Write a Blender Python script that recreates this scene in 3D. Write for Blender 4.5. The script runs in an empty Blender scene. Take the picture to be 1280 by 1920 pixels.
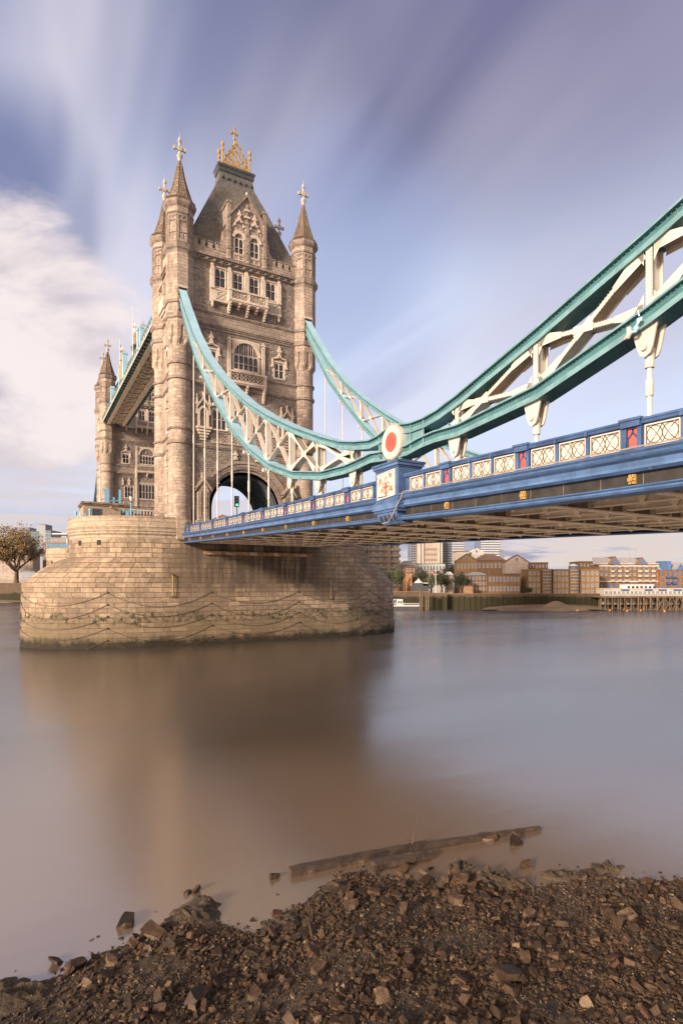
import bpy, math, random
from math import sin, cos, pi, radians, sqrt, atan2, hypot, floor
from mathutils import Vector, noise as mnoise

# ---------------------------------------------------------------- camera
SC = bpy.context.scene
COL = SC.collection
CAM = (-31.6, -93.4, 8.9)
YAW = radians(29.27)
FX = 1075.0 / 1280.0
cd = bpy.data.cameras.new('camera')
cam = bpy.data.objects.new('camera', cd)
COL.objects.link(cam)
cam.location = CAM
cam.rotation_euler = (radians(90), 0, -YAW)
cd.sensor_fit = 'HORIZONTAL'
cd.sensor_width = 36
cd.lens = 36 * FX
cd.shift_y = 135.0 / 1280.0
cd.clip_start = 0.1
cd.clip_end = 6000
SC.camera = cam
FW = (sin(YAW), cos(YAW)); RT = (cos(YAW), -sin(YAW))

# ---------------------------------------------------------------- light
SUN_EL = radians(17); SUN_AZ = atan2(-0.92, -0.36)      # from the west, a little south
sd = bpy.data.lights.new('sun', 'SUN'); so = bpy.data.objects.new('sun', sd)
COL.objects.link(so)
sd.energy = 4.3; sd.angle = radians(8); sd.color = (1.0, 0.85, 0.69)
sv = Vector((sin(SUN_AZ) * cos(SUN_EL), cos(SUN_AZ) * cos(SUN_EL), sin(SUN_EL)))
so.rotation_euler = sv.to_track_quat('Z', 'Y').to_euler()
so.location = (-60, -60, 120)
SC.view_settings.view_transform = 'Standard'
SC.view_settings.look = 'None'
SC.view_settings.exposure = 0.75
SC.view_settings.gamma = 1
SC.cycles.max_bounces = 6
SC.cycles.diffuse_bounces = 3
SC.cycles.glossy_bounces = 3
SC.cycles.use_denoising = True

# ---------------------------------------------------------------- node helpers
class NT:
    def __init__(s, t): s.t = t; s.n = t.nodes; s.l = t.links
    def new(s, k, **kw):
        n = s.n.new(k)
        for a, v in kw.items(): setattr(n, a, v)
        return n
    def put(s, sock, v):
        if v is None: return
        if isinstance(v, bpy.types.NodeSocket): s.l.new(v, sock)
        else: sock.default_value = v
    def math(s, op, a, b=None, c=None, clamp=False):
        n = s.new('ShaderNodeMath', operation=op); n.use_clamp = clamp
        for i, v in enumerate((a, b, c)): s.put(n.inputs[i], v)
        return n.outputs[0]
    def mix(s, f, a, b, blend='MIX'):
        n = s.new('ShaderNodeMix', data_type='RGBA', blend_type=blend)
        n.clamp_factor = True
        s.put(n.inputs[0], f); s.put(n.inputs[6], col4(a)); s.put(n.inputs[7], col4(b))
        return n.outputs[2]
    def noise(s, vec, scale, detail=4, rough=0.55, dist=0.0, dim='3D'):
        n = s.new('ShaderNodeTexNoise'); n.noise_dimensions = dim
        s.put(n.inputs['Vector'], vec); n.inputs['Scale'].default_value = scale
        n.inputs['Detail'].default_value = detail; n.inputs['Roughness'].default_value = rough
        n.inputs['Distortion'].default_value = dist
        return n.outputs[0]
    def ramp(s, f, lo, hi, a=0.0, b=1.0, smooth=True):
        n = s.new('ShaderNodeMapRange'); n.interpolation_type = 'SMOOTHSTEP' if smooth else 'LINEAR'
        s.put(n.inputs[0], f)
        for i, v in enumerate((lo, hi, a, b)): s.put(n.inputs[i + 1], v)
        return n.outputs[0]
    def sep(s, v):
        n = s.new('ShaderNodeSeparateXYZ'); s.put(n.inputs[0], v); return n.outputs
    def comb(s, x, y, z):
        n = s.new('ShaderNodeCombineXYZ')
        for i, v in enumerate((x, y, z)): s.put(n.inputs[i], v)
        return n.outputs[0]
    def dot(s, v, d):
        n = s.new('ShaderNodeVectorMath', operation='DOT_PRODUCT'); s.put(n.inputs[0], v); n.inputs[1].default_value = d
        return n.outputs['Value']

def col4(c):
    if isinstance(c, (tuple, list)) and len(c) == 3: return (*c, 1.0)
    return c

# ---------------------------------------------------------------- sky
W = bpy.data.worlds.new('World'); SC.world = W; W.use_nodes = True
t = NT(W.node_tree); t.n.clear()
tc = t.new('ShaderNodeTexCoord').outputs['Generated']
sky = t.new('ShaderNodeTexSky'); sky.sky_type = 'NISHITA'; sky.sun_disc = False
sky.sun_elevation = SUN_EL; sky.sun_rotation = SUN_AZ % (2 * pi); sky.air_density = 1.0; sky.dust_density = 1.5; sky.ozone_density = 2.0
x, y, z = t.sep(tc)
zp = t.math('MAXIMUM', z, 0.0)
den = t.math('ADD', zp, 0.07)
px = t.math('DIVIDE', x, den); py = t.math('DIVIDE', y, den)
K = 10.0
def K3(r, g, b): return (r * K, g * K, b * K)
# long drifting streaks that run with the wind (north-south)
sv1 = t.comb(t.math('MULTIPLY', px, 0.85), t.math('MULTIPLY', py, 0.16), 0.0)
n1 = t.noise(sv1, 1.15, 4, 0.5, 0.25)
sv2 = t.comb(t.math('MULTIPLY', px, 2.3), t.math('MULTIPLY', py, 0.34), 4.0)
n2 = t.noise(sv2, 1.1, 3, 0.5, 0.3)
sv3 = t.comb(t.math('ADD', px, 7.3), t.math('MULTIPLY', py, 0.35), 9.0)
n3 = t.noise(sv3, 0.62, 3, 0.5, 0.2)
nn = t.math('ADD', t.math('MULTIPLY', n1, 0.68), t.math('MULTIPLY', n2, 0.32))
def dirpx(X, Y):
    u = (X - 640) / 1075.0; v = (1095 - Y) / 1075.0
    d = Vector((FW[0] + RT[0] * u, FW[1] + RT[1] * u, v)); d.normalize(); return tuple(d)
def blob(X, Y, inner, outer, wob=0.0, src=None):
    d = t.dot(tc, dirpx(X, Y))
    if src is not None: d = t.math('ADD', d, t.math('MULTIPLY', t.math('SUBTRACT', src, 0.5), wob))
    return t.ramp(d, cos(radians(outer)), cos(radians(inner)))
# clear blue, paler towards the horizon
el = t.ramp(z, 0.38, 0.70)
blue = t.mix(el, K3(0.45, 0.495, 0.62), K3(0.085, 0.125, 0.27))
nish = t.mix(0.12, blue, sky.outputs[0])
streak = t.ramp(nn, 0.40, 0.62)
# veil: lavender grey and dim aloft, pinkish white lower
veil = t.mix(t.ramp(z, 0.40, 0.76), K3(0.46, 0.455, 0.54), K3(0.155, 0.150, 0.225))
c = t.mix(t.math('MULTIPLY', streak, 0.80), nish, veil)
# broad dim sheet covering the upper right
sheet = t.math('MULTIPLY', blob(980, -160, 8, 36, 0.12, n1), t.ramp(z, 0.46, 0.64))
c = t.mix(t.math('MULTIPLY', sheet, 0.85), c, t.mix(t.ramp(nn, 0.36, 0.62), K3(0.095, 0.092, 0.165), K3(0.205, 0.19, 0.265)))
sheet2 = blob(1250, 330, 4, 20, 0.08, n1)
c = t.mix(t.math('MULTIPLY', sheet2, 0.45), c, K3(0.27, 0.255, 0.335))
# bright soft streaks upper left and centre
bs = t.math('MULTIPLY', blob(210, 280, 5, 22, 0.05, n1), t.ramp(t.math('ADD', t.math('MULTIPLY', n2, 0.6), t.math('MULTIPLY', n1, 0.4)), 0.30, 0.54))
c = t.mix(t.math('MULTIPLY', bs, 0.92), c, K3(0.46, 0.43, 0.485))
bs2 = t.math('MULTIPLY', blob(720, 300, 4, 19, 0.06, n1), t.ramp(nn, 0.36, 0.58))
c = t.mix(t.math('MULTIPLY', bs2, 0.85), c, K3(0.38, 0.355, 0.42))
# blue gap on the left between the streaks and the heap cloud
gp = blob(20, 350, 2, 9, 0.04, n2)
c = t.mix(t.math('MULTIPLY', gp, 0.8), c, K3(0.065, 0.095, 0.215))
gp2 = blob(640, 520, 3, 13, 0.05, n2)
c = t.mix(t.math('MULTIPLY', gp2, 0.55), c, K3(0.19, 0.235, 0.40))
# heap cloud low on the left
cn = t.noise(t.comb(t.math('MULTIPLY', x, 3.0), t.math('MULTIPLY', y, 3.0), t.math('MULTIPLY', z, 5.5)), 1.6, 6, 0.55, 0.3)
hc = blob(5, 665, 7.2, 12.4, 0.055, cn)
c = t.mix(t.math('MULTIPLY', hc, 0.92), c, t.mix(t.ramp(cn, 0.38, 0.62), K3(0.34, 0.30, 0.34), K3(0.58, 0.51, 0.50)))
# low banks near the horizon
lb = t.noise(t.comb(t.math('MULTIPLY', x, 2.2), t.math('MULTIPLY', y, 2.2), t.math('MULTIPLY', z, 17.0)), 1.9, 5, 0.55, 0.5)
low = t.math('MULTIPLY', t.ramp(z, 0.26, 0.10), t.ramp(lb, 0.36, 0.60))
c = t.mix(t.math('MULTIPLY', low, 0.75), c, t.mix(t.ramp(z, 0.02, 0.16), K3(0.47, 0.37, 0.29), K3(0.42, 0.37, 0.38)))
lg = t.math('MULTIPLY', t.ramp(z, 0.15, 0.03), t.ramp(lb, 0.56, 0.44))
c = t.mix(t.math('MULTIPLY', lg, 0.85), c, K3(0.19, 0.185, 0.25))
# bright sky added behind the viewer, warm round the sun, to light the facades
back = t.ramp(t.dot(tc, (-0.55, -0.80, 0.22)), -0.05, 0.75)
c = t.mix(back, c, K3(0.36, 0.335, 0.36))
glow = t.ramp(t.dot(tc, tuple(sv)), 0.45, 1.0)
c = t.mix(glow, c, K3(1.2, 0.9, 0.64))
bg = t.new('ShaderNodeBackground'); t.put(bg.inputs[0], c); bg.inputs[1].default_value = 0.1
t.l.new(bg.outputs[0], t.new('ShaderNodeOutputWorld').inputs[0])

# ---------------------------------------------------------------- materials
M = {}
def mat(name):
    m = bpy.data.materials.new(name); m.use_nodes = True
    q = NT(m.node_tree); b = q.n['Principled BSDF']; M[name] = m
    return q, b
def bump(q, b, h, dist, strength=1.0):
    n = q.new('ShaderNodeBump'); n.inputs['Strength'].default_value = strength
    n.inputs['Distance'].default_value = dist; q.put(n.inputs['Height'], h); q.l.new(n.outputs[0], b.inputs['Normal'])
def plain(name, c, rough=0.6, metal=0.0, var=0.12, nsc=1.5, bd=0.0, dirt=None):
    q, b = mat(name)
    g = q.new('ShaderNodeTexCoord').outputs['Object']
    n = q.noise(g, nsc, 5, 0.6)
    cc = q.mix(q.ramp(n, 0.3, 0.7), tuple(v * (1 - var) for v in c), tuple(min(1, v * (1 + var)) for v in c))
    if dirt:
        n2 = q.noise(g, dirt[1], 6, 0.65)
        cc = q.mix(q.ramp(n2, dirt[2], dirt[2] + 0.14), cc, dirt[0])
    q.put(b.inputs['Base Color'], cc)
    b.inputs['Roughness'].default_value = rough; b.inputs['Metallic'].default_value = metal
    if bd: bump(q, b, q.noise(g, nsc * 6, 4, 0.6), bd)
    return m_(name)
def m_(n): return M[n]
def stone(name, c1, c2, bw, bh, mort=0.015, rough_d=0.004, mcol=(0.12, 0.09, 0.07), patch=(0.5, 0.42, 0.34), pf=0.25, rock=False, extra=None):
    q, b = mat(name)
    uv = q.new('ShaderNodeUVMap').outputs[0]
    g = q.new('ShaderNodeTexCoord').outputs['Object']
    wob = q.noise(uv, 0.9, 2, 0.5)
    us = q.sep(uv)
    uu = q.math('ADD', us[0], q.math('MULTIPLY', q.math('SUBTRACT', wob, 0.5), bw * 0.35))
    vec = q.comb(uu, us[1], 0.0)
    br = q.new('ShaderNodeTexBrick'); q.put(br.inputs['Vector'], vec)
    br.offset = 0.43; br.squash = 1.35; br.squash_frequency = 3
    br.inputs['Scale'].default_value = 1.0; br.inputs['Brick Width'].default_value = bw
    br.inputs['Row Height'].default_value = bh; br.inputs['Mortar Size'].default_value = mort
    br.inputs['Mortar Smooth'].default_value = 0.4
    br.inputs['Color1'].default_value = col4(c1); br.inputs['Color2'].default_value = col4(c2)
    br.inputs['Mortar'].default_value = col4(mcol); br.inputs['Bias'].default_value = 0.0
    n = q.noise(g, 0.28, 5, 0.6); n2 = q.noise(g, 2.4, 5, 0.7)
    cc = q.mix(q.math('MULTIPLY', q.ramp(n, 0.42, 0.66), pf), br.outputs[0], patch)
    cc = q.mix(q.ramp(n2, 0.30, 0.72), cc, q.mix(1.0, cc, (0.64, 0.60, 0.57), 'MULTIPLY'))
    # weather streaks
    st = q.noise(q.comb(q.math('MULTIPLY', us[0], 1.7), q.math('MULTIPLY', us[1], 0.10), 0.0), 1.0, 5, 0.6)
    cc = q.mix(q.math('MULTIPLY', q.ramp(st, 0.52, 0.74), 0.48), cc, (0.085, 0.066, 0.054))
    if extra: cc = extra(q, cc, g, us)
    q.put(b.inputs['Base Color'], cc); b.inputs['Roughness'].default_value = 0.85
    b.inputs['Specular IOR Level'].default_value = 0.25
    hh = q.math('MULTIPLY', br.outputs[1], -1.0)
    fine = q.noise(g, 9.0 if not rock else 3.2, 5, 0.65)
    hh = q.math('ADD', hh, q.math('MULTIPLY', fine, 0.35 if not rock else 2.6))
    bump(q, b, hh, 0.03 if not rock else 0.055, 0.9)
    return M[name]
def pier_extra(q, cc, g, us):
    gx, gy, gz = q.sep(g)
    # soaked, soot-streaked wall beneath the deck
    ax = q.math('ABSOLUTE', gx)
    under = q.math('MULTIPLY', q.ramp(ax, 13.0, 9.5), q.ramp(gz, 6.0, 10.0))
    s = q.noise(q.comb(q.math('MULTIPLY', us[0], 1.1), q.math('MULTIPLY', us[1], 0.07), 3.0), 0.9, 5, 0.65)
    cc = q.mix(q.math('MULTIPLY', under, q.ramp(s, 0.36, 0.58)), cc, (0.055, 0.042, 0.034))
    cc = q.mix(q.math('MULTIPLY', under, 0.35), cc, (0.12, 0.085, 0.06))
    # broad grime patches
    gp_ = q.noise(g, 0.16, 6, 0.65)
    cc = q.mix(q.math('MULTIPLY', q.ramp(gp_, 0.46, 0.62), 0.6), cc, (0.145, 0.105, 0.074))
    # tidal growth
    n = q.noise(g, 0.5, 6, 0.7)
    zz = q.math('ADD', gz, q.math('MULTIPLY', q.math('SUBTRACT', n, 0.5), 5.0))
    cc = q.mix(q.math('MULTIPLY', q.ramp(zz, 5.6, 2.8), 0.62), cc, (0.15, 0.108, 0.062))
    band = q.math('MULTIPLY', q.ramp(zz, 5.3, 4.3), q.ramp(zz, 2.9, 3.9))
    m = q.noise(g, 1.6, 6, 0.75)
    cc = q.mix(q.math('MULTIPLY', band, q.ramp(m, 0.46, 0.60)), cc, (0.045, 0.043, 0.022))
    zb = q.math('ADD', gz, q.math('MULTIPLY', q.math('SUBTRACT', n, 0.5), 3.2))
    cc = q.mix(q.math('MULTIPLY', q.ramp(zb, 1.9, 0.35), 0.93), cc, (0.018, 0.015, 0.010))
    return cc
stone('ashlar', (0.55, 0.435, 0.35), (0.37, 0.292, 0.235), 0.98, 0.47, 0.012, patch=(0.25, 0.19, 0.155), pf=0.65)
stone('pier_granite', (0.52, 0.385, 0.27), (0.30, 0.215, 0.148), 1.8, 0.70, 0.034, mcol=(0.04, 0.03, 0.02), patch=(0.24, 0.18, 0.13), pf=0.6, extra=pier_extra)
stone('pier_parapet', (0.54, 0.42, 0.31), (0.44, 0.34, 0.25), 1.75, 0.70, 0.02, mcol=(0.1, 0.07, 0.05), patch=(0.36, 0.27, 0.19), pf=0.4)
stone('rubble_wall', (0.255, 0.208, 0.18), (0.43, 0.355, 0.30), 0.62, 0.295, 0.026, mcol=(0.10, 0.08, 0.068), patch=(0.18, 0.145, 0.13), pf=0.6, rock=True)
stone('smooth_band', (0.45, 0.355, 0.29), (0.33, 0.26, 0.215), 1.1, 0.5, 0.012, patch=(0.26, 0.2, 0.17), pf=0.5)
stone('roof_slate', (0.215, 0.208, 0.195), (0.13, 0.126, 0.12), 0.42, 0.26, 0.02, mcol=(0.03, 0.027, 0.025), patch=(0.22, 0.185, 0.14), pf=0.6)
stone('spire_stone', (0.30, 0.215, 0.155), (0.20, 0.145, 0.105), 0.7, 0.55, 0.03, mcol=(0.05, 0.036, 0.028), patch=(0.14, 0.1, 0.075), pf=0.7)
plain('dressing', (0.52, 0.415, 0.335), 0.8, var=0.16, nsc=0.9, bd=0.015, dirt=((0.16, 0.12, 0.095), 1.1, 0.60))
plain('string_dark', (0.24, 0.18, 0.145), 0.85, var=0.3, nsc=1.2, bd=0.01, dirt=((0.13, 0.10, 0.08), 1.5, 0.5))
plain('white_stone', (0.42, 0.36, 0.305), 0.8, var=0.12, nsc=1.5, bd=0.008)
plain('gold', (0.42, 0.255, 0.075), 0.42, 0.25, var=0.25, nsc=3)
plain('lead', (0.055, 0.055, 0.062), 0.55, var=0.25)
plain('teal_paint', (0.055, 0.155, 0.17), 0.42, var=0.22, nsc=0.8, dirt=((0.22, 0.20, 0.16), 2.2, 0.62))  # darker teal; on chord webs the shade below the lip is painted in
plain('teal_top', (0.34, 0.53, 0.62), 0.38, var=0.08, nsc=0.6, dirt=((0.42, 0.45, 0.42), 1.6, 0.66))  # palest teal; on chord tops the sunlight is put into the colour
plain('teal_edge', (0.14, 0.255, 0.272), 0.45, var=0.2, dirt=((0.30, 0.27, 0.22), 3.0, 0.66))  # lighter teal; on chord lips and lower strips the lit look is painted
plain('cream_shadow', (0.34, 0.27, 0.20), 0.6)  # darker cream for brace cores, rivets, relief lines, cove brackets and cable
plain('teal_deep', (0.035, 0.14, 0.165), 0.5, var=0.15)
plain('cream_paint', (0.54, 0.475, 0.405), 0.5, var=0.10, nsc=1.2, dirt=((0.34, 0.22, 0.14), 2.5, 0.63))
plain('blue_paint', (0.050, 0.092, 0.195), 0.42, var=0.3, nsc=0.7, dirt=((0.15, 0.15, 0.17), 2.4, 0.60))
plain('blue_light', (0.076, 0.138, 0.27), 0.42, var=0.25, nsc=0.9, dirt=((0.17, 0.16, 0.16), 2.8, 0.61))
plain('sky_blue_paint', (0.17, 0.40, 0.55), 0.45, var=0.08)
plain('black_band', (0.028, 0.022, 0.018), 0.55, var=0.4, nsc=1.4, dirt=((0.10, 0.075, 0.055), 2.6, 0.66))
plain('red_paint', (0.66, 0.085, 0.06), 0.5, var=0.05)
plain('girder_paint', (0.80, 0.64, 0.47), 0.65, var=0.12, nsc=0.7, dirt=((0.12, 0.08, 0.055), 1.6, 0.64))
plain('girder_dirty', (0.27, 0.205, 0.15), 0.75, var=0.35, nsc=1.5)
plain('outline_brown', (0.075, 0.045, 0.035), 0.6)
plain('dark_hole', (0.012, 0.011, 0.012), 0.8)
plain('asphalt', (0.05, 0.05, 0.05), 0.9)
plain('iron_chain', (0.075, 0.055, 0.04), 0.7)
plain('rust', (0.30, 0.16, 0.08), 0.8, var=0.4, nsc=2, dirt=((0.5, 0.45, 0.4), 0.7, 0.52))
plain('yellow_pole', (0.40, 0.29, 0.12), 0.6)
plain('concrete', (0.42, 0.37, 0.31), 0.85, var=0.1, nsc=0.3)
plain('cabin_wall', (0.30, 0.235, 0.17), 0.85, var=0.1)
plain('white_paint', (0.62, 0.58, 0.54), 0.5, var=0.05)
plain('grey_metal', (0.20, 0.205, 0.23), 0.5)
plain('tower_bronze', (0.24, 0.175, 0.135), 0.7)
plain('navy', (0.03, 0.06, 0.17), 0.5)
plain('skin', (0.5, 0.3, 0.22), 0.6)
plain('jacket', (0.03, 0.045, 0.10), 0.8)
plain('hair', (0.03, 0.02, 0.015), 0.8)
plain('feather', (0.12, 0.12, 0.16), 0.7)
plain('green_paint', (0.02, 0.30, 0.22), 0.5)
plain('buoy_orange', (0.50, 0.20, 0.06), 0.5)
plain('wood_pile', (0.13, 0.085, 0.055), 0.85, var=0.35, nsc=1.0, dirt=((0.04, 0.04, 0.025), 0.6, 0.55))
plain('driftwood', (0.055, 0.034, 0.022), 0.5, var=0.4, nsc=3.0, bd=0.03, dirt=((0.15, 0.105, 0.075), 2.5, 0.56))
plain('roof_brown', (0.17, 0.10, 0.075), 0.85, var=0.2)
plain('roof_grey', (0.30, 0.28, 0.27), 0.8, var=0.15)
plain('bark', (0.10, 0.065, 0.04), 0.9, var=0.3, nsc=2, bd=0.03)
plain('land', (0.12, 0.10, 0.08), 0.95)
plain('silt', (0.19, 0.125, 0.078), 0.9, var=0.2, nsc=0.2)
def glassm(name, c, r=0.08):
    q, b = mat(name)
    g = q.new('ShaderNodeTexCoord').outputs['Object']
    n = q.noise(g, 0.7, 2)
    q.put(b.inputs['Base Color'], q.mix(n, tuple(v * 0.6 for v in c), tuple(v * 1.5 for v in c)))
    b.inputs['Roughness'].default_value = r; b.inputs['Specular IOR Level'].default_value = 0.8
glassm('glass', (0.035, 0.037, 0.05), 0.12)
glassm('glass_blue', (0.10, 0.13, 0.19), 0.15)
glassm('glass_teal', (0.07, 0.14, 0.16), 0.15)
def brickm(name, a, b_, bw=0.7, bh=0.3):
    stone(name, a, b_, bw, bh, 0.03, mcol=(0.12, 0.085, 0.06), patch=tuple(v * 0.6 for v in a), pf=0.6)
brickm('brick_brown', (0.34, 0.205, 0.12), (0.27, 0.16, 0.095))
brickm('brick_tan', (0.46, 0.29, 0.155), (0.38, 0.24, 0.13))
brickm('brick_orange', (0.42, 0.20, 0.08), (0.36, 0.165, 0.07))
brickm('pale_wall', (0.58, 0.47, 0.40), (0.53, 0.43, 0.36), 1.2, 0.6)
brickm('concrete_band', (0.40, 0.30, 0.225), (0.35, 0.26, 0.195), 2.0, 1.0)
def wallgreen():
    def ex(q, cc, g, us):
        gx, gy, gz = q.sep(g)
        n = q.noise(g, 0.25, 5, 0.7)
        zz = q.math('ADD', gz, q.math('MULTIPLY', q.math('SUBTRACT', n, 0.5), 2.5))
        return q.mix(q.math('MULTIPLY', q.ramp(zz, 4.9, 3.9), 0.9), cc, q.mix(n, (0.016, 0.017, 0.008), (0.040, 0.038, 0.016)))
    stone('quay_wall', (0.17, 0.115, 0.075), (0.13, 0.09, 0.06), 1.2, 0.5, 0.03, patch=(0.1, 0.08, 0.05), pf=0.5, extra=ex)
wallgreen()
def leafm(name, a, b_):
    q, b = mat(name)
    gi = q.new('ShaderNodeNewGeometry').outputs['Random Per Island']
    q.put(b.inputs['Base Color'], q.mix(gi, a, b_)); b.inputs['Roughness'].default_value = 0.7
leafm('leaf_autumn', (0.33, 0.205, 0.085), (0.14, 0.10, 0.04))
leafm('leaf_dark', (0.028, 0.035, 0.018), (0.05, 0.055, 0.025))
leafm('leaf_green', (0.055, 0.075, 0.028), (0.12, 0.125, 0.055))
leafm('leaf_olive', (0.085, 0.085, 0.035), (0.045, 0.055, 0.022))
def rubm(name, a, b_, c_):
    q, b = mat(name)
    gi = q.new('ShaderNodeNewGeometry').outputs['Random Per Island']
    oi = q.new('ShaderNodeObjectInfo').outputs['Random']
    rr = q.math('FRACT', q.math('ADD', gi, oi))
    g = q.new('ShaderNodeTexCoord').outputs['Object']
    n = q.noise(g, 9.0, 5, 0.7)
    cc = q.mix(rr, a, b_)
    cc = q.mix(q.ramp(rr, 0.94, 0.99), cc, c_)
    cc = q.mix(q.ramp(n, 0.35, 0.65), q.mix(1.0, cc, (0.55, 0.52, 0.5), 'MULTIPLY'), cc)
    q.put(b.inputs['Base Color'], cc)
    b.inputs['Roughness'].default_value = 0.55
    q.put(b.inputs['Roughness'], q.ramp(n, 0.3, 0.7, 0.28, 0.75))
    b.inputs['Specular IOR Level'].default_value = 0.3
    bump(q, b, q.noise(g, 22.0, 5, 0.7), 0.02)
rubm('rubble_stone', (0.120, 0.070, 0.038), (0.028, 0.017, 0.010), (0.26, 0.17, 0.10))
rubm('red_brick_bit', (0.115, 0.055, 0.032), (0.07, 0.038, 0.024), (0.14, 0.08, 0.05))
rubm('pebble', (0.19, 0.125, 0.075), (0.045, 0.031, 0.022), (0.42, 0.32, 0.23))
def mud():
    q, b = mat('mud')
    g = q.new('ShaderNodeTexCoord').outputs['Object']
    n = q.noise(g, 1.3, 6, 0.7); n2 = q.noise(g, 11.0, 6, 0.7)
    cc = q.mix(q.ramp(n, 0.35, 0.65), (0.032, 0.020, 0.012), (0.080, 0.050, 0.029))
    cc = q.mix(q.ramp(n2, 0.5, 0.7), cc, (0.13, 0.092, 0.065))
    gz = q.sep(g)[2]
    cc = q.mix(q.ramp(gz, 0.10, 0.0), cc, (0.10, 0.068, 0.045))
    q.put(b.inputs['Base Color'], cc)
    q.put(b.inputs['Roughness'], q.ramp(n, 0.3, 0.7, 0.45, 0.85)); b.inputs['Specular IOR Level'].default_value = 0.35
    bump(q, b, q.math('ADD', q.noise(g, 6.0, 6, 0.7), q.math('MULTIPLY', q.noise(g, 30, 4, 0.7), 0.5)), 0.08)
mud()
def water():
    q, b = mat('river_water')
    g = q.new('ShaderNodeTexCoord').outputs['Object']
    gx, gy, gz = q.sep(g)
    n = q.noise(g, 0.03, 4, 0.6)
    dpt = q.math('ADD', q.math('ADD', q.math('MULTIPLY', gx, FW[0]), q.math('MULTIPLY', gy, FW[1])), -(CAM[0] * FW[0] + CAM[1] * FW[1]))
    silt = q.ramp(q.math('ADD', dpt, q.math('MULTIPLY', q.math('SUBTRACT', n, 0.5), 14.0)), 15.0, 36.0)
    q.put(b.inputs['Base Color'], q.mix(silt, (0.155, 0.100, 0.063), q.mix(n, (0.040, 0.029, 0.022), (0.062, 0.045, 0.033))))
    n2 = q.noise(q.comb(q.math('MULTIPLY', gx, 0.02), q.math('MULTIPLY', gy, 0.06), 0.0), 1.0, 4, 0.6)
    q.put(b.inputs['Roughness'], q.ramp(n2, 0.3, 0.7, 0.19, 0.28))
    b.inputs['IOR'].default_value = 3.3
    b.inputs['Specular IOR Level'].default_value = 0.6
    r = q.noise(q.comb(gx, q.math('MULTIPLY', gy, 1.0), 0.0), 1.1, 4, 0.6)
    st_ = q.noise(q.comb(q.math('MULTIPLY', gx, 0.10), q.math('MULTIPLY', gy, 0.45), 0.0), 1.0, 3, 0.5)
    bump(q, b, q.math('ADD', q.math('MULTIPLY', r, 0.5), q.math('MULTIPLY', st_, 2.0)), 0.014, 0.5)
water()

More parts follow.
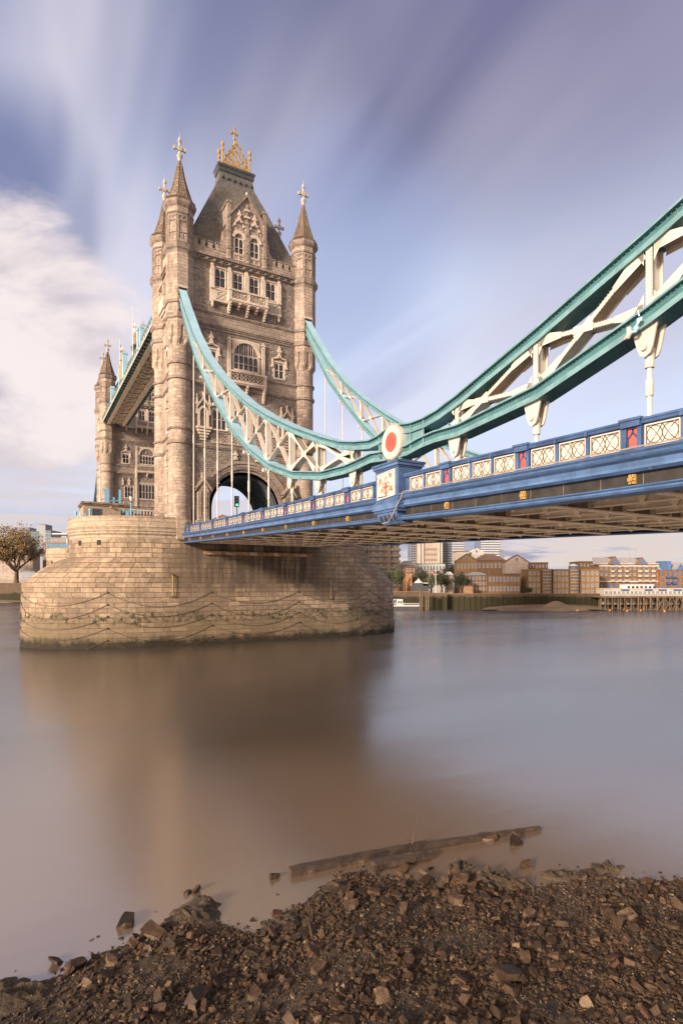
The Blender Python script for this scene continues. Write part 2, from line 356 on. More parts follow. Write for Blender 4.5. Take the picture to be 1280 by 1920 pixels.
# ---------------------------------------------------------------- mesh builder
def wloc(o):
    v = Vector((0, 0, 0))
    while o is not None: v = v + o.location; o = o.parent
    return v
class MB:
    def __init__(s, T=None): s.v = []; s.f = []; s.u = []; s.m = []; s.T = T
    def pt(s, p): return s.T(*p) if s.T else p
    def face(s, pts, m=0, uv=None, raw=False):
        P = pts if raw else [s.pt(p) for p in pts]
        i = len(s.v); s.v += P; s.f.append(tuple(range(i, i + len(P)))); s.m.append(m)
        if uv is None:
            a = Vector(P[0]); n = Vector((0, 0, 0))
            for k in range(1, len(P) - 1): n += (Vector(P[k]) - a).cross(Vector(P[k + 1]) - a)
            if n.length > 1e-12: n.normalize()
            if abs(n.z) > 0.8: uv = [(p[0], p[1]) for p in P]
            else:
                tt = Vector((-n.y, n.x, 0)); tt.normalize(); k = 1.0 / max(0.3, sqrt(1 - n.z * n.z))
                uv = [(p[0] * tt.x + p[1] * tt.y, p[2] * k) for p in P]
        s.u.append(uv)
    def box(s, a, b, m=0, tap=0.0):
        (x0, y0, z0), (x1, y1, z1) = a, b
        c = [(x0, y0, z0), (x1, y0, z0), (x1, y1, z0), (x0, y1, z0), (x0 + tap, y0 + tap, z1), (x1 - tap, y0 + tap, z1), (x1 - tap, y1 - tap, z1), (x0 + tap, y1 - tap, z1)]
        for q in ((0, 3, 2, 1), (4, 5, 6, 7), (0, 1, 5, 4), (1, 2, 6, 5), (2, 3, 7, 6), (3, 0, 4, 7)): s.face([c[i] for i in q], m)
    def fb(s, u0, u1, z0, z1, o0, o1, m=0): s.box((u0, o0, z0), (u1, o1, z1), m)
    def bar(s, p, q, w, h, m=0, up=(0, 0, 1)):
        p = Vector(p); q = Vector(q); d = q - p; L = d.length
        if L < 1e-6: return
        d /= L; a = d.cross(Vector(up))
        if a.length < 1e-4: a = d.cross(Vector((0, 1, 0)))
        a.normalize(); b = a.cross(d)
        c = []
        for e in (p, q):
            for i, j in ((-1, -1), (1, -1), (1, 1), (-1, 1)): c.append(tuple(e + a * (w / 2 * i) + b * (h / 2 * j)))
        for f in ((0, 1, 2, 3), (4, 7, 6, 5), (0, 4, 5, 1), (1, 5, 6, 2), (2, 6, 7, 3), (3, 7, 4, 0)): s.face([c[i] for i in f], m)
    def tube(s, path, r, n=6, m=0, cap=True):
        path = [Vector(p) for p in path]; rs = r if isinstance(r, (list, tuple)) else [r] * len(path)
        rings = []; a = None
        for i, p in enumerate(path):
            d = (path[min(i + 1, len(path) - 1)] - path[max(i - 1, 0)]); d.normalize()
            if a is None: a = d.cross(Vector((0, 0, 1))); a = a if a.length > 0.05 else d.cross(Vector((0, 1, 0)))
            a = a - d * a.dot(d); a.normalize(); b = d.cross(a)
            rings.append([tuple(p + (a * cos(2 * pi * k / n) + b * sin(2 * pi * k / n)) * rs[i]) for k in range(n)])
        for i in range(len(rings) - 1):
            for k in range(n): s.face([rings[i][k], rings[i][(k + 1) % n], rings[i + 1][(k + 1) % n], rings[i + 1][k]], m)
        if cap: s.face(rings[0][::-1], m); s.face(rings[-1], m)
    def loft(s, rings, m=0, us=None, cap0=False, cap1=False, closed=True, ms=None):
        n = len(rings[0])
        if us is None:
            us = [0.0]; ref = rings[len(rings) // 2]
            for k in range(n): us.append(us[-1] + hypot(ref[(k + 1) % n][0] - ref[k][0], ref[(k + 1) % n][1] - ref[k][1]))
        vv = [0.0]
        for i in range(1, len(rings)):
            a, b = rings[i - 1][0], rings[i][0]; dz = b[2] - a[2]; dr = hypot(b[0] - a[0], b[1] - a[1])
            vv.append(vv[-1] + (hypot(dr, dz) if abs(dz) > 1e-4 else dr * 0.3))
        z0 = rings[0][0][2]
        for i in range(len(rings) - 1):
            for k in range(n if closed else n - 1):
                j = (k + 1) % n
                s.face([rings[i][k], rings[i][j], rings[i + 1][j], rings[i + 1][k]], ms[i] if ms else m,
                       [(us[k], z0 + vv[i]), (us[k + 1], z0 + vv[i]), (us[k + 1], z0 + vv[i + 1]), (us[k], z0 + vv[i + 1])])
        if cap0: s.face(rings[0][::-1], m)
        if cap1: s.face(rings[-1], m)
    def lathe(s, prof, cx, cy, n=12, m=0, ms=None, a0=0.0):
        s.loft([[(cx + r * cos(a0 + 2 * pi * k / n), cy + r * sin(a0 + 2 * pi * k / n), z) for k in range(n)] for r, z in prof], m, ms=ms, cap0=True, cap1=True)
    def build(s, name, mats, parent=None, smooth=False):
        if not isinstance(mats, (list, tuple)): mats = [mats]
        me = bpy.data.meshes.new(name)
        off = wloc(parent) if parent is not None else Vector((0, 0, 0))
        V = [(p[0] - off.x, p[1] - off.y, p[2] - off.z) for p in s.v]
        me.from_pydata(V, [], s.f)
        ul = me.uv_layers.new(name='UVMap')
        flat = [c for q in s.u for p in q for c in p]
        ul.data.foreach_set('uv', flat)
        for a in mats: me.materials.append(M[a])
        me.polygons.foreach_set('material_index', s.m)
        if smooth: me.polygons.foreach_set('use_smooth', [True] * len(s.f))
        me.update()
        o = bpy.data.objects.new(name, me); COL.objects.link(o); o.parent = parent
        return o
def tag(o, label=None, cat=None, group=None, kind=None):
    if label: o['label'] = label
    if cat: o['category'] = cat
    if group: o['group'] = group
    if kind: o['kind'] = kind
    return o
def empty(name, loc, label=None, cat=None, group=None, rz=0.0, parent=None):
    o = bpy.data.objects.new(name, None); COL.objects.link(o); o.location = loc; o.rotation_euler = (0, 0, rz)
    o.empty_display_size = 0.5; o.parent = parent
    return tag(o, label, cat, group)
def kids(o): return [c for c in bpy.data.objects if c.parent is o]
def copy_tree(o, parent=None, kid=None):
    c = o.copy(); COL.objects.link(c); c.parent = parent
    if kid is None:
        kid = {}
        for q in bpy.data.objects:
            if q.parent: kid.setdefault(q.parent.name, []).append(q)
    for ch in kid.get(o.name, []): copy_tree(ch, c, kid)
    return c
def interp(tab, x):
    if x <= tab[0][0]: i = 0
    elif x >= tab[-1][0]: i = len(tab) - 2
    else: i = max(k for k in range(len(tab) - 1) if tab[k][0] <= x)
    a, b = tab[i], tab[i + 1]
    return a[1] + (b[1] - a[1]) * (x - a[0]) / (b[0] - a[0])
def parch(w, r, p=2.1, q=0.62):           # pointed / four-centred arch rise at offset a
    return lambda a: r * max(0.0, 1 - min(1, abs(a) / w) ** p) ** q
def gothic(w, r):                          # lancet
    R = (w * w + r * r) / (2 * w)
    return lambda a: sqrt(max(0.0, R * R - (R - w + abs(a)) ** 2))
def spandrel(mb, u0, u1, zs, zt, f, o0, o1, seg=10, m=0):
    c = (u0 + u1) / 2
    us = [c - (u1 - u0) / 2 * cos(pi * k / seg) for k in range(seg + 1)]
    for a, b in zip(us, us[1:]):
        ha, hb = min(zt, zs + f(a - c)), min(zt, zs + f(b - c))
        mb.face([(a, o1, ha), (b, o1, hb), (b, o1, zt), (a, o1, zt)], m)
        mb.face([(a, o0, ha), (b, o0, hb), (b, o1, hb), (a, o1, ha)], m)
def archband(mb, c, zs, f0, w0, f1, w1, o0, o1, seg=20, m=0):
    P = []
    for k in range(seg + 1):
        t = pi * k / seg
        a0, a1 = -w0 * cos(t), -w1 * cos(t)
        P.append(((c + a0, zs + f0(a0)), (c + a1, zs + f1(a1))))
    for (a, b), (d, e) in zip(P, P[1:]):
        mb.face([(a[0], o1, a[1]), (b[0], o1, b[1]), (e[0], o1, e[1]), (d[0], o1, d[1])], m)
        mb.face([(b[0], o1, b[1]), (b[0], o0, b[1]), (e[0], o0, e[1]), (e[0], o1, e[1])], m)
        mb.face([(a[0], o0, a[1]), (a[0], o1, a[1]), (d[0], o1, d[1]), (d[0], o0, d[1])], m)
def hullbox(mb, rnd, c, s, m=0, rot=None, jit=0.22):      # broken stone: jittered box with cut corners
    ax = rnd.uniform(0, 2 * pi) if rot is None else rot; ti = rnd.uniform(-0.5, 0.5); tj = rnd.uniform(-0.5, 0.5)
    ca, sa = cos(ax), sin(ax)
    P = []
    for k in (-1, 1):
        for i, j in ((-1, -1), (0.1, -1.1), (1, -1), (1.1, 0.15), (1, 1), (-0.1, 1.08), (-1, 1), (-1.1, -0.1)):
            x = (i * (1 - 0.12 * (k > 0)) + rnd.uniform(-jit, jit)) * s[0] / 2; y = (j * (1 - 0.12 * (k > 0)) + rnd.uniform(-jit, jit)) * s[1] / 2; z = (k + rnd.uniform(-jit, jit)) * s[2] / 2
            z += x * ti + y * tj
            P.append((c[0] + x * ca - y * sa, c[1] + x * sa + y * ca, c[2] + z))
    i0 = len(mb.v); mb.v += P
    for f in ([tuple(range(8, 16)), tuple(range(7, -1, -1))] + [(k, (k + 1) % 8, 8 + (k + 1) % 8, 8 + k) for k in range(8)]):
        mb.f.append(tuple(i0 + q for q in f)); mb.m.append(m); mb.u.append([(0, 0)] * len(f))

# ================================================================ river and ground
def sheet(name, x0, x1, y0, y1, z, m, kind='structure'):
    mb = MB(); mb.face([(x0, y0, z), (x1, y0, z), (x1, y1, z), (x0, y1, z)])
    return tag(mb.build(name, m), kind=kind)
sheet('river_water', -1500, 2500, -400, 3500, 0.0, 'river_water')

# ================================================================ towers
TA, TB = 10.4, 5.19
LEN = 82.3
def octr(th):      # octagon with a facet facing each axis
    p = ((th + pi / 8) % (pi / 4)) - pi / 8
    return 1.0 / cos(p), abs(p)
def turret(root, cx, cy):
    N = 48
    def ring(z, f): return [(cx + f(2 * pi * k / N) * cos(2 * pi * k / N), cy + f(2 * pi * k / N) * sin(2 * pi * k / N), z) for k in range(N)]
    cyl = lambda r: (lambda th: r)
    oc = lambda a: (lambda th: a * octr(th)[0])
    def notch(t):
        def f(th):
            R, p = octr(th)
            return 1.65 + (1.9 * R - 1.65) * (1.0 if p > 0.26 * (1 - t) else 0.12)
        return f
    mb = MB()
    R = []; m = []
    def add(z, f, mi=0): R.append(ring(z, f)); m.append(mi)
    add(16.0, cyl(1.95)); add(18.2, cyl(1.95)); add(18.7, cyl(1.65))
    def bead(z0, z1):
        add(z0, cyl(1.65), 1); add(z0 + .08, cyl(1.86), 1); add(z1 - .05, cyl(1.9), 1); add(z1, cyl(1.65))
    bead(30.0, 30.5); bead(32.15, 32.5); bead(39.7, 40.2); bead(41.95, 42.35)
    add(44.4, cyl(1.65))
    for t in (0.0, 0.25, 0.5, 0.75, 0.97): add(44.6 + 3.0 * t, notch(t) if t > 0 else (lambda th: 1.65 + 0.0))
    add(47.65, oc(1.9), 0)
    add(48.6, oc(1.9), 1); add(48.75, oc(2.08), 1); add(49.4, oc(2.12), 1); add(49.45, oc(1.9))
    add(50.9, oc(1.9), 1); add(51.0, oc(2.08), 1); add(51.4, oc(2.1), 1); add(51.5, oc(1.9))
    add(58.5, oc(1.9), 1); add(58.9, oc(2.02), 1); add(59.1, oc(2.2), 1); add(59.6, oc(2.3), 1); add(59.8, oc(2.3), 1); add(59.95, oc(1.86))
    add(64.3, oc(1.86), 1); add(64.4, oc(1.98), 1); add(64.6, oc(1.98), 0); add(64.7, oc(1.9), 0)
    add(65.3, oc(1.9), 1); add(65.6, oc(2.15), 1); add(65.9, oc(2.3), 1); add(66.3, oc(2.32), 1); add(66.4, oc(1.95))
    mb.loft(R, ms=m, cap1=True)
    tu = mb.build('turret', ['ashlar', 'string_dark'], root)
    # blind panels on the head of the turret
    pb = MB()
    for k in range(8):
        a = k * pi / 4; n = (cos(a), sin(a)); t_ = (-sin(a), cos(a))
        pb.T = lambda u, o, z, n=n, t_=t_: (cx + n[0] * (1.862 + o) + t_[0] * u, cy + n[1] * (1.862 + o) + t_[1] * u, z)
        for u in (-.68, .56): pb.fb(u, u + .12, 60.1, 64.2, 0, .09)
        pb.fb(-.56, .56, 60.1, 60.55, 0, .06); pb.fb(-.56, .56, 63.9, 64.2, 0, .08); pb.fb(-.06, .06, 60.55, 61.5, 0, .08); pb.fb(-.56, .56, 61.45, 61.6, 0, .09)
        f = gothic(.5, .8); archband(pb, 0, 62.6, f, .38, gothic(.52, .95), .52, 0, .07, 8)
        for u, z in ((0, 63.75), (-.3, 63.3), (.3, 63.3), (0, 63.2)): pb.fb(u - .1, u + .1, z - .12, z + .12, 0, .12)
    pb.T = None
    pb.build('blind_panel', 'smooth_band', tu)
    # spire
    sp = MB(); R = []
    n8 = 8
    def r8(z, a, th0=pi / 8): return [(cx + a * cos(th0 + 2 * pi * k / n8), cy + a * sin(th0 + 2 * pi * k / n8), z) for k in range(n8)]
    z = 66.4; pr = [(2.02, 66.4), (1.98, 66.75), (1.72, 67.1)]
    for i in range(9):
        f = i / 9.0; zz = 67.1 + 6.0 * f; a = 1.72 * (1 - f) + .26 * f - .16 * sin(pi * f)
        pr += [(a + .05, zz), (a + .05, zz + .1), (a, zz + .16)]
    pr += [(.25, 73.2), (.25, 73.4)]
    sp.loft([r8(zz, a / cos(pi / 8)) for a, zz in pr], cap1=True)
    for k in range(8):
        th = pi / 8 + k * pi / 4
        pts = [(cx + a / cos(pi / 8) * cos(th), cy + a / cos(pi / 8) * sin(th), zz) for a, zz in pr[2::3]]
        sp.tube(pts, .07, 4)
        for j in range(-2, 3):
            th2 = k * pi / 4 + j * .15
            r = 2.13 / cos(((th2 + pi / 8) % (pi / 4)) - pi / 8)
            p = (cx + r * cos(th2), cy + r * sin(th2))
            sp.box((p[0] - .11, p[1] - .11, 66.35), (p[0] + .11, p[1] + .11, 66.75))
    s_ = sp.build('spire', 'spire_stone', tu)
    cr = MB()
    cr.lathe([(.26, 73.2), (.3, 73.7), (.42, 73.95), (.46, 74.15), (.3, 74.25), (.26, 74.5), (.2, 74.6), (.2, 76.2), (.3, 76.3), (.3, 76.45), (.2, 76.5), (.22, 76.75), (.16, 76.92), (.02, 77.0)], cx, cy, 10)
    cr.box((cx - .88, cy - .14, 75.02), (cx + .88, cy + .14, 75.34))
    for sx in (-1, 1):
        cr.box((cx + sx * .78 - .15, cy - .19, 74.94), (cx + sx * .78 + .15, cy + .19, 75.42))
    cr.box((cx - .26, cy - .26, 74.85), (cx + .26, cy + .26, 75.5)); cr.lathe([(.03, 77.0), (.02, 77.8)], cx, cy, 4)
    cr.build('cross_finial', 'white_stone', s_)
    return tu

def window(root, T, u0, u1, z0, z1, n=2, tr=(0.45,), arch=None, fw=.22, head=True, quoin=False, o=0.0, gl='glass'):
    mb = MB(T)
    D = -.40 + o; pr = .07 + o
    mb.fb(u0 - fw, u0, z0 - fw, z1 + fw, D, pr); mb.fb(u1, u1 + fw, z0 - fw, z1 + fw, D, pr)
    mb.fb(u0, u1, z0 - fw, z0, D, pr + .05); mb.fb(u0, u1, z1, z1 + fw, D, pr + .02)
    w = (u1 - u0) / n; mw = .11
    if arch:
        rise, zs = arch
        f = parch((u1 - u0) / 2, rise, 2.2, .55); c = (u0 + u1) / 2
        spandrel(mb, u0, u1, zs, z1, f, D, pr + .01, 16)
        archband(mb, c, zs, f, (u1 - u0) / 2, parch((u1 - u0) / 2 + .5, rise + .5, 2.2, .55), (u1 - u0) / 2 + .5, pr - .02, pr + .12, 18)
    else: zs = z1; f = lambda a: 0
    c = (u0 + u1) / 2
    for k in range(1, n):
        u = u0 + k * w; top = (zs + f(u - c)) if arch else z1
        mb.fb(u - mw / 2, u + mw / 2, z0, top, -.2 + o, -.03 + o)
    for q in tr:
        zz = z0 + (zs - z0) * q if not arch else z0 + (zs - z0) * q
        mb.fb(u0, u1, zz - .045, zz + .045, -.19 + o, -.045 + o)
    for k in range(n):
        a, b = u0 + k * w + mw / 2, u0 + (k + 1) * w - mw / 2
        zt = z1 if not arch else zs + 0.12
        hh = min(.75, w * .75)
        g = gothic((b - a) / 2, hh * .8)
        spandrel(mb, a, b, zt - hh, zt + (0 if not arch else .05), g, -.16 + o, -.06 + o, 8)
        if not arch:
            mb.fb((a + b) / 2 - .03, (a + b) / 2 + .03, zt - hh * .55, zt - .02, -.15 + o, -.055 + o)
        else:
            ca = (a + b) / 2; top = zs + f(ca - c)
            if top > zt + .5: mb.fb(ca - .035, ca + .035, zt, top, -.16 + o, -.06 + o)
    if quoin:
        k = 0; zz = z0 - fw
        while zz < z1:
            e = .14 if k % 2 else 0.0
            if e: mb.fb(u0 - fw - e, u0 - fw, zz, zz + .4, D, pr - .01); mb.fb(u1 + fw, u1 + fw + e, zz, zz + .4, D, pr - .01)
            zz += .4; k += 1
    o_ = mb.build('window', 'dressing', root)
    g = MB(T); g.face([(u0, -.26 + o, z0), (u1, -.26 + o, z0), (u1, -.26 + o, z1), (u0, -.26 + o, z1)])
    g.build('glass', gl, o_)
    return (u0 - fw + .02, u1 + fw - .02, z0 - fw + .02, z1 + fw - .02)
def wallgrid(mb, u0, u1, z0, z1, holes, m=0, o=0.0):
    us = sorted({u0, u1} | {h[0] for h in holes if u0 < h[0] < u1} | {h[1] for h in holes if u0 < h[1] < u1})
    zs = sorted({z0, z1} | {h[2] for h in holes if z0 < h[2] < z1} | {h[3] for h in holes if z0 < h[3] < z1})
    for a, b in zip(us, us[1:]):
        for c, d in zip(zs, zs[1:]):
            x, y = (a + b) / 2, (c + d) / 2
            if any(h[0] < x < h[1] and h[2] < y < h[3] for h in holes): continue
            mb.face([(a, o, c), (b, o, c), (b, o, d), (a, o, d)], m)
def string(mb, u0, u1, z0, z1, o=.22, m=0):
    h = z1 - z0
    mb.fb(u0, u1, z0, z0 + h * .4, 0, o * .6, m); mb.fb(u0, u1, z0 + h * .4, z1, 0, o, m)
    mb.face([(u0, 0, z1 + .12), (u1, 0, z1 + .12), (u1, o, z1 + .001), (u0, o, z1 + .001)], m)
def pinnacle(mb, u, z0, z1, w, o0=0, o1=.3):
    h = z1 - z0
    mb.fb(u - w * .5, u + w * .5, z0, z0 + h * .25, o0, o1)
    mb.fb(u - w * .3, u + w * .3, z0 + h * .25, z0 + h * .45, o0, o1)
    mb.fb(u - w * .62, u + w * .62, z0 + h * .45, z0 + h * .62, o0, o1 + .05)
    mb.fb(u - w * .35, u + w * .35, z0 + h * .62, z0 + h * .8, o0, o1)
    mb.fb(u - w * .2, u + w * .2, z0 + h * .8, z1, o0, o1 - .08)
def tracery_panel(mb, u0, u1, z0, z1, o, k=2, m=0, t=.06):
    w = (u1 - u0) / k
    for i in range(k):
        a, b = u0 + i * w, u0 + (i + 1) * w; c = (a + b) / 2; zc = (z0 + z1) / 2; r = min(w, z1 - z0) / 2 * .8
        P = [(c + r * cos(q * pi / 6), o, zc + r * sin(q * pi / 6)) for q in range(13)]
        for p, q in zip(P, P[1:]): mb.bar(p, q, t, t, m, up=(0, 1, 0))
        mb.bar((a, o, z0), (b, o, z1), t, t, m, up=(0, 1, 0)); mb.bar((a, o, z1), (b, o, z0), t, t, m, up=(0, 1, 0))
class TBar(MB):
    """builder whose bar() works in facade coordinates"""
    def bar(s, p, q, w, h, m=0, up=(0, 1, 0)):
        MB.bar(s, p, q, w, h, m, up)
def balcony(root, T, w, z0, z1, z2, o, k, name='balcony'):
    mb = TBar(T)
    mb.fb(-w, w, z1, z1 + .3, 0, o + .12); mb.fb(-w + .05, w - .05, z1 - .18, z1, 0, o); mb.fb(-w - .05, w + .05, z2 - .25, z2, o - .35, o + .1)
    for sx in (-1, 1): mb.fb(sx * (w - .2) - .2, sx * (w - .2) + .2, z1 + .3, z2 - .25, 0, o)
    for i in range(k + 1):
        u = -w + .25 + (2 * w - .5) * i / k
        mb.fb(u - .22, u + .22, z1 + .3, z2 - .2, o - .3, o + .03)
    for i in range(k):
        a = -w + .25 + (2 * w - .5) * i / k + .22; b = -w + .25 + (2 * w - .5) * (i + 1) / k - .22
        mb.fb(a, b, z1 + .3, z1 + .4, o - .2, o - .02)
        tracery_panel(mb, a, b, z1 + .4, z2 - .25, o - .1, max(1, int(round((b - a) / (z2 - z1 - .6)))), t=.075)
    nb = 2 * k
    for i in range(nb + 1):
        u = -w + .3 + (2 * w - .6) * i / nb; big = i % 2 == 0
        for s_ in range(5 if big else 3):
            h = (z1 - .18 - z0) / (5.0 if big else 6)
            mb.fb(u - .16, u + .16, z1 - .18 - h * (s_ + 1), z1 - .18 - h * s_, 0, o * (1 - s_ / (5.5 if big else 3.6)))
    ob = mb.build(name, 'dressing', root)
    return ob
def frieze(mb, u0, u1, z0, z1, k, o=.1):
    w = (u1 - u0) / k
    mb.fb(u0, u1, z0, z0 + .12, 0, o + .04); mb.fb(u0, u1, z1 - .12, z1, 0, o + .04)
    for i in range(k + 1): mb.fb(u0 + i * w - .07, u0 + i * w + .07, z0 + .12, z1 - .12, 0, o)
    tracery_panel(mb, u0, u1, z0 + .12, z1 - .12, o * .6, k, t=.09)
AW, AS, AR = 5.55, 20.6, 5.75           # road arch: half width, springing, rise
def wide_face(root, T, river):
    holes = []
    # top storey
    for c, w in ((-4.25, .8), (-1.35, .75), (1.35, .75), (4.25, .8)): holes.append(window(root, T, c - w, c + w, 55.4, 58.35, 2, (.52,), fw=.16))
    for u, w in ((-5.6, .3), (-2.8, .32), (0, .34), (2.8, .32), (5.6, .3)):
        pb = MB(T); pb.fb(u - w, u + w, 55.0, 58.0, 0, .45); pb.fb(u - w * .75, u + w * .75, 58.0, 58.75, 0, .3)
        pb.face([(u - w, .45, 58.0), (u + w, .45, 58.0), (u, .2, 59.0)]); pb.fb(u - w * 1.15, u + w * 1.15, 54.85, 55.1, 0, .52); pb.build('buttress', 'dressing', root)
    for s in (-1, 1):
        pb = MB(T); a, b = sorted((s * 3.2, s * 5.9))
        pb.fb(a, b, 52.9, 53.15, 0, .5); pb.fb(a, b, 54.75, 55.0, 0, .42); pb.fb(a, b, 53.15, 54.75, 0, .3)
        pb.lathe([(.02, 51.9), (.18, 52.1), (.26, 52.4), (.18, 52.6), (.34, 52.9)], s * 5.55, .25, 8); pb.build('window_apron', 'dressing', root)
    for s in (-1, 1):
        fb_ = TBar(T); a, b = sorted((s * 3.3, s * 5.2)); tracery_panel(fb_, a, b, 53.2, 54.7, .33, 1, t=.1); fb_.build('carved_panel', 'white_stone', root)
    balcony(root, T, 3.25, 51.5, 53.2, 55.0, 1.35, 2)
    # middle storey
    holes.append(window(root, T, -2.0, 2.0, 43.1, 47.55, 5, (.42, .98), arch=(2.0, 45.4), fw=.3))
    for s in (-1, 1):
        a, b = sorted((s * 4.9, s * 6.5)); holes.append(window(root, T, a, b, 42.85, 45.4, 2, (.5,), fw=.26, quoin=True))
    for s in (-1, 1):
        hb = MB(T)
        hb.fb(s * 2.85 - .28, s * 2.85 + .28, 42.6, 47.0, 0, .28); pinnacle(hb, s * 2.85, 46.9, 48.0, .6, 0, .34)
        for q in (-1, 1): hb.fb(s * 5.7 + q * 1.2 - .13, s * 5.7 + q * 1.2 + .13, 44.7, 46.0, 0, .2); hb.fb(s * 5.7 + q * 1.3 - .2, s * 5.7 + q * 1.3 + .2, 44.5, 44.75, 0, .22)
        c = s * 5.7
        for q in (-1, 1): hb.face([(c + q * 1.33, .2, 45.85), (c + q * 1.33, .2, 46.05), (c, .2, 46.45), (c, .2, 46.1)][::q]); 
        pinnacle(hb, c, 46.2, 48.1, .55, 0, .3)
        hb.build('hood_mould', 'dressing', root)
    balcony(root, T, 3.2, 38.2, 40.6, 42.5, .85, 1)
    # lower storey
    if not river:
        for a, b, n in ((-5.45, -3.35, 3), (-1.9, 1.9, 5), (3.35, 5.45, 3)): holes.append(window(root, T, a, b, 33.1, 36.1 if n == 3 else 36.4, n, (.5,), fw=.22))
        for s in (-1, 1):
            nb = MB(T); c = s * 7.0; w = .55
            archband(nb, c, 35.2, gothic(w, .8), w, gothic(w + .3, 1.2), w + .3, 0, .4, 12)
            for q in (-1, 1):
                nb.fb(c + q * .7 - .16, c + q * .7 + .16, 33.0, 35.3, 0, .42); pinnacle(nb, c + q * .98, 35.0, 38.1, .32, 0, .4)
                nb.face([(c + q * .98, .45, 35.9), (c + q * .98, .45, 36.35), (c, .45, 37.9), (c, .45, 37.4)][::q])
            nb.box((c - .1, .1, 37.6), (c + .1, .4, 38.5))
            for k in range(5): nb.fb(c - 1.15 + k * .17, c + 1.15 - k * .17, 32.7 - k * .4, 33.05 - k * .4, 0, 1.0 - k * .2)
            no_ = nb.build('niche', 'dressing', root)
            dk = MB(T)
            P = [(c - .55, .012, 33.05), (c + .55, .012, 33.05)] + [(c + .55 * cos(k * pi / 8), .012, 35.2 + gothic(.55, .8)(.55 * cos(k * pi / 8))) for k in range(9)]
            dk.face(P)
            dk.build('recess', 'string_dark', no_)
        ff = TBar(T)
        frieze(ff, -5.6, 5.6, 30.9, 32.3, 8); 
        for u in (-1.8, 1.8): pinnacle(ff, u, 28.6, 30.1, .55, 0, .25)
        ff.build('frieze', 'dressing', root)
        s4 = (30.0, 30.5, 32.4, 32.7)
    else:
        for a, b, n in ((-5.95, -3.75, 3), (3.75, 5.95, 3)): holes.append(window(root, T, a, b, 33.2, 36.4, n, (.5,), fw=.22, quoin=True))
        holes.append(window(root, T, -2.1, 2.1, 33.2, 37.4, 5, (.45,), fw=.3))
        for s in (-1, 1):
            nb = MB(T); nb.fb(s * 2.95 - .3, s * 2.95 + .3, 30.8, 41.0, 0, .35); pinnacle(nb, s * 6.5, 36.6, 38.7, .45, 0, .3); pinnacle(nb, s * 4.85, 36.7, 38.9, .6, 0, .3); nb.build('buttress', 'dressing', root)
        ff = TBar(T); frieze(ff, -6.2, 6.2, 31.0, 32.5, 8)
        for k in range(15): ff.fb(-6.3 + k * .86, -5.9 + k * .86, 28.6, 29.6, 0, .55); ff.fb(-6.25 + k * .86, -5.95 + k * .86, 28.0, 28.6, 0, .3)
        ff.fb(-6.5, 6.5, 29.6, 30.0, 0, .6)
        ff.build('frieze', 'dressing', root)
    # walls: rock-faced fields and smooth bands
    arch_h = (-AW - .9, AW + .9, 10.0, AS + AR + 1.2)
    H = holes + [arch_h]
    for a, b in ((41.8, 48.5), (51.2, 60.0)): wb = MB(T); wallgrid(wb, -9.0, 9.0, a, b, H); wb.build('rubble_wall', 'rubble_wall', root)
    wb = MB(T); wallgrid(wb, -9.0, 9.0, 13.5, 39.9, H)
    f0 = parch(AW, AR, 2.1, .52); f1 = parch(AW + .9, AR + .9, 2.1, .52)
    spandrel(wb, -AW - .9, AW + .9, AS, AS + AR + 1.2, f1, -.3, 0, 28)
    wb.build('rubble_wall', 'rubble_wall', root)
    for a, b in ((39.9, 41.8), (48.5, 51.2)): sb = MB(T); wallgrid(sb, -9.0, 9.0, a, b, H, o=.03); sb.build('smooth_band', 'smooth_band', root)
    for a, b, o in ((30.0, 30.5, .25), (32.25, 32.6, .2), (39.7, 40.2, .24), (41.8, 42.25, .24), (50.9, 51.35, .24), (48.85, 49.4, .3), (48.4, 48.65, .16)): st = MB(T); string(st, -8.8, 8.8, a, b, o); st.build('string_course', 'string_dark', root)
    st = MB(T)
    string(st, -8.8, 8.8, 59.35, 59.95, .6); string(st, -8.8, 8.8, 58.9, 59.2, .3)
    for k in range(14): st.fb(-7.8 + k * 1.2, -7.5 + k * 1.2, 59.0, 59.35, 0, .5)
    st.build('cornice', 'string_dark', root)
    # arch orders
    ab = MB(T)
    for i in range(4):
        w, r = AW + .9 + .42 * (i - 1), AR + .9 + .42 * (i - 1)
        fa, fc = parch(w, r, 2.1, .52), parch(w + .42, r + .42, 2.1, .52)
        archband(ab, 0, AS, fa, w, fc, w + .42, -.5 + .12 * i, -.28 + .16 * i, 32)
        for s in (-1, 1):
            a, b = sorted((s * w, s * (w + .42))); ab.fb(a, b, 13.0, AS, -.5 + .12 * i, -.28 + .16 * i)
    ab.build('arch_moulding', 'smooth_band', root)
    for s in (-1, 1):
        gb = MB(T); c = s * 7.15; w = 1.0
        gb.fb(c - w, c + w, 15.5, 18.2, 0, 1.35); gb.fb(c - w * 1.1, c + w * 1.1, 18.2, 18.6, 0, 1.5); gb.fb(c - w * .85, c + w * .85, 18.6, 23.2, 0, 1.1)
        for q in (-1, 1):
            gb.face([(c + q * 1.25, 1.25, 23.1), (c + q * 1.25, 1.25, 23.55), (c, 1.25, 25.2), (c, 1.25, 24.7)][::q])
            gb.face([(c + q * 1.25, 0, 23.55), (c + q * 1.25, 1.25, 23.55), (c, 1.25, 25.2), (c, 0, 25.2)][::q])
            gb.face([(c + q * 1.25, 0, 23.1), (c + q * 1.25, 1.25, 23.1), (c, 1.25, 24.7), (c, 0, 24.7)][::q])
        gb.face([(c - .85, 1.1, 23.2), (c + .85, 1.1, 23.2), (c, 1.1, 24.7)])
        gb.fb(c - .3, c + .3, 24.9, 25.9, .5, 1.2)
        tracery = TBar(T)
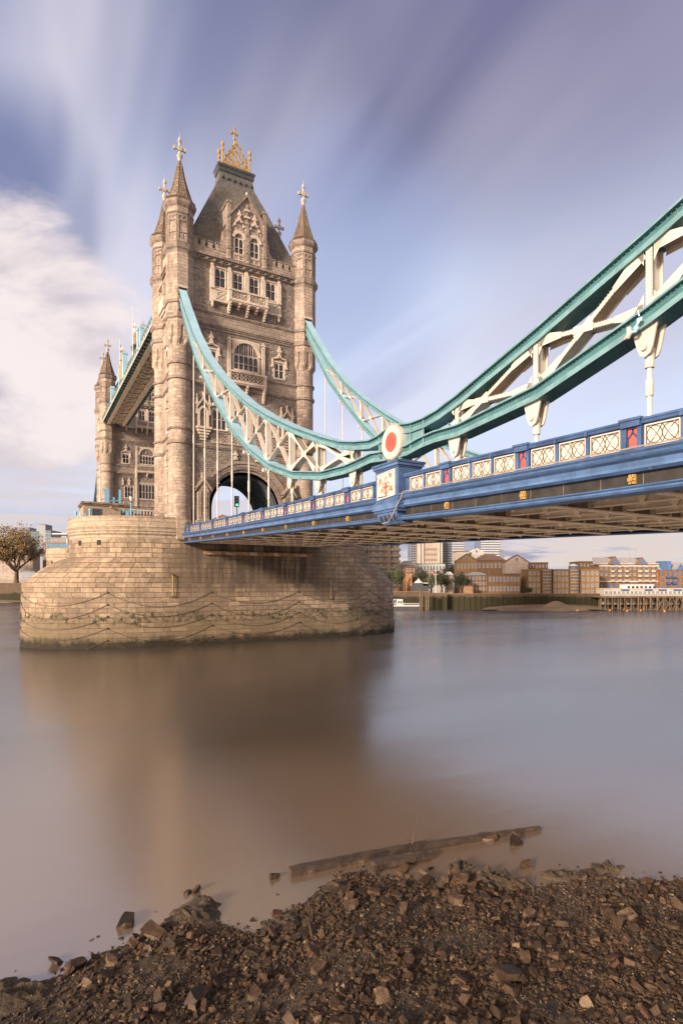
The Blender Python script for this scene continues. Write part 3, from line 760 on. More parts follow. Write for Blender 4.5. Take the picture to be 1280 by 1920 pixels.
        for z_ in (21.0, 22.3): gb.fb(c - .5, c + .5, z_ - .45, z_ - .3, 1.1, 1.2)
        for q in (-1, 0, 1): gb.fb(c + q * .45 - .06, c + q * .45 + .06, 19.2, 23.0, 1.1, 1.2)
        gb.build('gabled_pedestal', 'smooth_band', root)
    for s in (-1, 1):
        dr = MB(T)
        a, b = (-8.75, -8.22) if s < 0 else (8.22, 8.75)
        dr.fb(a, b, 16.2, 20.4, .0, .03); dr.build('side_door', 'dark_hole', root)
    # battlements
    pp = MB(T)
    pp.fb(-8.6, 8.6, 59.95, 61.0, -.5, .12)
    for s in (-1, 1):
        for k in range(4):
            a = s * (4.35 + k * 1.16); a, b = sorted((a, a + s * .68))
            pp.fb(a, b, 61.0, 62.0, -.42, .1); pp.fb(a - .06, b + .06, 62.0, 62.15, -.5, .2, 1)
            c, d = sorted((b if s > 0 else a, (b if s > 0 else a) + s * .48)); pp.fb(c, d, 61.0, 61.12, -.5, .18, 1)
    pp.build('battlement', ['smooth_band', 'string_dark'], root)
    # dormer gable
    dz = .30
    gg = MB(T)
    wins = []
    dm = gg
    f = gothic(1.0, 1.3)
    for c in (-1.3, 1.3): wins.append((c - .72 - .1, c + .72 + .1, 61.2, 64.6))
    wallgrid(dm, -3.0, 3.0, 60.0, 66.7, wins, o=dz)
    dm.face([(-3.0, dz, 66.7), (3.0, dz, 66.7), (0, dz, 70.7)])
    for s in (-1, 1):
        dm.face([(s * 3.0, dz, 60), (s * 3.0, dz, 66.7), (s * 3.0, -4.6, 66.7), (s * 3.0, -4.6, 60)])
        dm.fb(s * 3.0 - .26, s * 3.0 + .26, 60, 69.0, -.3, dz + .3); dm.fb(s * 3.0 - .4, s * 3.0 + .4, 68.8, 69.15, -2.6, dz + .4, 1)
        dm.fb(s * 3.0 - .22, s * 3.0 + .22, 66, 68.8, -2.4, -.2)
        for (a, b, c_, d_) in ((3.2, 4.3, 61.0, 62.9), (3.2, 3.9, 62.9, 64.8)):
            q0, q1 = s * a, s * b
            dm.face([(q0, dz - .1, c_), (q1, dz - .1, c_), (q1, dz - .1, d_ - .5), (s * (b - .35), dz - .1, d_), (q0, dz - .1, d_)])
            dm.face([(q1, dz - .1, c_), (q1, -2.5, c_), (q1, -2.5, d_ - .5), (q1, dz - .1, d_ - .5)])
            dm.face([(q1, dz - .1, d_ - .5), (q1, -2.5, d_ - .5), (s * (b - .35), -2.5, d_), (s * (b - .35), dz - .1, d_)], 1)
        # copings
        dm.face([(s * 3.3, dz + .35, 66.3), (s * 3.3, dz + .35, 66.75), (0, dz + .35, 71.1), (0, dz + .35, 70.6)], 1)
        dm.face([(s * 3.3, dz + .35, 66.75), (s * 3.3, -.3, 66.75), (0, -.3, 71.1), (0, dz + .35, 71.1)], 1)
        dm.face([(s * 3.3, dz + .35, 66.3), (s * 3.3, dz, 66.3), (0, dz, 70.6), (0, dz + .35, 70.6)], 1)
        dm.face([(s * 3.0, -.3, 66.7), (0, -.3, 70.9), (0, -6.5, 70.9), (s * 3.0, -6.5, 66.7)], 2)
    dm.fb(-.28, .28, 60, 66.2, dz, dz + .3); dm.fb(-.14, .14, 66.2, 69.5, dz, dz + .2)
    for z_ in (61.6, 64.3, 66.2): dm.fb(-.36, .36, z_, z_ + .25, dz, dz + .38)
    for s in (-1, 1):
        for z_ in (61.6, 64.3): dm.fb(s * 3.0 - .34, s * 3.0 + .34, z_, z_ + .22, -.2, dz + .38)
    dm.build('dormer_gable', ['smooth_band', 'string_dark', 'roof_slate'], root)
    dw = []
    for c in (-1.3, 1.3):
        window(root, T, c - .72, c + .72, 61.3, 64.5, 2, (.42,), arch=(.75, 63.7), fw=.14, o=dz)
    cv = TBar(T)
    for c in (-1.3, 1.3):
        archband(cv, c, 64.6, gothic(1.1, 1.9), 1.0, gothic(1.22, 2.15), 1.15, dz, dz + .16, 14)
        pinnacle(cv, c, 66.5, 68.2, .5, dz, dz + .25)
        for q in (-1, 1):
            for t_ in (.35, .7): cv.fb(c + q * 1.15 * (1 - t_) - .16, c + q * 1.15 * (1 - t_) + .16, 64.9 + 1.9 * t_, 65.2 + 1.9 * t_, dz, dz + .32)
        tracery_panel(cv, c - .7, c + .7, 64.75, 65.5, dz + .04, 2, t=.08); frieze(cv, c - .8, c + .8, 60.2, 61.1, 2, dz + .08)
    for z_ in (67.2, 68.3): cv.fb(-.42, .42, z_, z_ + .3, dz, dz + .34)
    cv.lathe([(.12, 70.9), (.22, 71.2), (.05, 71.6)], 0, dz, 6)
    cv.build('gable_carving', 'dressing', root)

def narrow_face(root, T):
    holes = []
    for c in (0,): holes.append(window(root, T, c - .9, c + .9, 43.0, 46.3, 3, (.5,), arch=(1.0, 45.2), fw=.25))
    for a, b in ((55.3, 58.0), (33.2, 36.4), (23.4, 27.2)): holes.append(window(root, T, -.85, .85, a, b, 2, (.5,), fw=.3))
    wb = MB(T); wallgrid(wb, -3.9, 3.9, 13.5, 60.0, holes); wb.build('rubble_wall', 'smooth_band', root)
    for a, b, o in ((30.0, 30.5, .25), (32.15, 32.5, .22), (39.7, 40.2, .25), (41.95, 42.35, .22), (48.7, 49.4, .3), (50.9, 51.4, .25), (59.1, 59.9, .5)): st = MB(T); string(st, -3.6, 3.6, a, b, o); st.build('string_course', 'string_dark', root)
    d = MB(T)
    for k in range(4): d.fb(-1.7 + k * .25, 1.7 - k * .25, 52.2 - k * .45, 52.65 - k * .45, 0, 1.15 - .27 * k)
    d.fb(-1.7, 1.7, 52.65, 54.2, 0, 1.15); d.fb(-1.8, 1.8, 54.2, 54.5, 0, 1.25)
    for s in (-1, 1): d.fb(s * 1.5 - .2, s * 1.5 + .2, 54.5, 55.9, .8, 1.2)
    d.fb(-1.75, 1.75, 55.9, 56.2, .1, 1.3); d.build('oriel_balcony', 'dressing', root)
    d = MB(T)
    for k in range(7): d.fb(-1.5 + k * .44, -1.22 + k * .44, 44.9 + 2.0, 48.6, 0, .45); 
    d.fb(-1.7, 1.7, 48.3, 48.6, 0, .5); d.build('corbel_table', 'dressing', root)
    for z_ in (36.9, 27.6): d = MB(T); pinnacle(d, 0, z_, z_ + 2.4, .8, 0, .4); d.build('pinnacle', 'dressing', root)
    for z_ in (19.5, 22.0): d = MB(T); d.fb(-.5, .5, z_, z_ + .5, 0, .3); d.fb(-.3, .3, z_ - .3, z_, 0, .2); d.build('corbel', 'dressing', root)
    d = MB(T)
    d.fb(-3.4, 3.4, 59.95, 61.0, -.5, .1)
    for k in range(5): d.fb(-3.1 + k * 1.3, -2.4 + k * 1.3, 61.0, 62.1, -.4, .1)
    d.build('battlement', 'dressing', root)

def tower(label):
    root = empty('bridge_tower', (0, 0, 16.0), label, 'tower', 'towers of the bridge')
    S_ = lambda u, o, z: (u, -5.8 - o, z)
    N_ = lambda u, o, z: (-u, 5.8 + o, z)
    W_ = lambda u, o, z: (-11.0 - o, -u, z)
    E_ = lambda u, o, z: (11.0 + o, u, z)
    for sx in (-1, 1):
        for sy in (-1, 1): turret(root, sx * TA, sy * TB)
    wide_face(root, S_, False); wide_face(root, N_, True)
    narrow_face(root, W_); narrow_face(root, E_)
    # road tunnel
    tn = MB(); f0 = parch(AW, AR, 2.1, .52); SEG = 28
    for j in range(13):
        y0 = -5.5 + j * 11.0 / 13; y1 = y0 + 11.0 / 13
        P = [(-AW * cos(pi * k / SEG), f0(-AW * cos(pi * k / SEG)) + AS) for k in range(SEG + 1)]
        P = [(-AW, 15.5)] + P + [(AW, 15.5)]
        for a, b in zip(P, P[1:]):
            tn.face([(a[0], y0, a[1]), (b[0], y0, b[1]), (b[0], y1, b[1]), (a[0], y1, a[1])], 0)
        Q = [(a * .965, (z - AS) * .965 + AS if z > AS else z) for a, z in P]
        if j == 0: continue
        for (a, b), (c, d) in zip(zip(P, P[1:]), zip(Q, Q[1:])):
            for yy in (y0, y0 + .16):
                tn.face([(a[0], yy, a[1]), (b[0], yy, b[1]), (d[0], yy, d[1]), (c[0], yy, c[1])], 1)
            tn.face([(c[0], y0, c[1]), (d[0], y0, d[1]), (d[0], y0 + .16, d[1]), (c[0], y0 + .16, c[1])], 2)
    tn.build('vault', ['lead', 'lead', 'teal_edge'], root)
    for sx in (-1, 1):
        sl = MB(); sl.box((sx * TA - .56, -7.13, 49.6), (sx * TA + .56, -6.9, 53.2), 0); sl.box((sx * TA - .75, -7.2, 53.2), (sx * TA + .75, -6.9, 53.5), 1); sl.build('chain_slot', ['dark_hole', 'dressing'], root)
    rd = MB(); rd.box((-9.2, -9.8, 15.6), (9.2, 9.8, 16.15)); rd.build('roadway', 'asphalt', root)
    # roof
    rf = MB()
    def rr(z, a, b): return [(-a, -b, z), (a, -b, z), (a, b, z), (-a, b, z)]
    L = [(60.6, 9.6, 5.7), (62.0, 9.35, 5.25), (66.8, 7.15, 3.9), (72.0, 4.75, 2.4), (75.6, 3.05, 1.25), (77.2, 2.85, 1.05)]
    rf.loft([rr(*q) for q in L], us=[0, 14, 20, 34, 40])
    ro = rf.build('roof', 'roof_slate', root)
    pl = MB()
    pl.loft([rr(77.2, 2.85, 1.05), rr(77.4, 3.05, 1.2), rr(77.9, 3.1, 1.25), rr(78.1, 3.2, 1.4), rr(78.4, 3.25, 1.42), rr(78.6, 3.0, 1.2)], cap1=True)
    for k in range(6):
        for s in (-1, 1):
            u = -2.5 + k; pl.lathe([(.02, 75.9), (.2, 76.1), (.2, 76.35), (.02, 76.6)], u, s * 1.25, 8)
    pl.build('ridge_platform', 'lead', ro)
    cr = MB()
    for s in (-1, 1):
        y = s * 1.0
        cr.box((-2.5, y - .08, 78.55), (2.5, y + .08, 79.1))
        for q in (-1, 1): cr.bar((q * 2.2, y, 79.1), (0, y, 82.9), .16, .16, 0, up=(0, 1, 0))
        cr.bar((0, y, 79), (0, y, 83.2), .2, .2, 0, up=(0, 1, 0))
        for q in (-1, 1):
            for t_ in (.25, .5, .75):
                xx = q * 2.2 * (1 - t_); cr.bar((xx, y, 79.1), (xx, y, 79.1 + 3.8 * t_), .1, .1, 0, up=(0, 1, 0)); cr.box((xx + q * .12 - .13, y - .13, 79.1 + 3.8 * t_), (xx + q * .12 + .13, y + .13, 79.45 + 3.8 * t_))
            cr.bar((q * 1.65, y, 79.1), (0, y, 81.6), .1, .1, 0, up=(0, 1, 0)); cr.bar((q * .4, y, 79.1), (q * 1.5, y, 80.3), .1, .1, 0, up=(0, 1, 0))
    for s in (-1, 1):
        cr.bar((s * 2.3, -1.0, 79.0), (s * 2.3, 1.0, 79.0), .15, .5); cr.bar((0, s * 1.0, 82.8), (0, 0, 83.4), .12, .12)
        for q in (-1, 1): cr.lathe([(.14, 78.6), (.14, 80.6), (.27, 80.8), (.27, 81.0), (.13, 81.1), (.13, 81.4), (.3, 81.7), (.24, 82.1), (.05, 82.4)], s * 2.35, q * 1.0, 8)
    cr.lathe([(.2, 82.6), (.14, 83.2), (.12, 83.9), (.26, 84.05), (.26, 84.3), (.11, 84.4), (.11, 85.8), (.2, 85.9), (.05, 86.1), (.02, 86.9)], 0, 0, 8)
    cr.box((-.55, -.1, 85.0), (.55, .1, 85.25)); cr.box((-.62, -.16, 84.92), (-.42, .16, 85.33)); cr.box((.42, -.16, 84.92), (.62, .16, 85.33))
    cr.build('crest', 'gold', ro)
    return root
near_tower = tower('near stone tower with four spired turrets, steep grey roof and gold crest')
far_tower = copy_tree(near_tower)
far_tower.location = (0, LEN, 16.0); far_tower.rotation_euler = (0, 0, pi)
far_tower['label'] = 'far stone tower half hidden behind the near one, below the raised walkway'

# ================================================================ piers
def pier_out(a, lo, off=0.0):            # a in [0,1] runs from (-14,-9.9) ... all round, west end first
    pass
def plan(ex, pw, off=0.0, n=22, hy=9.9, xs=14.0):
    P = []
    for k in range(n + 1):                # west end from south to north
        t = pi * k / n
        sy = -cos(t); sx = sin(t)
        P.append((-xs - (ex - xs + off) * abs(sx) ** 1.0, (hy + off) * (abs(sy) ** pw) * (1 if sy > 0 else -1)))
    Q = [(-xs + 2 * xs * k / 8.0, hy + off) for k in range(1, 8)]
    E_ = [(-p[0], -p[1]) for p in P]
    Q2 = [(-q[0], -q[1]) for q in Q]
    return P + Q + E_ + Q2
def pier(label):
    root = empty('bridge_pier', (0, 0, 0), label, 'bridge pier', 'piers of the bridge')
    def R(pl, z): return [(p[0], p[1], z) for p in pl]
    up = lambda off=0.0: plan(25.3, 1.0, off)
    lo = lambda off=0.0: plan(31.3, 1.12, off)
    us = [0.0]; l0 = lo()
    for k in range(len(l0)): us.append(us[-1] + hypot(l0[(k + 1) % len(l0)][0] - l0[k][0], l0[(k + 1) % len(l0)][1] - l0[k][1]))
    A = MB()
    rings = [R(lo(.55), -4.0), R(lo(.35), 0.0), R(lo(.0), 8.3)]
    L, U = lo(), up(-.25)
    for t_ in (.0, .12, .3, .5, .7, .85, 1.0):
        a = t_ * pi / 2; f = 1 - cos(a) if t_ < 1 else 1.0; g = sin(a)
        f = t_ ** 1.15
        rings.append([(l[0] * (1 - f) + u[0] * f, l[1] * (1 - f) + u[1] * f, 8.95 + 3.9 * (.45 * t_ + .55 * sin(t_ * pi / 2))) for l, u in zip(L, U)])
    A.loft(rings, us=us)
    A.build('cutwater', 'pier_granite', root)
    B = MB()
    us2 = [0.0]; u0 = up()
    for k in range(len(u0)): us2.append(us2[-1] + hypot(u0[(k + 1) % len(u0)][0] - u0[k][0], u0[(k + 1) % len(u0)][1] - u0[k][1]))
    B.loft([R(up(), 8.95), R(up(), 15.3)], us=us2, cap1=True)
    B.build('drum', 'pier_granite', root)
    # cornice and parapet round each end
    W_, = (up(),)
    for sgn in (-1, 1):
        def arc(off, z):
            pl = plan(25.3, 1.0, off)[:23]
            pl = [(-10.95, -9.9 - off)] + pl + [(-10.95, 9.9 + off)]
            return [(-sgn * p[0], -sgn * p[1], z) for p in pl] if sgn > 0 else [(p[0], p[1], z) for p in pl]
        C = MB()
        uu = [0.0]; a0 = arc(0, 0)
        for k in range(len(a0) - 1): uu.append(uu[-1] + hypot(a0[k + 1][0] - a0[k][0], a0[k + 1][1] - a0[k][1]))
        prof = [(0, 15.3), (0, 15.75), (.22, 15.95), (.12, 16.2), (.3, 16.35), (.3, 16.6), (.16, 16.7), (.34, 16.95), (.3, 17.1), (.12, 17.15), (.12, 18.2), (.2, 18.25), (.2, 18.45), (-.45, 18.48), (-.45, 17.0)]
        C.loft([arc(o, z) for o, z in prof], us=uu, closed=False)
        fl = arc(-.3, 17.0); C.face(fl)
        C.box((sgn * 10.95, -10.12, 15.3) if sgn > 0 else (-12.0, -10.35, 15.3), (12.0, -9.3, 18.6) if sgn > 0 else (-10.9, -9.3, 18.6))
        C.box((10.9, 9.3, 15.3) if sgn > 0 else (-12.0, 9.3, 15.3), (12.0, 10.35, 18.6) if sgn > 0 else (-10.9, 10.35, 18.6))
        C.build('parapet', 'pier_parapet', root)
    # drain openings below the cornice
    for sgn in (-1, 1):
        for sy in (-1, 1):
            for x_ in (-24.2, -22.0):
                D = MB()
                yv = 9.9 * sqrt(1 - ((abs(x_) - 14) / 11.3) ** 2)
                nx, ny = x_ * 0 + (-(abs(x_) - 14) / 11.3 ** 2), -yv / 9.9 ** 2; l = hypot(nx, ny); nx /= l; ny /= l
                c = (x_, -yv)
                q = [(c[0] + nx * .012 + a * -ny * .32, c[1] + ny * .012 + a * nx * .32, zz) for a, zz in ((-1, 14.35), (1, 14.35), (1, 15.05), (-1, 15.05))]
                D.face([(p[0] * -sgn, p[1] * -sy, p[2]) for p in q]); D.build('drain_opening', 'dark_hole', root)
    # hanging mooring chains
    base = plan(31.3, 1.12, .0, n=120)
    cum = [0.0]
    for k in range(len(base)): cum.append(cum[-1] + hypot(base[(k + 1) % len(base)][0] - base[k][0], base[(k + 1) % len(base)][1] - base[k][1]))
    tot = cum[-1]
    def at(s_, z):
        s_ %= tot; off = .35 * (1 - z / 8.3) + .07
        i = max(0, min(len(base) - 1, next(k for k in range(len(cum) - 1) if cum[k + 1] >= s_)))
        a, b = base[i], base[(i + 1) % len(base)]; f = (s_ - cum[i]) / max(1e-6, cum[i + 1] - cum[i])
        x_, y_ = a[0] + (b[0] - a[0]) * f, a[1] + (b[1] - a[1]) * f
        dx, dy = b[0] - a[0], b[1] - a[1]; l = hypot(dx, dy) or 1
        return (x_ - dy / l * off * 1.0, y_ + dx / l * off, z)
    nsw = int(round(tot / 13.9)); w = tot / nsw
    # phase so that one peak sits at x=-6.7 on the south face
    i0 = min(range(len(base)), key=lambda k: hypot(base[k][0] + 6.7, base[k][1] + 9.9)); ph = cum[i0] % w
    for row, zp in enumerate((7.7, 6.05, 4.4, 2.8, 1.15)):
        H = MB()
        for k in range(nsw):
            pts = []
            for j in range(15):
                f = j / 14.0; z_ = zp - (1.85 + .22 * sin(k * 2.3 + row * 1.7)) * (1 - (2 * f - 1) ** 2)
                if z_ > -.3: pts.append(at(ph + (k + f) * w, z_))
                elif len(pts) > 1: H.tube(pts, .032, 5); pts = []
            if len(pts) > 1: H.tube(pts, .032, 5)
            p = at(ph + k * w, zp); H.lathe([(.12, zp - .12), (.12, zp + .12)], p[0], p[1], 6)
        H.build('mooring_chain', 'iron_chain', root)
    return root
near_pier = pier('near granite pier with rounded drum, sloping cutwater and hanging chains under the foreground tower')
far_pier = copy_tree(near_pier); far_pier.location = (0, LEN, 0); far_pier['label'] = 'far granite pier showing only a pale corner behind the near pier'
xb = MB(); xb.box((-8.0, -10.25, 13.25), (9.45, -9.92, 13.75)); tag(xb.build('service_pipe', 'rust'), 'long rusty white service trunking fixed on the pier wall beneath the deck', 'pipe')
for x_, z0_, z1_, lb in ((-12.6, 7.1, 10.2, 'left of the two yellow depth poles on the pier face'), (13.0, 6.4, 9.7, 'right of the two yellow depth poles on the pier face')):
    pb = MB(); pb.tube([(x_, -10.22, z0_), (x_, -10.22, z1_)], .065, 8, 0); pb.box((x_ - .14, -10.25, z0_ - .1), (x_ + .14, -9.92, z0_ + .08), 1); pb.box((x_ - .14, -10.25, z1_ - .08), (x_ + .14, -9.92, z1_ + .1), 1)
    tag(pb.build('depth_pole', ['yellow_pole', 'iron_chain']), lb, 'pole', 'yellow poles on the pier')

# ================================================================ side span
ZT = [(-92, 14.95), (-81.5, 15.2), (-77.5, 15.33), (-70.3, 15.58), (-61.2, 15.76), (-53, 15.95), (-41.8, 16.26), (-24.3, 16.77), (-11.4, 17.25), (-9.4, 17.32)]
ZB = [(-92, 12.2), (-81.5, 12.39), (-77.5, 12.46), (-71, 12.62), (-61, 12.99), (-41.8, 13.67), (-24.3, 14.27), (-11.4, 14.75), (-9.4, 14.82)]
YS = -92.0; YE = -9.95
HY = [-13.3 - 5.55 * k for k in range(15)]; PIN = -63.2
def zt(y): return interp(ZT, y)
def zf(y, d): return zt(y) - d * (zt(y) - interp(ZB, y)) / 2.88
def strip(mb, prof, side, ys, mats_):
    for a, b in zip(ys, ys[1:]):
        for (p, q), mi in zip(zip(prof, prof[1:]), mats_):
            X = lambda o: side * (10.6 + o)
            mb.face([(X(p[1]), a, zf(a, p[0])), (X(p[1]), b, zf(b, p[0])), (X(q[1]), b, zf(b, q[0])), (X(q[1]), a, zf(a, q[0]))], mi)
ysec = sorted({YS + 2.0 * k for k in range(42)} | {YE} | set(y for y, _ in ZT[1:-1]))
ysec = [y for y in ysec if YS <= y <= YE]
def side_span(label, rot):
    root = empty('bridge_deck', (0, 0, 16.0), label, 'bridge deck', 'side spans of the bridge')
    for side in (-1, 1):
        r = MB(); strip(r, [(.26, -.1), (0, -.05), (-.03, .1), (0, .36), (.09, .40), (.13, .36), (.22, .33), (.26, .2)], side, ysec, [0] * 7)
        r.build('handrail', 'blue_paint', root)
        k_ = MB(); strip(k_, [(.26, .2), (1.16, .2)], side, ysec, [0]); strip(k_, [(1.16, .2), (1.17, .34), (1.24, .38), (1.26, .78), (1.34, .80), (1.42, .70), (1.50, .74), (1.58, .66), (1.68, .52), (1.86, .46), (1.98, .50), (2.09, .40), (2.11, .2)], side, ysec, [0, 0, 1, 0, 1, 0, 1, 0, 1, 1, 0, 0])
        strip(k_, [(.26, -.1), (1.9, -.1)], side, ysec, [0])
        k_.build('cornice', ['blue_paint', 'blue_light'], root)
        b_ = MB(); strip(b_, [(2.1, .2), (2.6, .2)], side, ysec, [0])
        y = YS + 1
        while y < YE - 1:
            b_.face([(side * 10.805, y, zf(y, 2.1)), (side * 10.805, y - .018, zf(y, 2.1)), (side * 10.805, y - .018, zf(y, 2.6)), (side * 10.805, y, zf(y, 2.6))], 1); y += 1.85
        b_.build('fascia_band', ['black_band', 'girder_dirty'], root)
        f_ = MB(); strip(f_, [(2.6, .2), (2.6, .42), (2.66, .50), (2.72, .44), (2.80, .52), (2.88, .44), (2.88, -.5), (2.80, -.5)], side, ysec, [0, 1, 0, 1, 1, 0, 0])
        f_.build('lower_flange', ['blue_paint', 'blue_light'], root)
        def TT(y0): return lambda u, o, d: (side * (10.6 + o), y0 - u, zf(y0 - u, d))
        niches = []
        for h in HY:
            if h < YS + 1: continue
            niches.append(h)
        cells = niches
        for h in cells:
            T = TT(h)
            if abs(h - PIN) > 1:
                n_ = MB(T)
                n_.fb(-.78, 0.02, .02, .30, .2, .47); n_.fb(-.84, .08, -.04, .06, .1, .52); n_.fb(-.78, -.6, .26, 1.2, .2, .36); n_.fb(-.16, .02, .26, 1.2, .2, .36); n_.fb(-.6, -.16, 1.05, 1.2, .2, .34)
                n_.fb(-.60, -.16, .26, .36, .2, .33)
                c = -.38
                for q in (-1, 1):
                    n_.bar((c + q * .19, .3, .74), (c + q * .05, .3, .56), .028, .03, 0, up=(0, 1, 0)); n_.bar((c + q * .05, .3, .56), (c, .3, .40), .028, .03, 0, up=(0, 1, 0))
                n_.fb(c - .2, c - .17, .75, 1.05, .2, .31); n_.fb(c + .17, c + .2, .75, 1.05, .2, .31)
                no = n_.build('niche', 'blue_paint', root)
                rd = MB(T); rd.face([(c - .16, .27, 1.05), (c + .16, .27, 1.05), (c + .16, .27, .76), (c, .27, .56), (c - .16, .27, .76)])
                rd.face([(c - .2, .27, .36), (c - .04, .27, .36), (c - .07, .27, .52), (c - .2, .27, .66)]); rd.face([(c + .2, .27, .36), (c + .04, .27, .36), (c + .07, .27, .52), (c + .2, .27, .66)])
                rd.build('red_inlay', 'red_paint', no)
                g_ = MB(T)
                if side < 0:
                    for i in range(7):
                        a = i * 2 * pi / 6; rr_ = .11 if i < 6 else 0
                        g_.lathe([(.02, 0), (.075, .0), (.02, .0)], 0, 0, 3) if False else None
                        g_.fb(-.42 + rr_ * cos(a) - .065, -.42 + rr_ * cos(a) + .065, 2.33 + rr_ * 1.2 * sin(a) - .075, 2.33 + rr_ * 1.2 * sin(a) + .075, .2, .30 + (.05 if i == 6 else 0))
                    g_.fb(-.58, -.26, 2.14, 2.52, .2, .25)
                    g_.build('gilt_boss', 'gold', root)
            # three panels per bay, south of the hanger
            for j in range(3):
                a = .10 + j * 1.58; b = a + 1.36
                if h - b < YS + .3: continue
                yy = h - (a + b) / 2
                if abs(yy - PIN) < 1.7: continue
                P = MB(T)
                m_t = .055
                P.fb(a, b, .29, 1.13, .2, .235, 0)
                for (u0, u1, z0, z1) in ((a, b, .29, .34), (a, b, 1.08, 1.13), (a, a + .05, .34, 1.08), (b - .05, b, .34, 1.08)): P.fb(u0, u1, z0, z1, .235, .275, 0)
                zc = .71; ww = b - a - .16; r_ = .33; c0 = (a + b) / 2
                def curve(pts, w=.022):
                    for p, q in zip(pts, pts[1:]): P.bar((p[0], .245, p[1]), (q[0], .245, q[1]), w, .03, 1, up=(0, 1, 0))
                near = side < 0
                sg = 14 if (near and h < -40) else 8
                if near or j == 1:
                    for q in (-1, 1):
                        cx_ = c0 + q * ww / 4
                        curve([(cx_ + ww / 4 * cos(2 * pi * k / sg), zc + r_ * sin(2 * pi * k / sg)) for k in range(sg + 1)])
                        curve([(c0 + q * ww / 2 * (1 - (k / 6.0)), zc - r_ - .02 + (2 * r_ + .04) * (k / 6.0) ** 1.6) for k in range(7)])
                        curve([(c0 + q * ww / 2 * (1 - (k / 6.0)), zc + r_ + .02 - (2 * r_ + .04) * (k / 6.0) ** 1.6) for k in range(7)])
                        if near and h < -40:
                            for e in range(4): P.fb(cx_ + .07 * cos(e * pi / 2) - .05, cx_ + .07 * cos(e * pi / 2) + .05, zc + .08 * sin(e * pi / 2) - .055, zc + .08 * sin(e * pi / 2) + .055, .235, .255, 2)
                    curve([(a + .07, .36), (b - .07, .36), (b - .07, 1.06), (a + .07, 1.06), (a + .07, .36)], .02)
                P.build('parapet_panel', ['cream_paint', 'outline_brown', 'white_paint'], root)
                if j < 2:
                    q_ = MB(T); q_.fb(b + .03, b + .19, .27, 1.17, .2, .31); q_.fb(b - .01, b + .22, 1.05, 1.17, .2, .35); q_.fb(b + .05, b + .17, .1, .27, .3, .43); q_.build('parapet_post', 'blue_paint', root)
    # gallery of steelwork under the roadway
    gm = MB()
    for h in HY + [h - 2.775 for h in HY]:
        if h < YS: continue
        main = any(abs(h - q) < .01 for q in HY)
        zb = interp(ZB, h)
        if main:
            gm.box((-10.5, h - .03, zb + .1), (10.5, h + .03, zb + 1.55), 1); gm.box((-10.5, h - .25, zb + .04), (10.5, h + .25, zb + .1), 0)
            for k in range(13): x_ = -10.2 + 1.7 * k; gm.face([(x_, h - .03, zb + 1.2), (x_, h - .22, zb + 1.2), (x_, h - .22, zb + .1), (x_, h - .03, zb + .1)], 0); gm.face([(x_, h + .03, zb + 1.2), (x_, h + .22, zb + 1.2), (x_, h + .22, zb + .1), (x_, h + .03, zb + .1)], 0)
            x_ = -10.4
            while x_ < 10.4:
                for q in (-.17, .17): gm.box((x_, h + q - .028, zb + .015), (x_ + .06, h + q + .028, zb + .04), 0)
                x_ += .2
        else:
            gm.box((-10.5, h - .03, zb + .55), (10.5, h + .03, zb + 1.45), 1); gm.box((-10.5, h - .12, zb + .5), (10.5, h + .12, zb + .55), 0)
    gm.build('cross_girder', ['girder_paint', 'girder_dirty'], root)
    for k in range(8):
        x_ = -9.1 + 2.6 * k; sm = MB()
        for a, b in zip(HY, HY[1:] + [YS]):
            a2, b2 = a - .03, b + .03
            if a < YS: continue
            b2 = max(b2, YS)
            for (p, q) in ((a2, (a2 + b2) / 2), ((a2 + b2) / 2, b2)):
                za, zb_ = interp(ZB, p) + .18, interp(ZB, q) + .18
                for dx in (-.02, .02): sm.face([(x_ + dx, p, za), (x_ + dx, q, zb_), (x_ + dx, q, zb_ + 1.1), (x_ + dx, p, za + 1.1)], 0)
                sm.face([(x_ - .14, p, za), (x_ + .14, p, za), (x_ + .14, q, zb_), (x_ - .14, q, zb_)], 0)
                sm.face([(x_ - .14, p, za), (x_ - .14, q, zb_), (x_ - .14, q, zb_ + .06), (x_ - .14, p, za + .06)], 0)
                # knee brackets
                for yy, s_ in ((p, -1), (q, 1)):
                    zz = interp(ZB, yy) + .18
                    sm.face([(x_ - .16, yy, zz + .75), (x_ - .16, yy + s_ * .55, zz + .75), (x_ - .16, yy, zz - .1)], 0)
                    sm.face([(x_ - .16, yy, zz - .1), (x_ - .16, yy + s_ * .55, zz + .75), (x_ + .1, yy + s_ * .55, zz + .75), (x_ + .1, yy, zz - .1)], 0)
                n_ = int(abs(q - p) / .24)
                for i in range(n_):
                    yv = p + (q - p) * (i + .5) / n_; sm.box((x_ - .165, yv - .03, interp(ZB, yv) + .195), (x_ - .14, yv + .03, interp(ZB, yv) + .245), 0)
        sm.build('stringer', ['girder_paint'], root)
    dk = MB()
    for a, b in zip(ysec, ysec[1:]):
        dk.face([(-10.5, a, zf(a, 1.45)), (10.5, a, zf(a, 1.45)), (10.5, b, zf(b, 1.45)), (-10.5, b, zf(b, 1.45))], 0)
        dk.face([(-10.5, a, zf(a, 1.15)), (10.5, a, zf(a, 1.15)), (10.5, b, zf(b, 1.15)), (-10.5, b, zf(b, 1.15))], 1)
    dk.build('road_surface', ['girder_dirty', 'asphalt'], root)
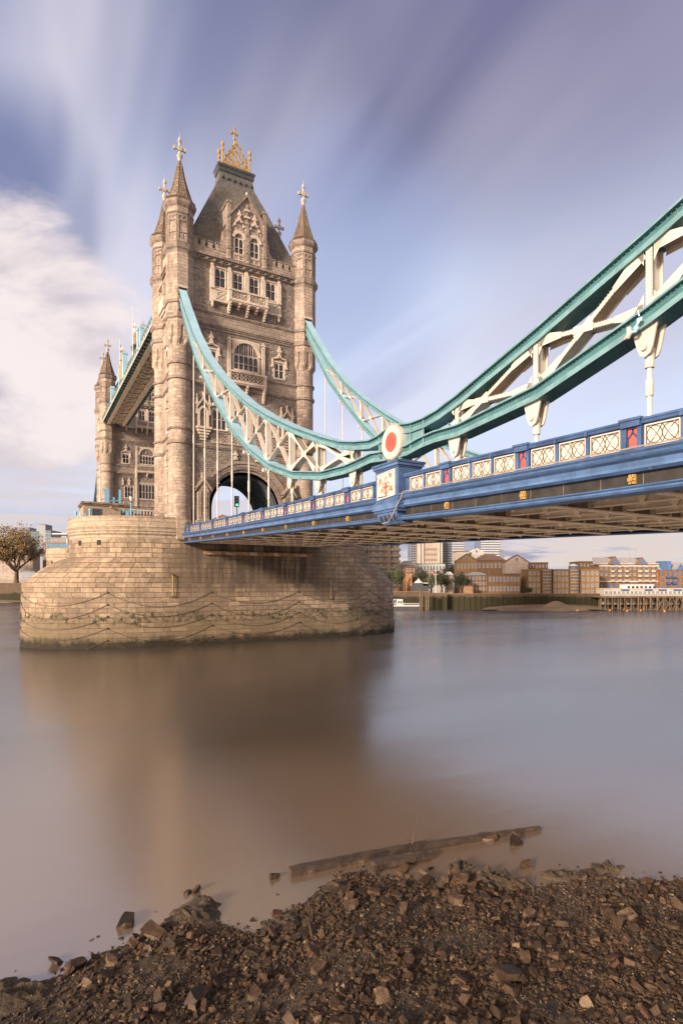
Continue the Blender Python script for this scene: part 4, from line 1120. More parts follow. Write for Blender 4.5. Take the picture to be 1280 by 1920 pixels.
    # pedestals under the chain hinges
    for side in (-1, 1):
        pm = MB()
        x0, x1 = sorted((side * 9.6, side * 11.35)); y0, y1 = -64.4, -61.85
        pm.box((x0, y0, 13.8), (x1, y1, 16.15)); e = .12
        for k, (z0_, z1_, e) in enumerate(((16.15, 16.25, .05), (16.25, 16.42, .14), (16.42, 16.55, .20), (13.95, 14.12, .1), (13.6, 13.95, .16), (13.42, 13.6, .08))): pm.box((x0 - e, y0 - e, z0_), (x1 + e, y1 + e, z1_), 1 if k in (1, 4) else 0)
        xo = side * 11.35
        # curved corbel with slots
        for k in range(6 if side < 0 else 0):
            f = k / 6.0; dd = .55 * (1 - cos(f * pi / 2)) ; dd2 = .55 * (1 - cos((f + 1 / 6.) * pi / 2))
            pm.face([(xo - side * dd, y0 + .15, 13.42 - .7 * f), (xo - side * dd, y1 - .15, 13.42 - .7 * f), (xo - side * dd2, y1 - .15, 13.42 - .7 * (f + 1 / 6.)), (xo - side * dd2, y0 + .15, 13.42 - .7 * (f + 1 / 6.))], 1)
            for yy in (y0 + .15, y1 - .15): pm.face([(xo - side * dd, yy, 13.42 - .7 * f), (xo - side * dd2, yy, 13.42 - .7 * (f + 1 / 6.)), (xo - side * 1.2, yy, 13.42 - .7 * (f + 1 / 6.)), (xo - side * 1.2, yy, 13.42 - .7 * f)], 0)
        for k in range(4 if side < 0 else 0):
            yy = y0 + .55 + k * .48; pm.box((min(xo, xo + side * .02), yy - .07, 13.0), (max(xo, xo + side * .02), yy + .14, 13.28), 2); pm.box((min(xo, xo + side * .06), yy + .10, 13.02), (max(xo, xo + side * .06), yy + .16, 13.3), 1)
        po = pm.build('hinge_pedestal', ['blue_paint', 'blue_light', 'lead'], root)
        T = lambda u, o, z: (side * (11.35 + o), -63.1 - u, z + .06 * u)
        sh = MB(T); rn = random.Random(5)
        sh.fb(-1.0, 1.0, 14.35, 16.0, 0, .03); 
        for (a, b, c, d) in ((-1.0, 1.0, 14.35, 14.42), (-1.0, 1.0, 15.93, 16.0), (-1.0, -.93, 14.42, 15.93), (.93, 1.0, 14.42, 15.93)): sh.fb(a, b, c, d, .03, .07)
        for q in (-1, 1):
            for j in range(5):
                cx_, cz_ = q * rn.uniform(.35, .75), rn.uniform(14.65, 15.75); r_ = rn.uniform(.1, .2); a0 = rn.uniform(0, 6)
                P = [(cx_ + r_ * (1 - k / 16.) * cos(a0 + k * .55), .045, cz_ + r_ * (1 - k / 16.) * sin(a0 + k * .55)) for k in range(12)]
                for p, s_ in zip(P, P[1:]): sh.bar(p, s_, .05, .05, 1, up=(0, 1, 0))
        for p, s_ in (((-.38, 15.3), (-.38, 14.85)), ((-.38, 14.85), (0, 14.5)), ((0, 14.5), (.38, 14.85)), ((.38, 14.85), (.38, 15.3)), ((.38, 15.3), (-.38, 15.3)), ((-.2, 15.35), (0, 15.75)), ((0, 15.75), (.2, 15.35))): sh.bar((p[0], .05, p[1]), (s_[0], .05, s_[1]), .05, .05, 1, up=(0, 1, 0))
        so_ = sh.build('crest_panel', ['cream_paint', 'cream_shadow'], po)
        rc = MB(T); rc.fb(-.06, .06, 14.55, 15.32, .03, .085); rc.fb(-.25, .25, 15.0, 15.12, .03, .083); rc.build('red_cross', 'red_paint', so_)
    root2 = root
    return root
near_deck = side_span('blue and cream parapeted deck running from the near right to the foreground tower', 0)

# ================================================================ suspension chains
TOP = [(-5.0, 55.6), (-7.1, 52.9), (-10.2, 49.1), (-15.31, 43.33), (-20.61, 38.41), (-25.76, 34.56), (-31.44, 30.87), (-36.68, 27.81), (-42.05, 25.14), (-47.61, 22.73), (-53.02, 20.63), (-56.0, 19.6), (-58.18, 19.08), (-60.3, 18.72), (-61.5, 18.78), (-62.4, 18.98), (-63.2, 19.08), (-64.0, 18.92), (-65.0, 18.74), (-66.4, 18.72), (-67.6, 18.85), (-69.32, 19.22), (-74.81, 20.71), (-80.27, 22.36), (-85.8, 24.2), (-91.4, 26.3)]
BOT = [(-5.0, 53.2), (-7.1, 50.5), (-10.2, 46.2), (-15.31, 39.83), (-20.61, 34.72), (-25.76, 30.12), (-31.44, 25.79), (-36.68, 22.48), (-42.05, 19.88), (-47.61, 18.1), (-53.02, 17.15), (-57.0, 16.95), (-58.9, 17.02), (-60.5, 17.12), (-62.0, 16.95), (-64.6, 16.8), (-66.0, 16.98), (-67.3, 17.03), (-69.32, 16.93), (-74.81, 17.4), (-80.27, 18.77), (-85.8, 20.6), (-91.4, 23.0)]
TOP = TOP[::-1]; BOT = BOT[::-1]
def chain(label):
    root = empty('suspension_chain', (-TA, PIN, 16.5), label, 'suspension chain', 'suspension chains of the bridge')
    XC = -TA; hw = .38; fl = .58
    def chord(tab, d0, d1, name, topm):
        ys = sorted({p[0] for p in tab} | {-6.0 - .9 * k for k in range(96) if -6.0 - .9 * k > -91.4})
        m = MB()
        def zz(y): return interp(tab, y)
        # offsets perpendicular to the slope
        S = []
        for y in ys:
            e = .4; g = (zz(y + e) - zz(y - e)) / (2 * e) if ys[0] + e < y < ys[-1] - e else (zz(min(y + e, ys[-1])) - zz(max(y - e, ys[0]))) / (min(y + e, ys[-1]) - max(y - e, ys[0]))
            l = sqrt(1 + g * g); S.append((y, zz(y), -g / l, 1 / l))
        def P(s, x, n): return (XC + x, s[0] + s[2] * n, s[1] + s[3] * n)
        for a, b in zip(S, S[1:]):
            for x_ in (-hw, hw):
                m.face([P(a, x_, d0 + .07), P(b, x_, d0 + .07), P(b, x_, d1 - .07), P(a, x_, d1 - .07)], 0)
            for (lo_, hi_, wd) in ((d0, d0 + .07, fl - .08), (d1 - .09, d1, fl)):
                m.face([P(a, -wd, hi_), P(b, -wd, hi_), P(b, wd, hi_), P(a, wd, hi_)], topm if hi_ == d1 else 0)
                m.face([P(a, -wd, lo_), P(b, -wd, lo_), P(b, wd, lo_), P(a, wd, lo_)], 0)
                for x_ in (-wd, wd): m.face([P(a, x_, lo_), P(b, x_, lo_), P(b, x_, hi_), P(a, x_, hi_)], 1)
            for x_, sg_ in ((-hw, -1), (hw, 1)):       # angle irons
                for q in (d0 + .07,):
                    m.face([P(a, x_ + sg_ * .025, q), P(b, x_ + sg_ * .025, q), P(b, x_ + sg_ * .025, q + .22), P(a, x_ + sg_ * .025, q + .22)], 1)
                    m.face([P(a, x_, q + .22), P(b, x_, q + .22), P(b, x_ + sg_ * .025, q + .22), P(a, x_ + sg_ * .025, q + .22)], 1)
                    m.face([P(a, x_, q), P(b, x_, q), P(b, x_ + sg_ * .025, q), P(a, x_ + sg_ * .025, q)], 1)
            if b[0] < -55:
                L = hypot(b[0] - a[0], b[1] - a[1]); n = max(1, int(L / .17))
                for i in range(n):
                    f = (i + .5) / n; s = tuple(a[j] * (1 - f) + b[j] * f for j in range(4))
                    for q in (d0 + .13, d1 - .13, (d0 + d1) / 2 + .1, (d0 + d1) / 2 - .1):
                        if q in (d0 + .13, d1 - .13): xx = -hw - .025
                        else:
                            if i % 2: continue
                            xx = -hw
                        c = P(s, xx, q); r = .022
                        m.face([(c[0] - .02, c[1] - r, c[2] - r), (c[0] - .02, c[1] + r, c[2] - r), (c[0] - .02, c[1] + r, c[2] + r), (c[0] - .02, c[1] - r, c[2] + r)], 1)
                    for xx in (-.46, -.2, .2, .46):
                        c = P(s, xx, d0 - .015); r = .022
                        m.face([(c[0] - r, c[1] - r, c[2]), (c[0] + r, c[1] - r, c[2]), (c[0] + r, c[1] + r, c[2]), (c[0] - r, c[1] + r, c[2])], 1)
        # cover plates
        for y in ys[::7]:
            pass
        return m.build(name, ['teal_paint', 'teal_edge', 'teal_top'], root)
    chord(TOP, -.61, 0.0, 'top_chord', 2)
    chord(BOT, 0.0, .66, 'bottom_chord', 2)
    def ztb(y): return interp(TOP, y) - .62
    def zbt(y): return interp(BOT, y) + .68
    # solid hinge plate and roundel
    w = MB(); ys = [-66.2 + .3 * k for k in range(17)]
    for a, b in zip(ys, ys[1:]):
        for x_ in (-hw + .01, hw - .01):
            w.face([(XC + x_, a, interp(BOT, a) + .05), (XC + x_, b, interp(BOT, b) + .05), (XC + x_, b, interp(TOP, b) - .05), (XC + x_, a, interp(TOP, a) - .05)])
    for y0 in (-61.45, -64.95, -66.2): w.box((XC - hw - .06, y0 - .06, interp(BOT, y0) + .1), (XC - hw, y0 + .06, interp(TOP, y0) - .1), 0)
    for i in range(24):
        for j in range(11):
            y, z_ = -61.6 - i * .19, 17.1 + j * .17
            if hypot(y - PIN, z_ - 17.9) < 1.15 or z_ > interp(TOP, y) - .2 or z_ < interp(BOT, y) + .2: continue
            if i % 4 == 3: continue
            w.face([(XC - hw - .015, y - .022, z_ - .022), (XC - hw - .015, y + .022, z_ - .022), (XC - hw - .015, y + .022, z_ + .022), (XC - hw - .015, y - .022, z_ + .022)], 1)
    w.box((XC - .45, PIN - .75, 16.4), (XC + .45, PIN + .75, 16.95), 0)
    hp = w.build('hinge_plate', ['teal_edge', 'teal_deep'], root)
    for sg_ in (-1, 1):
        D = MB(lambda x_, y, z_: (XC + sg_ * x_, y, z_))
        def disc(r, x0, x1, n=40, m=0, c=(PIN, 17.92)):
            P0 = [(x0, c[0] + r * cos(2 * pi * k / n), c[1] + r * sin(2 * pi * k / n)) for k in range(n)]; P1 = [(x1, p[1], p[2]) for p in P0]
            D.face(P1, m)
            for k in range(n): D.face([P0[k], P0[(k + 1) % n], P1[(k + 1) % n], P1[k]], m)
        disc(1.14, .3, .62); disc(1.06, .62, .66)
        for k in range(44): a = 2 * pi * k / 44; D.box((.62, PIN + 1.09 * cos(a) - .02, 17.92 + 1.09 * sin(a) - .02), (.68, PIN + 1.09 * cos(a) + .02, 17.92 + 1.09 * sin(a) + .02), 3)
        disc(.62, .66, .69, m=3); disc(.585, .69, .72, m=1)
        rn = random.Random(3)
        for ring_, n_ in ((.12, 6), (.23, 10), (.33, 14)):
            for k in range(n_):
                a = 2 * pi * k / n_ + ring_ * 5; r_ = .026
                D.face([(.725, PIN + ring_ * cos(a) - r_, 17.92 + ring_ * sin(a) - r_), (.725, PIN + ring_ * cos(a) + r_, 17.92 + ring_ * sin(a) - r_), (.725, PIN + ring_ * cos(a) + r_, 17.92 + ring_ * sin(a) + r_), (.725, PIN + ring_ * cos(a) - r_, 17.92 + ring_ * sin(a) + r_)], 2)
        D.build('roundel', ['cream_paint', 'red_paint', 'dark_hole', 'rust'], hp)
    # web members
    PY = [h for h in HY if h > -58.5] + [-69.1, -74.6, -80.1, -85.6, -91.2]
    for y in PY:
        z0_, z1_ = zbt(y), ztb(y)
        if y > -14: continue
        near = y < -50
        m = MB(); wd = .13
        hgt = z1_ - z0_
        if hgt < .25: continue
        if near:
            for x_ in (-.36, .30): m.box((XC + x_, y - .13, z0_), (XC + x_ + .06, y + .13, z1_))
            m.box((XC - .3, y - .03, z0_), (XC + .3, y + .03, z1_), 0)
            for s_ in (-1, 1):
                m.face([(XC - .37, y + s_ * .2, z0_ - .1), (XC - .37, y + s_ * .65, z0_ - .1), (XC - .37, y + s_ * .3, z0_ + min(.45, hgt * .3)), (XC - .37, y + s_ * .2, z0_ + min(.6, hgt * .4))])
                m.face([(XC - .37, y + s_ * .2, z1_ + .1), (XC - .37, y + s_ * .65, z1_ + .2), (XC - .37, y + s_ * .3, z1_ - min(.4, hgt * .3)), (XC - .37, y + s_ * .2, z1_ - min(.6, hgt * .4))])
            zz = z0_ + .1
            while zz < z1_ - .1:
                for s_ in (-.11, .11): m.face([(XC - .375, y + s_ - .018, zz), (XC - .375, y + s_ + .018, zz), (XC - .375, y + s_ + .018, zz + .04), (XC - .375, y + s_ - .018, zz + .04)], 1)
                zz += .14
        else:
            m.bar((XC, y, z0_), (XC, y, z1_), .30, .50, 0, up=(1, 0, 0)); m.box((XC - .27, y - .15, z0_), (XC - .22, y + .15, z1_), 0)
            m.box((XC - .3, y - .26, z0_ - .1), (XC - .2, y + .26, z0_ + .5)); m.box((XC - .3, y - .26, z1_ - .5), (XC - .2, y + .26, z1_ + .1))
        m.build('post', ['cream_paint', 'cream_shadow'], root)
    bays = list(zip(PY, PY[1:]))
    for a, b in bays:
        if a > -58.5 and b < -60: continue
        near = b < -50
        m = MB(); e = .25
        ya, yb = a - e, b + e
        p0, p1, q0, q1 = (ya, zbt(ya)), (yb, zbt(yb)), (ya, ztb(ya)), (yb, ztb(yb))
        # crossing point
        def X_(p, q, r, s_):
            d1 = (q[0] - p[0], q[1] - p[1]); d2 = (s_[0] - r[0], s_[1] - r[1]); den = d1[0] * d2[1] - d1[1] * d2[0]
            t_ = ((r[0] - p[0]) * d2[1] - (r[1] - p[1]) * d2[0]) / den; return (p[0] + d1[0] * t_, p[1] + d1[1] * t_)
        c = X_(p0, q1, q0, p1)
        bw = .22 if near else .17; dp = .62 if near else .42
        for s_, e_ in ((p0, q1), (q0, p1)):
            if near:
                for x_ in (-.33, .33): m.bar((XC + x_, s_[0], s_[1]), (XC + x_, e_[0], e_[1]), .05, bw * .8, 0, up=(1, 0, 0)) if False else m.bar((XC + x_, s_[0], s_[1]), (XC + x_, e_[0], e_[1]), bw * .8, .05, 0, up=(1, 0, 0))
                m.bar((XC, s_[0], s_[1]), (XC, e_[0], e_[1]), .08, .50, 1, up=(1, 0, 0))
                d = Vector((0, e_[0] - s_[0], e_[1] - s_[1])); L = d.length; d /= L; nrm = Vector((0, -d.z, d.y))
                for t0_, w0, t1_, w1 in ((0, .30, .24, .13), (1, .30, .76, .13)):
                    A = Vector((XC - .37, s_[0], s_[1])) + d * L * t0_; B = Vector((XC - .37, s_[0], s_[1])) + d * L * t1_
                    for xo_ in (0, .74):
                        o_ = Vector((xo_, 0, 0)); m.face([tuple(A - nrm * w0 + o_), tuple(A + nrm * w0 + o_), tuple(B + nrm * w1 + o_), tuple(B - nrm * w1 + o_)])
                i = 0
                while i * .14 < L:
                    for q in (-.12, .12):
                        cc = Vector((XC - .362, s_[0], s_[1])) + d * (i * .14) + nrm * q
                        m.face([(cc.x, cc.y - .017, cc.z - .017), (cc.x, cc.y + .017, cc.z - .017), (cc.x, cc.y + .017, cc.z + .017), (cc.x, cc.y - .017, cc.z + .017)], 1)
                    i += 1
            else:
                m.bar((XC, s_[0], s_[1]), (XC, e_[0], e_[1]), bw, dp, 0, up=(1, 0, 0))
                m.bar((XC - .22, s_[0], s_[1]), (XC - .22, e_[0], e_[1]), bw * .45, .05, 1, up=(1, 0, 0))
                for (g0, g1) in ((s_, e_), (e_, s_)):
                    d = Vector((0, g1[0] - g0[0], g1[1] - g0[1])); d.normalize(); m.bar((XC, g0[0], g0[1]), (XC, g0[0] + d.y * .7, g0[1] + d.z * .7), bw * 1.5, dp + .06, 0, up=(1, 0, 0))
        g = .50 if near else .36
        xo_ = XC - (.39 if near else .27)
        for d_ in (((p0[0] - c[0]), (p0[1] - c[1])), ((q0[0] - c[0]), (q0[1] - c[1]))):
            L = hypot(*d_); u = (d_[0] / L, d_[1] / L); n_ = (-u[1], u[0]); w0 = bw * .72
            m.face([(xo_, c[0] + u[0] * g + n_[0] * w0, c[1] + u[1] * g + n_[1] * w0), (xo_, c[0] + u[0] * g - n_[0] * w0, c[1] + u[1] * g - n_[1] * w0), (xo_, c[0] - u[0] * g - n_[0] * w0, c[1] - u[1] * g - n_[1] * w0), (xo_, c[0] - u[0] * g + n_[0] * w0, c[1] - u[1] * g + n_[1] * w0)])
            xo_ -= .004
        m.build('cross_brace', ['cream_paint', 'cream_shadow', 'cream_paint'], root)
    # hangers
    for h in HY:
        if abs(h - PIN) < 1 or h < -92: continue
        z1_ = interp(BOT, h) + .02; m = MB()
        zd = zf(h, 1.3)
        if h > -45:
            m.tube([(XC, h, z1_ - .1), (XC, h, zd)], .085, 8); m.lathe([(.17, z1_ - .7), (.19, z1_ - .1)], XC, h, 8)
            m.lathe([(.13, (z1_ + zd) / 2 - .6), (.13, (z1_ + zd) / 2 + .6)], XC, h, 8)
            m.box((XC - .3, h - .1, z1_ - .5), (XC + .3, h + .1, z1_ + .1))
            if h < -14: m.box((XC - .62, h - .5 + .5, z1_ - .55), (XC - .42, h + .18, z1_ - .2), 1)
        else:
            for x_ in (-.30, .22):
                P = [(-.52, .12), (.52, .12), (.30, -.75), (.2, -.98), (0, -1.08), (-.2, -.98), (-.30, -.75)]
                g1 = (interp(BOT, h + .4) - interp(BOT, h - .4)) / .8
                Q = [(XC + x_, h + p[0], z1_ + p[1] + (g1 * p[0] if p[1] > 0 else 0)) for p in P]; Q2 = [(q[0] + .08, q[1], q[2]) for q in Q]
                m.face(Q); m.face(Q2)
                for k in range(7): m.face([Q[k], Q[(k + 1) % 7], Q2[(k + 1) % 7], Q2[k]])
            m.tube([(XC - .4, h, z1_ - .72), (XC + .4, h, z1_ - .72)], .12, 8)
            m.tube([(XC, h, z1_ - .5), (XC, h, zd)], .10, 10); zlo = z1_ - 1.0
            m.lathe([(.17, zlo - .45), (.18, zlo - .3), (.18, zlo + .2)], XC, h, 10)
            if zlo - zt(h) > 1.5: m.lathe([(.13, zlo - 1.55), (.15, zlo - 1.5), (.15, zlo - .98), (.13, zlo - .9)], XC, h, 10)
        m.build('hanger', ['cream_paint', 'white_paint'], root)
    return root
west_chain = chain('near suspension chain with its red and white roundel hinge, nearest the viewer')
east_chain = copy_tree(west_chain); east_chain.location.x = TA
east_chain['label'] = 'suspension chain on the far side of the deck, rising behind the roundel'
for src, nm in ((east_chain, 'sliver of teal suspension chain just left of the far tower'),):
    c = copy_tree(src); c.location = (-src.location.x, LEN - src.location.y, src.location.z); c.rotation_euler = (0, 0, pi); c['label'] = nm
c = copy_tree(near_deck); c.location = (0, LEN, 16.0); c.rotation_euler = (0, 0, pi); c['label'] = 'deck of the north side span beyond the far tower'

# ================================================================ high walkways
def walkway(label):
    root = empty('high_walkway', (-8.6, 41.15, 53.0), label, 'walkway', 'high level walkways')
    Y0, Y1 = 7.1, 75.2; n = 38; st = (Y1 - Y0) / n
    b = MB()
    for x0, x1 in ((-10.82, -10.05), (-7.0, -6.2)): b.box((x0, Y0, 52.72), (x1, Y1, 53.6), 0)
    b.build('main_beam', 'girder_paint', root)
    cv = MB()
    for x0, x1, s in ((-11.9, -10.82, 1), (-6.2, -5.2, -1)):
        xa, xb = (x0, x1) if s > 0 else (x1, x0)
        cv.face([(xa, Y0, 53.2), (xa, Y1, 53.2), ((xa + xb) / 2, Y1, 53.28), ((xa + xb) / 2, Y0, 53.28)], 0)
        cv.face([((xa + xb) / 2, Y0, 53.28), ((xa + xb) / 2, Y1, 53.28), (xb, Y1, 53.5), (xb, Y0, 53.5)], 0)
        for k in range(n):
            y = Y0 + (k + .5) * st
            cv.box((min(xa, xb) + .1, y - .05, 53.0), (max(xa, xb) - .1, y + .05, 53.25), 0); cv.box(((xa + xb) / 2 - .22, y + .35, 53.05), ((xa + xb) / 2 + .22, y + .85, 53.24), 1)
    cv.build('cove_soffit', ['teal_deep', 'cream_shadow'], root)
    lt = MB()
    for k in range(n // 2):
        a, b_ = Y0 + 2 * k * st, Y0 + 2 * (k + 1) * st
        lt.bar((-10.05, a, 53.0), (-7.0, b_, 53.0), .16, .1); lt.bar((-7.0, a, 53.05), (-10.05, b_, 53.05), .16, .1); lt.bar((-10.05, a, 53.0), (-7.0, a, 53.0), .2, .25)
        lt.bar((-10.05, (a + b_) / 2, 53.1), (-7.0, (a + b_) / 2, 53.1), .14, .2)
    lt.box((-10.05, Y0, 53.5), (-7.0, Y1, 53.55), 1)
    lt.build('floor_lattice', ['girder_paint', 'girder_dirty'], root)
    fs = MB()
    for xo in (-11.95, -5.2):
        fs.box((xo - .06, Y0, 52.98), (xo + .06, Y1, 53.3), 2); fs.box((xo - .07, Y0, 53.3), (xo + .07, Y1, 53.42), 1)
        fs.box((xo - .04, Y0, 53.42), (xo + .04, Y1, 54.2), 0); fs.box((xo - .1, Y0, 54.2), (xo + .1, Y1, 54.38), 3)
        for k in range(n + 1):
            y = Y0 + k * st; fs.box((xo - .09, y - .06, 53.42), (xo + .09, y + .06, 54.5), 3)
            if k < n:
                fs.bar((xo - .07, y, 53.45), (xo - .07, y + st, 54.2), .05, .08, 3, up=(1, 0, 0)); fs.bar((xo - .07, y, 54.2), (xo - .07, y + st, 53.45), .05, .08, 3, up=(1, 0, 0))
    fs.build('side_parapet', ['white_paint', 'gold', 'cream_paint', 'teal_paint'], root)
    tr = MB(); tr.box((-10.7, Y0, 53.7), (-6.5, Y1, 57.0), 1)
    tr.box((-10.9, Y0, 57.0), (-6.3, Y1, 57.35), 0)
    for xo in (-10.8, -6.4):
        for k in range(0, n):
            y = Y0 + k * st; tr.bar((xo, y, 54), (xo, y + st, 57), .12, .15, 0, up=(1, 0, 0)); tr.bar((xo, y, 57), (xo, y + st, 54), .12, .15, 0, up=(1, 0, 0))
    tr.build('enclosed_truss', ['teal_paint', 'glass_blue'], root)
    # centre ornament and posts on the outer edge
    for y, r_, z1_ in ((37.9, .48, 59.2), (20.6, .42, 57.6), (18.2, .34, 57.2), (56.9, .42, 57.4), (44.6, .3, 58.6)):
        p = MB(); p.box((-11.8 - r_, y - r_, 53.4), (-11.8 + r_, y + r_, z1_ - .6)); p.box((-11.8 - r_ * 1.25, y - r_ * 1.25, z1_ - .6), (-11.8 + r_ * 1.25, y + r_ * 1.25, z1_ - .3)); p.box((-11.8 - r_, y - r_, z1_ - .3), (-11.8 + r_, y + r_, z1_))
        p.build('parapet_pier', 'teal_top', root)
    g = MB(); g.lathe([(.45, 54.4), (.4, 57), (.3, 58.6), (.5, 58.8), (.2, 59.0), (.16, 60.6), (.45, 60.7), (.3, 61.0), (.05, 61.3)], -11.8, 42.2, 8); g.box((-11.9, 41.3, 59.6), (-11.7, 43.1, 59.9)); g.box((-12.0, 38.6, 54.4), (-11.8, 42.0, 57.6)); g.build('gilt_ornament', 'gold', root)
    return root
wk = walkway('teal edged high walkway between the towers, latticed floor seen from below')
w2 = copy_tree(wk); w2.location = (8.6, 41.15, 53.0); w2.rotation_euler = (0, 0, pi); w2['label'] = 'second high walkway, on the downstream side behind the near tower'
def flag(x, y, z0_, z1_, fz, label, cols):
    r = empty('flagpole', (x, y, z0_), label, 'flagpole', 'flagpoles on the walkway'); p = MB(); p.tube([(x, y, z0_), (x, y, z1_)], [.11, .06], 6); p.lathe([(.02, z1_), (.13, z1_ + .1), (.02, z1_ + .25)], x, y, 6); p.build('pole', 'white_paint', r)
    f = MB(); N = 8; h = fz[1] - fz[0]
    for i in range(N):
        for j in range(5):
            def P(a, b): xx = 2.3 * a / N; return (x + .1 + xx * .35, y - .1 - xx * .3 + .15 * sin(a * 1.1), fz[0] + h * b / 5.0 - xx * .75 + .08 * cos(a * 1.4 + b))
            mi = cols(i, j); f.face([P(i, j), P(i + 1, j), P(i + 1, j + 1), P(i, j + 1)], mi)
    f.build('flag', ['navy', 'red_paint', 'white_paint'], r)
flag(-11.8, 27.8, 54.4, 65.0, (60.2, 61.9), 'tall white flagpole with white and red flag, nearer the near tower', lambda i, j: 1 if (j == 2 or i == 3) else 2)
flag(-11.8, 44.9, 54.4, 64.6, (61.0, 63.4), 'shorter looking white flagpole with blue and red flag, nearer the far tower', lambda i, j: 1 if (j == 2 or i == 3) else (2 if (j in (1, 3) or i in (2, 4) or (i + j) % 3 == 0) else 0))

# ================================================================ opening span between the towers
bs = empty('bascule_span', (0, 41.15, 16), 'opening roadway span between the two piers', 'bascule')
q = MB(); N = 24
for side in (-1, 1):
    for k in range(N):
        y0, y1 = 9.95 + 62.4 * k / N, 9.95 + 62.4 * (k + 1) / N
        f = lambda y: 17.3 + .9 * (1 - ((y - 41.15) / 31.2) ** 2); g = lambda y: 11.5 + 3.6 * (1 - ((y - 41.15) / 31.2) ** 2)
        X0, X1 = side * 8.9, side * 8.6
        q.face([(X0, y0, f(y0) - 1.2), (X0, y1, f(y1) - 1.2), (X0, y1, f(y1)), (X0, y0, f(y0))], 0)
        for xx in (side * 8.3, side * 3.0): q.face([(xx, y0, g(y0)), (xx, y1, g(y1)), (xx, y1, f(y1) - 1.2), (xx, y0, f(y0) - 1.2)], 1)
        if side > 0: q.face([(-8.9, y0, f(y0) - 1.2), (-8.9, y1, f(y1) - 1.2), (8.9, y1, f(y1) - 1.2), (8.9, y0, f(y0) - 1.2)], 2)
q.build('leaf', ['blue_paint', 'teal_paint', 'asphalt'], bs)

# ================================================================ things on the near pier and deck
cb = empty('control_cabin', (-20.7, 1.0, 17.0), 'low tan control cabin with dark windows on top of the near pier', 'cabin')
m = MB(); x0, x1, y0, y1 = -23.4, -16.9, -0.6, 4.5
m.box((x0, y0, 17.0), (x1, y1, 20.7)); m.build('wall', 'cabin_wall', cb)
m = MB(); m.box((x0 - .2, y0 - .2, 20.7), (x1 + .2, y1 + .2, 20.9)); m.box((x0 - .35, y0 - .35, 20.9), (x1 + .35, y1 + .35, 21.15)); m.build('roof', 'string_dark', cb)
for a, b in ((-22.2, -20.9), (-18.2, -17.2)):
    m = MB(); 
    for (u0, u1, z0_, z1_) in ((a, b, 18.2, 18.32), (a, b, 20.05, 20.17), (a, a + .12, 18.32, 20.05), (b - .12, b, 18.32, 20.05), ((a + b) / 2 - .04, (a + b) / 2 + .04, 18.32, 20.05)): m.box((u0, y0 - .06, z0_), (u1, y0 + .02, z1_))
    wo = m.build('window', 'lead', cb); m = MB(); m.face([(a, y0 - .01, 18.2), (b, y0 - .01, 18.2), (b, y0 - .01, 20.1), (a, y0 - .01, 20.1)]); m.build('pane', 'glass', wo)
m = MB(); m.lathe([(.01, 20.3), (.14, 20.35), (.18, 20.5), (.14, 20.62), (.01, 20.66)], -19.6, y0 - .3, 8); m.box((-19.64, y0 - .3, 20.45), (-19.56, y0, 20.52)); m.build('lamp', 'buoy_orange', cb)
lp = empty('lamp_post', (-17.3, -4.4, 17.0), 'blue lamp post with black lantern and side arms on the near pier', 'lamp post')
lx, ly = -17.3, -4.4
m = MB(); m.tube([(lx, ly, 17.0), (lx, ly, 20.9)], [.13, .08], 8); m.tube([(lx - 1.1, ly, 19.6), (lx + 1.1, ly, 19.6)], .07, 6)
for s in (-1, 1): m.box((lx + s * 1.1 - .07, ly - .07, 19.35), (lx + s * 1.1 + .07, ly + .07, 19.95)); m.bar((lx, ly, 19.0), (lx + s * .8, ly, 19.55), .06, .06)
m.box((lx - .75, ly - .1, 18.6), (lx - .35, ly + .1, 19.6)); m.bar((lx, ly, 18.7), (lx + .9, ly, 17.9), .06, .06); m.build('post', 'sky_blue_paint', lp)
m = MB(); m.lathe([(.08, 20.9), (.14, 21.0), (.12, 21.15)], lx, ly, 8); m.lathe([(.32, 21.8), (.34, 21.85), (.2, 22.05), (.1, 22.15), (.05, 22.35)], lx, ly, 8); m.build('lantern_cap', 'lead', lp)
m = MB(); m.lathe([(.13, 21.15), (.3, 21.8)], lx, ly, 8); m.build('lantern_glass', 'white_paint', lp)
gf = empty('steel_gantry', (-18.4, .2, 20.9), 'bright blue U shaped steel gantry above the cabin roof', 'gantry'); gx, gy = -18.9, .2
m = MB()
for xx in (-19.9, -18.2): m.box((xx - .13, gy - .13, 20.2), (xx + .13, gy + .13, 23.4))
m.box((-20.7, gy - .1, 23.15), (-19.8, gy + .1, 23.4)); m.box((-20.4, gy - .08, 21.2), (-20.1, gy + .08, 23.3)); m.box((-19.9, gy - .1, 20.2), (-18.2, gy + .1, 20.42)); m.box((-19.8, gy - .06, 21.6), (-18.2, gy + .06, 21.72)); m.box((-19.2, gy - .06, 21.2), (-18.95, gy + .06, 22.2)); m.build('frame', 'sky_blue_paint', gf)
m = MB(); m.tube([(-21.0, 0.4, 21.1), (-21.0, 0.4, 26.6)], [.09, .06], 6); m.lathe([(.06, 26.6), (.14, 26.7), (.03, 26.9)], -21.0, .4, 6); tag(m.build('mast', 'white_paint'), 'thin white mast rising above the control cabin', 'mast')
for x_, y_, lb in ((-24.2, 2.2, 'taller blue capped bollard post at the left rim of the pier top'), (-22.9, -4.6, 'shorter blue capped bollard post just left of the cabin')):
    m = MB(); h = 19.9 if x_ < -24 else 19.6; m.lathe([(.16, 17.0), (.14, h - .3), (.24, h - .25), (.24, h - .1), (.17, h), (.02, h + .05)], x_, y_, 8); tag(m.build('bollard_post', 'sky_blue_paint'), lb, 'post', 'blue posts on the pier rim')
m = MB()
for z_ in (18.7, 18.95): m.tube([(-24.9, 3.4, z_), (-24.4, 1.0, z_), (-23.4, -3.4, z_)], .04, 5)
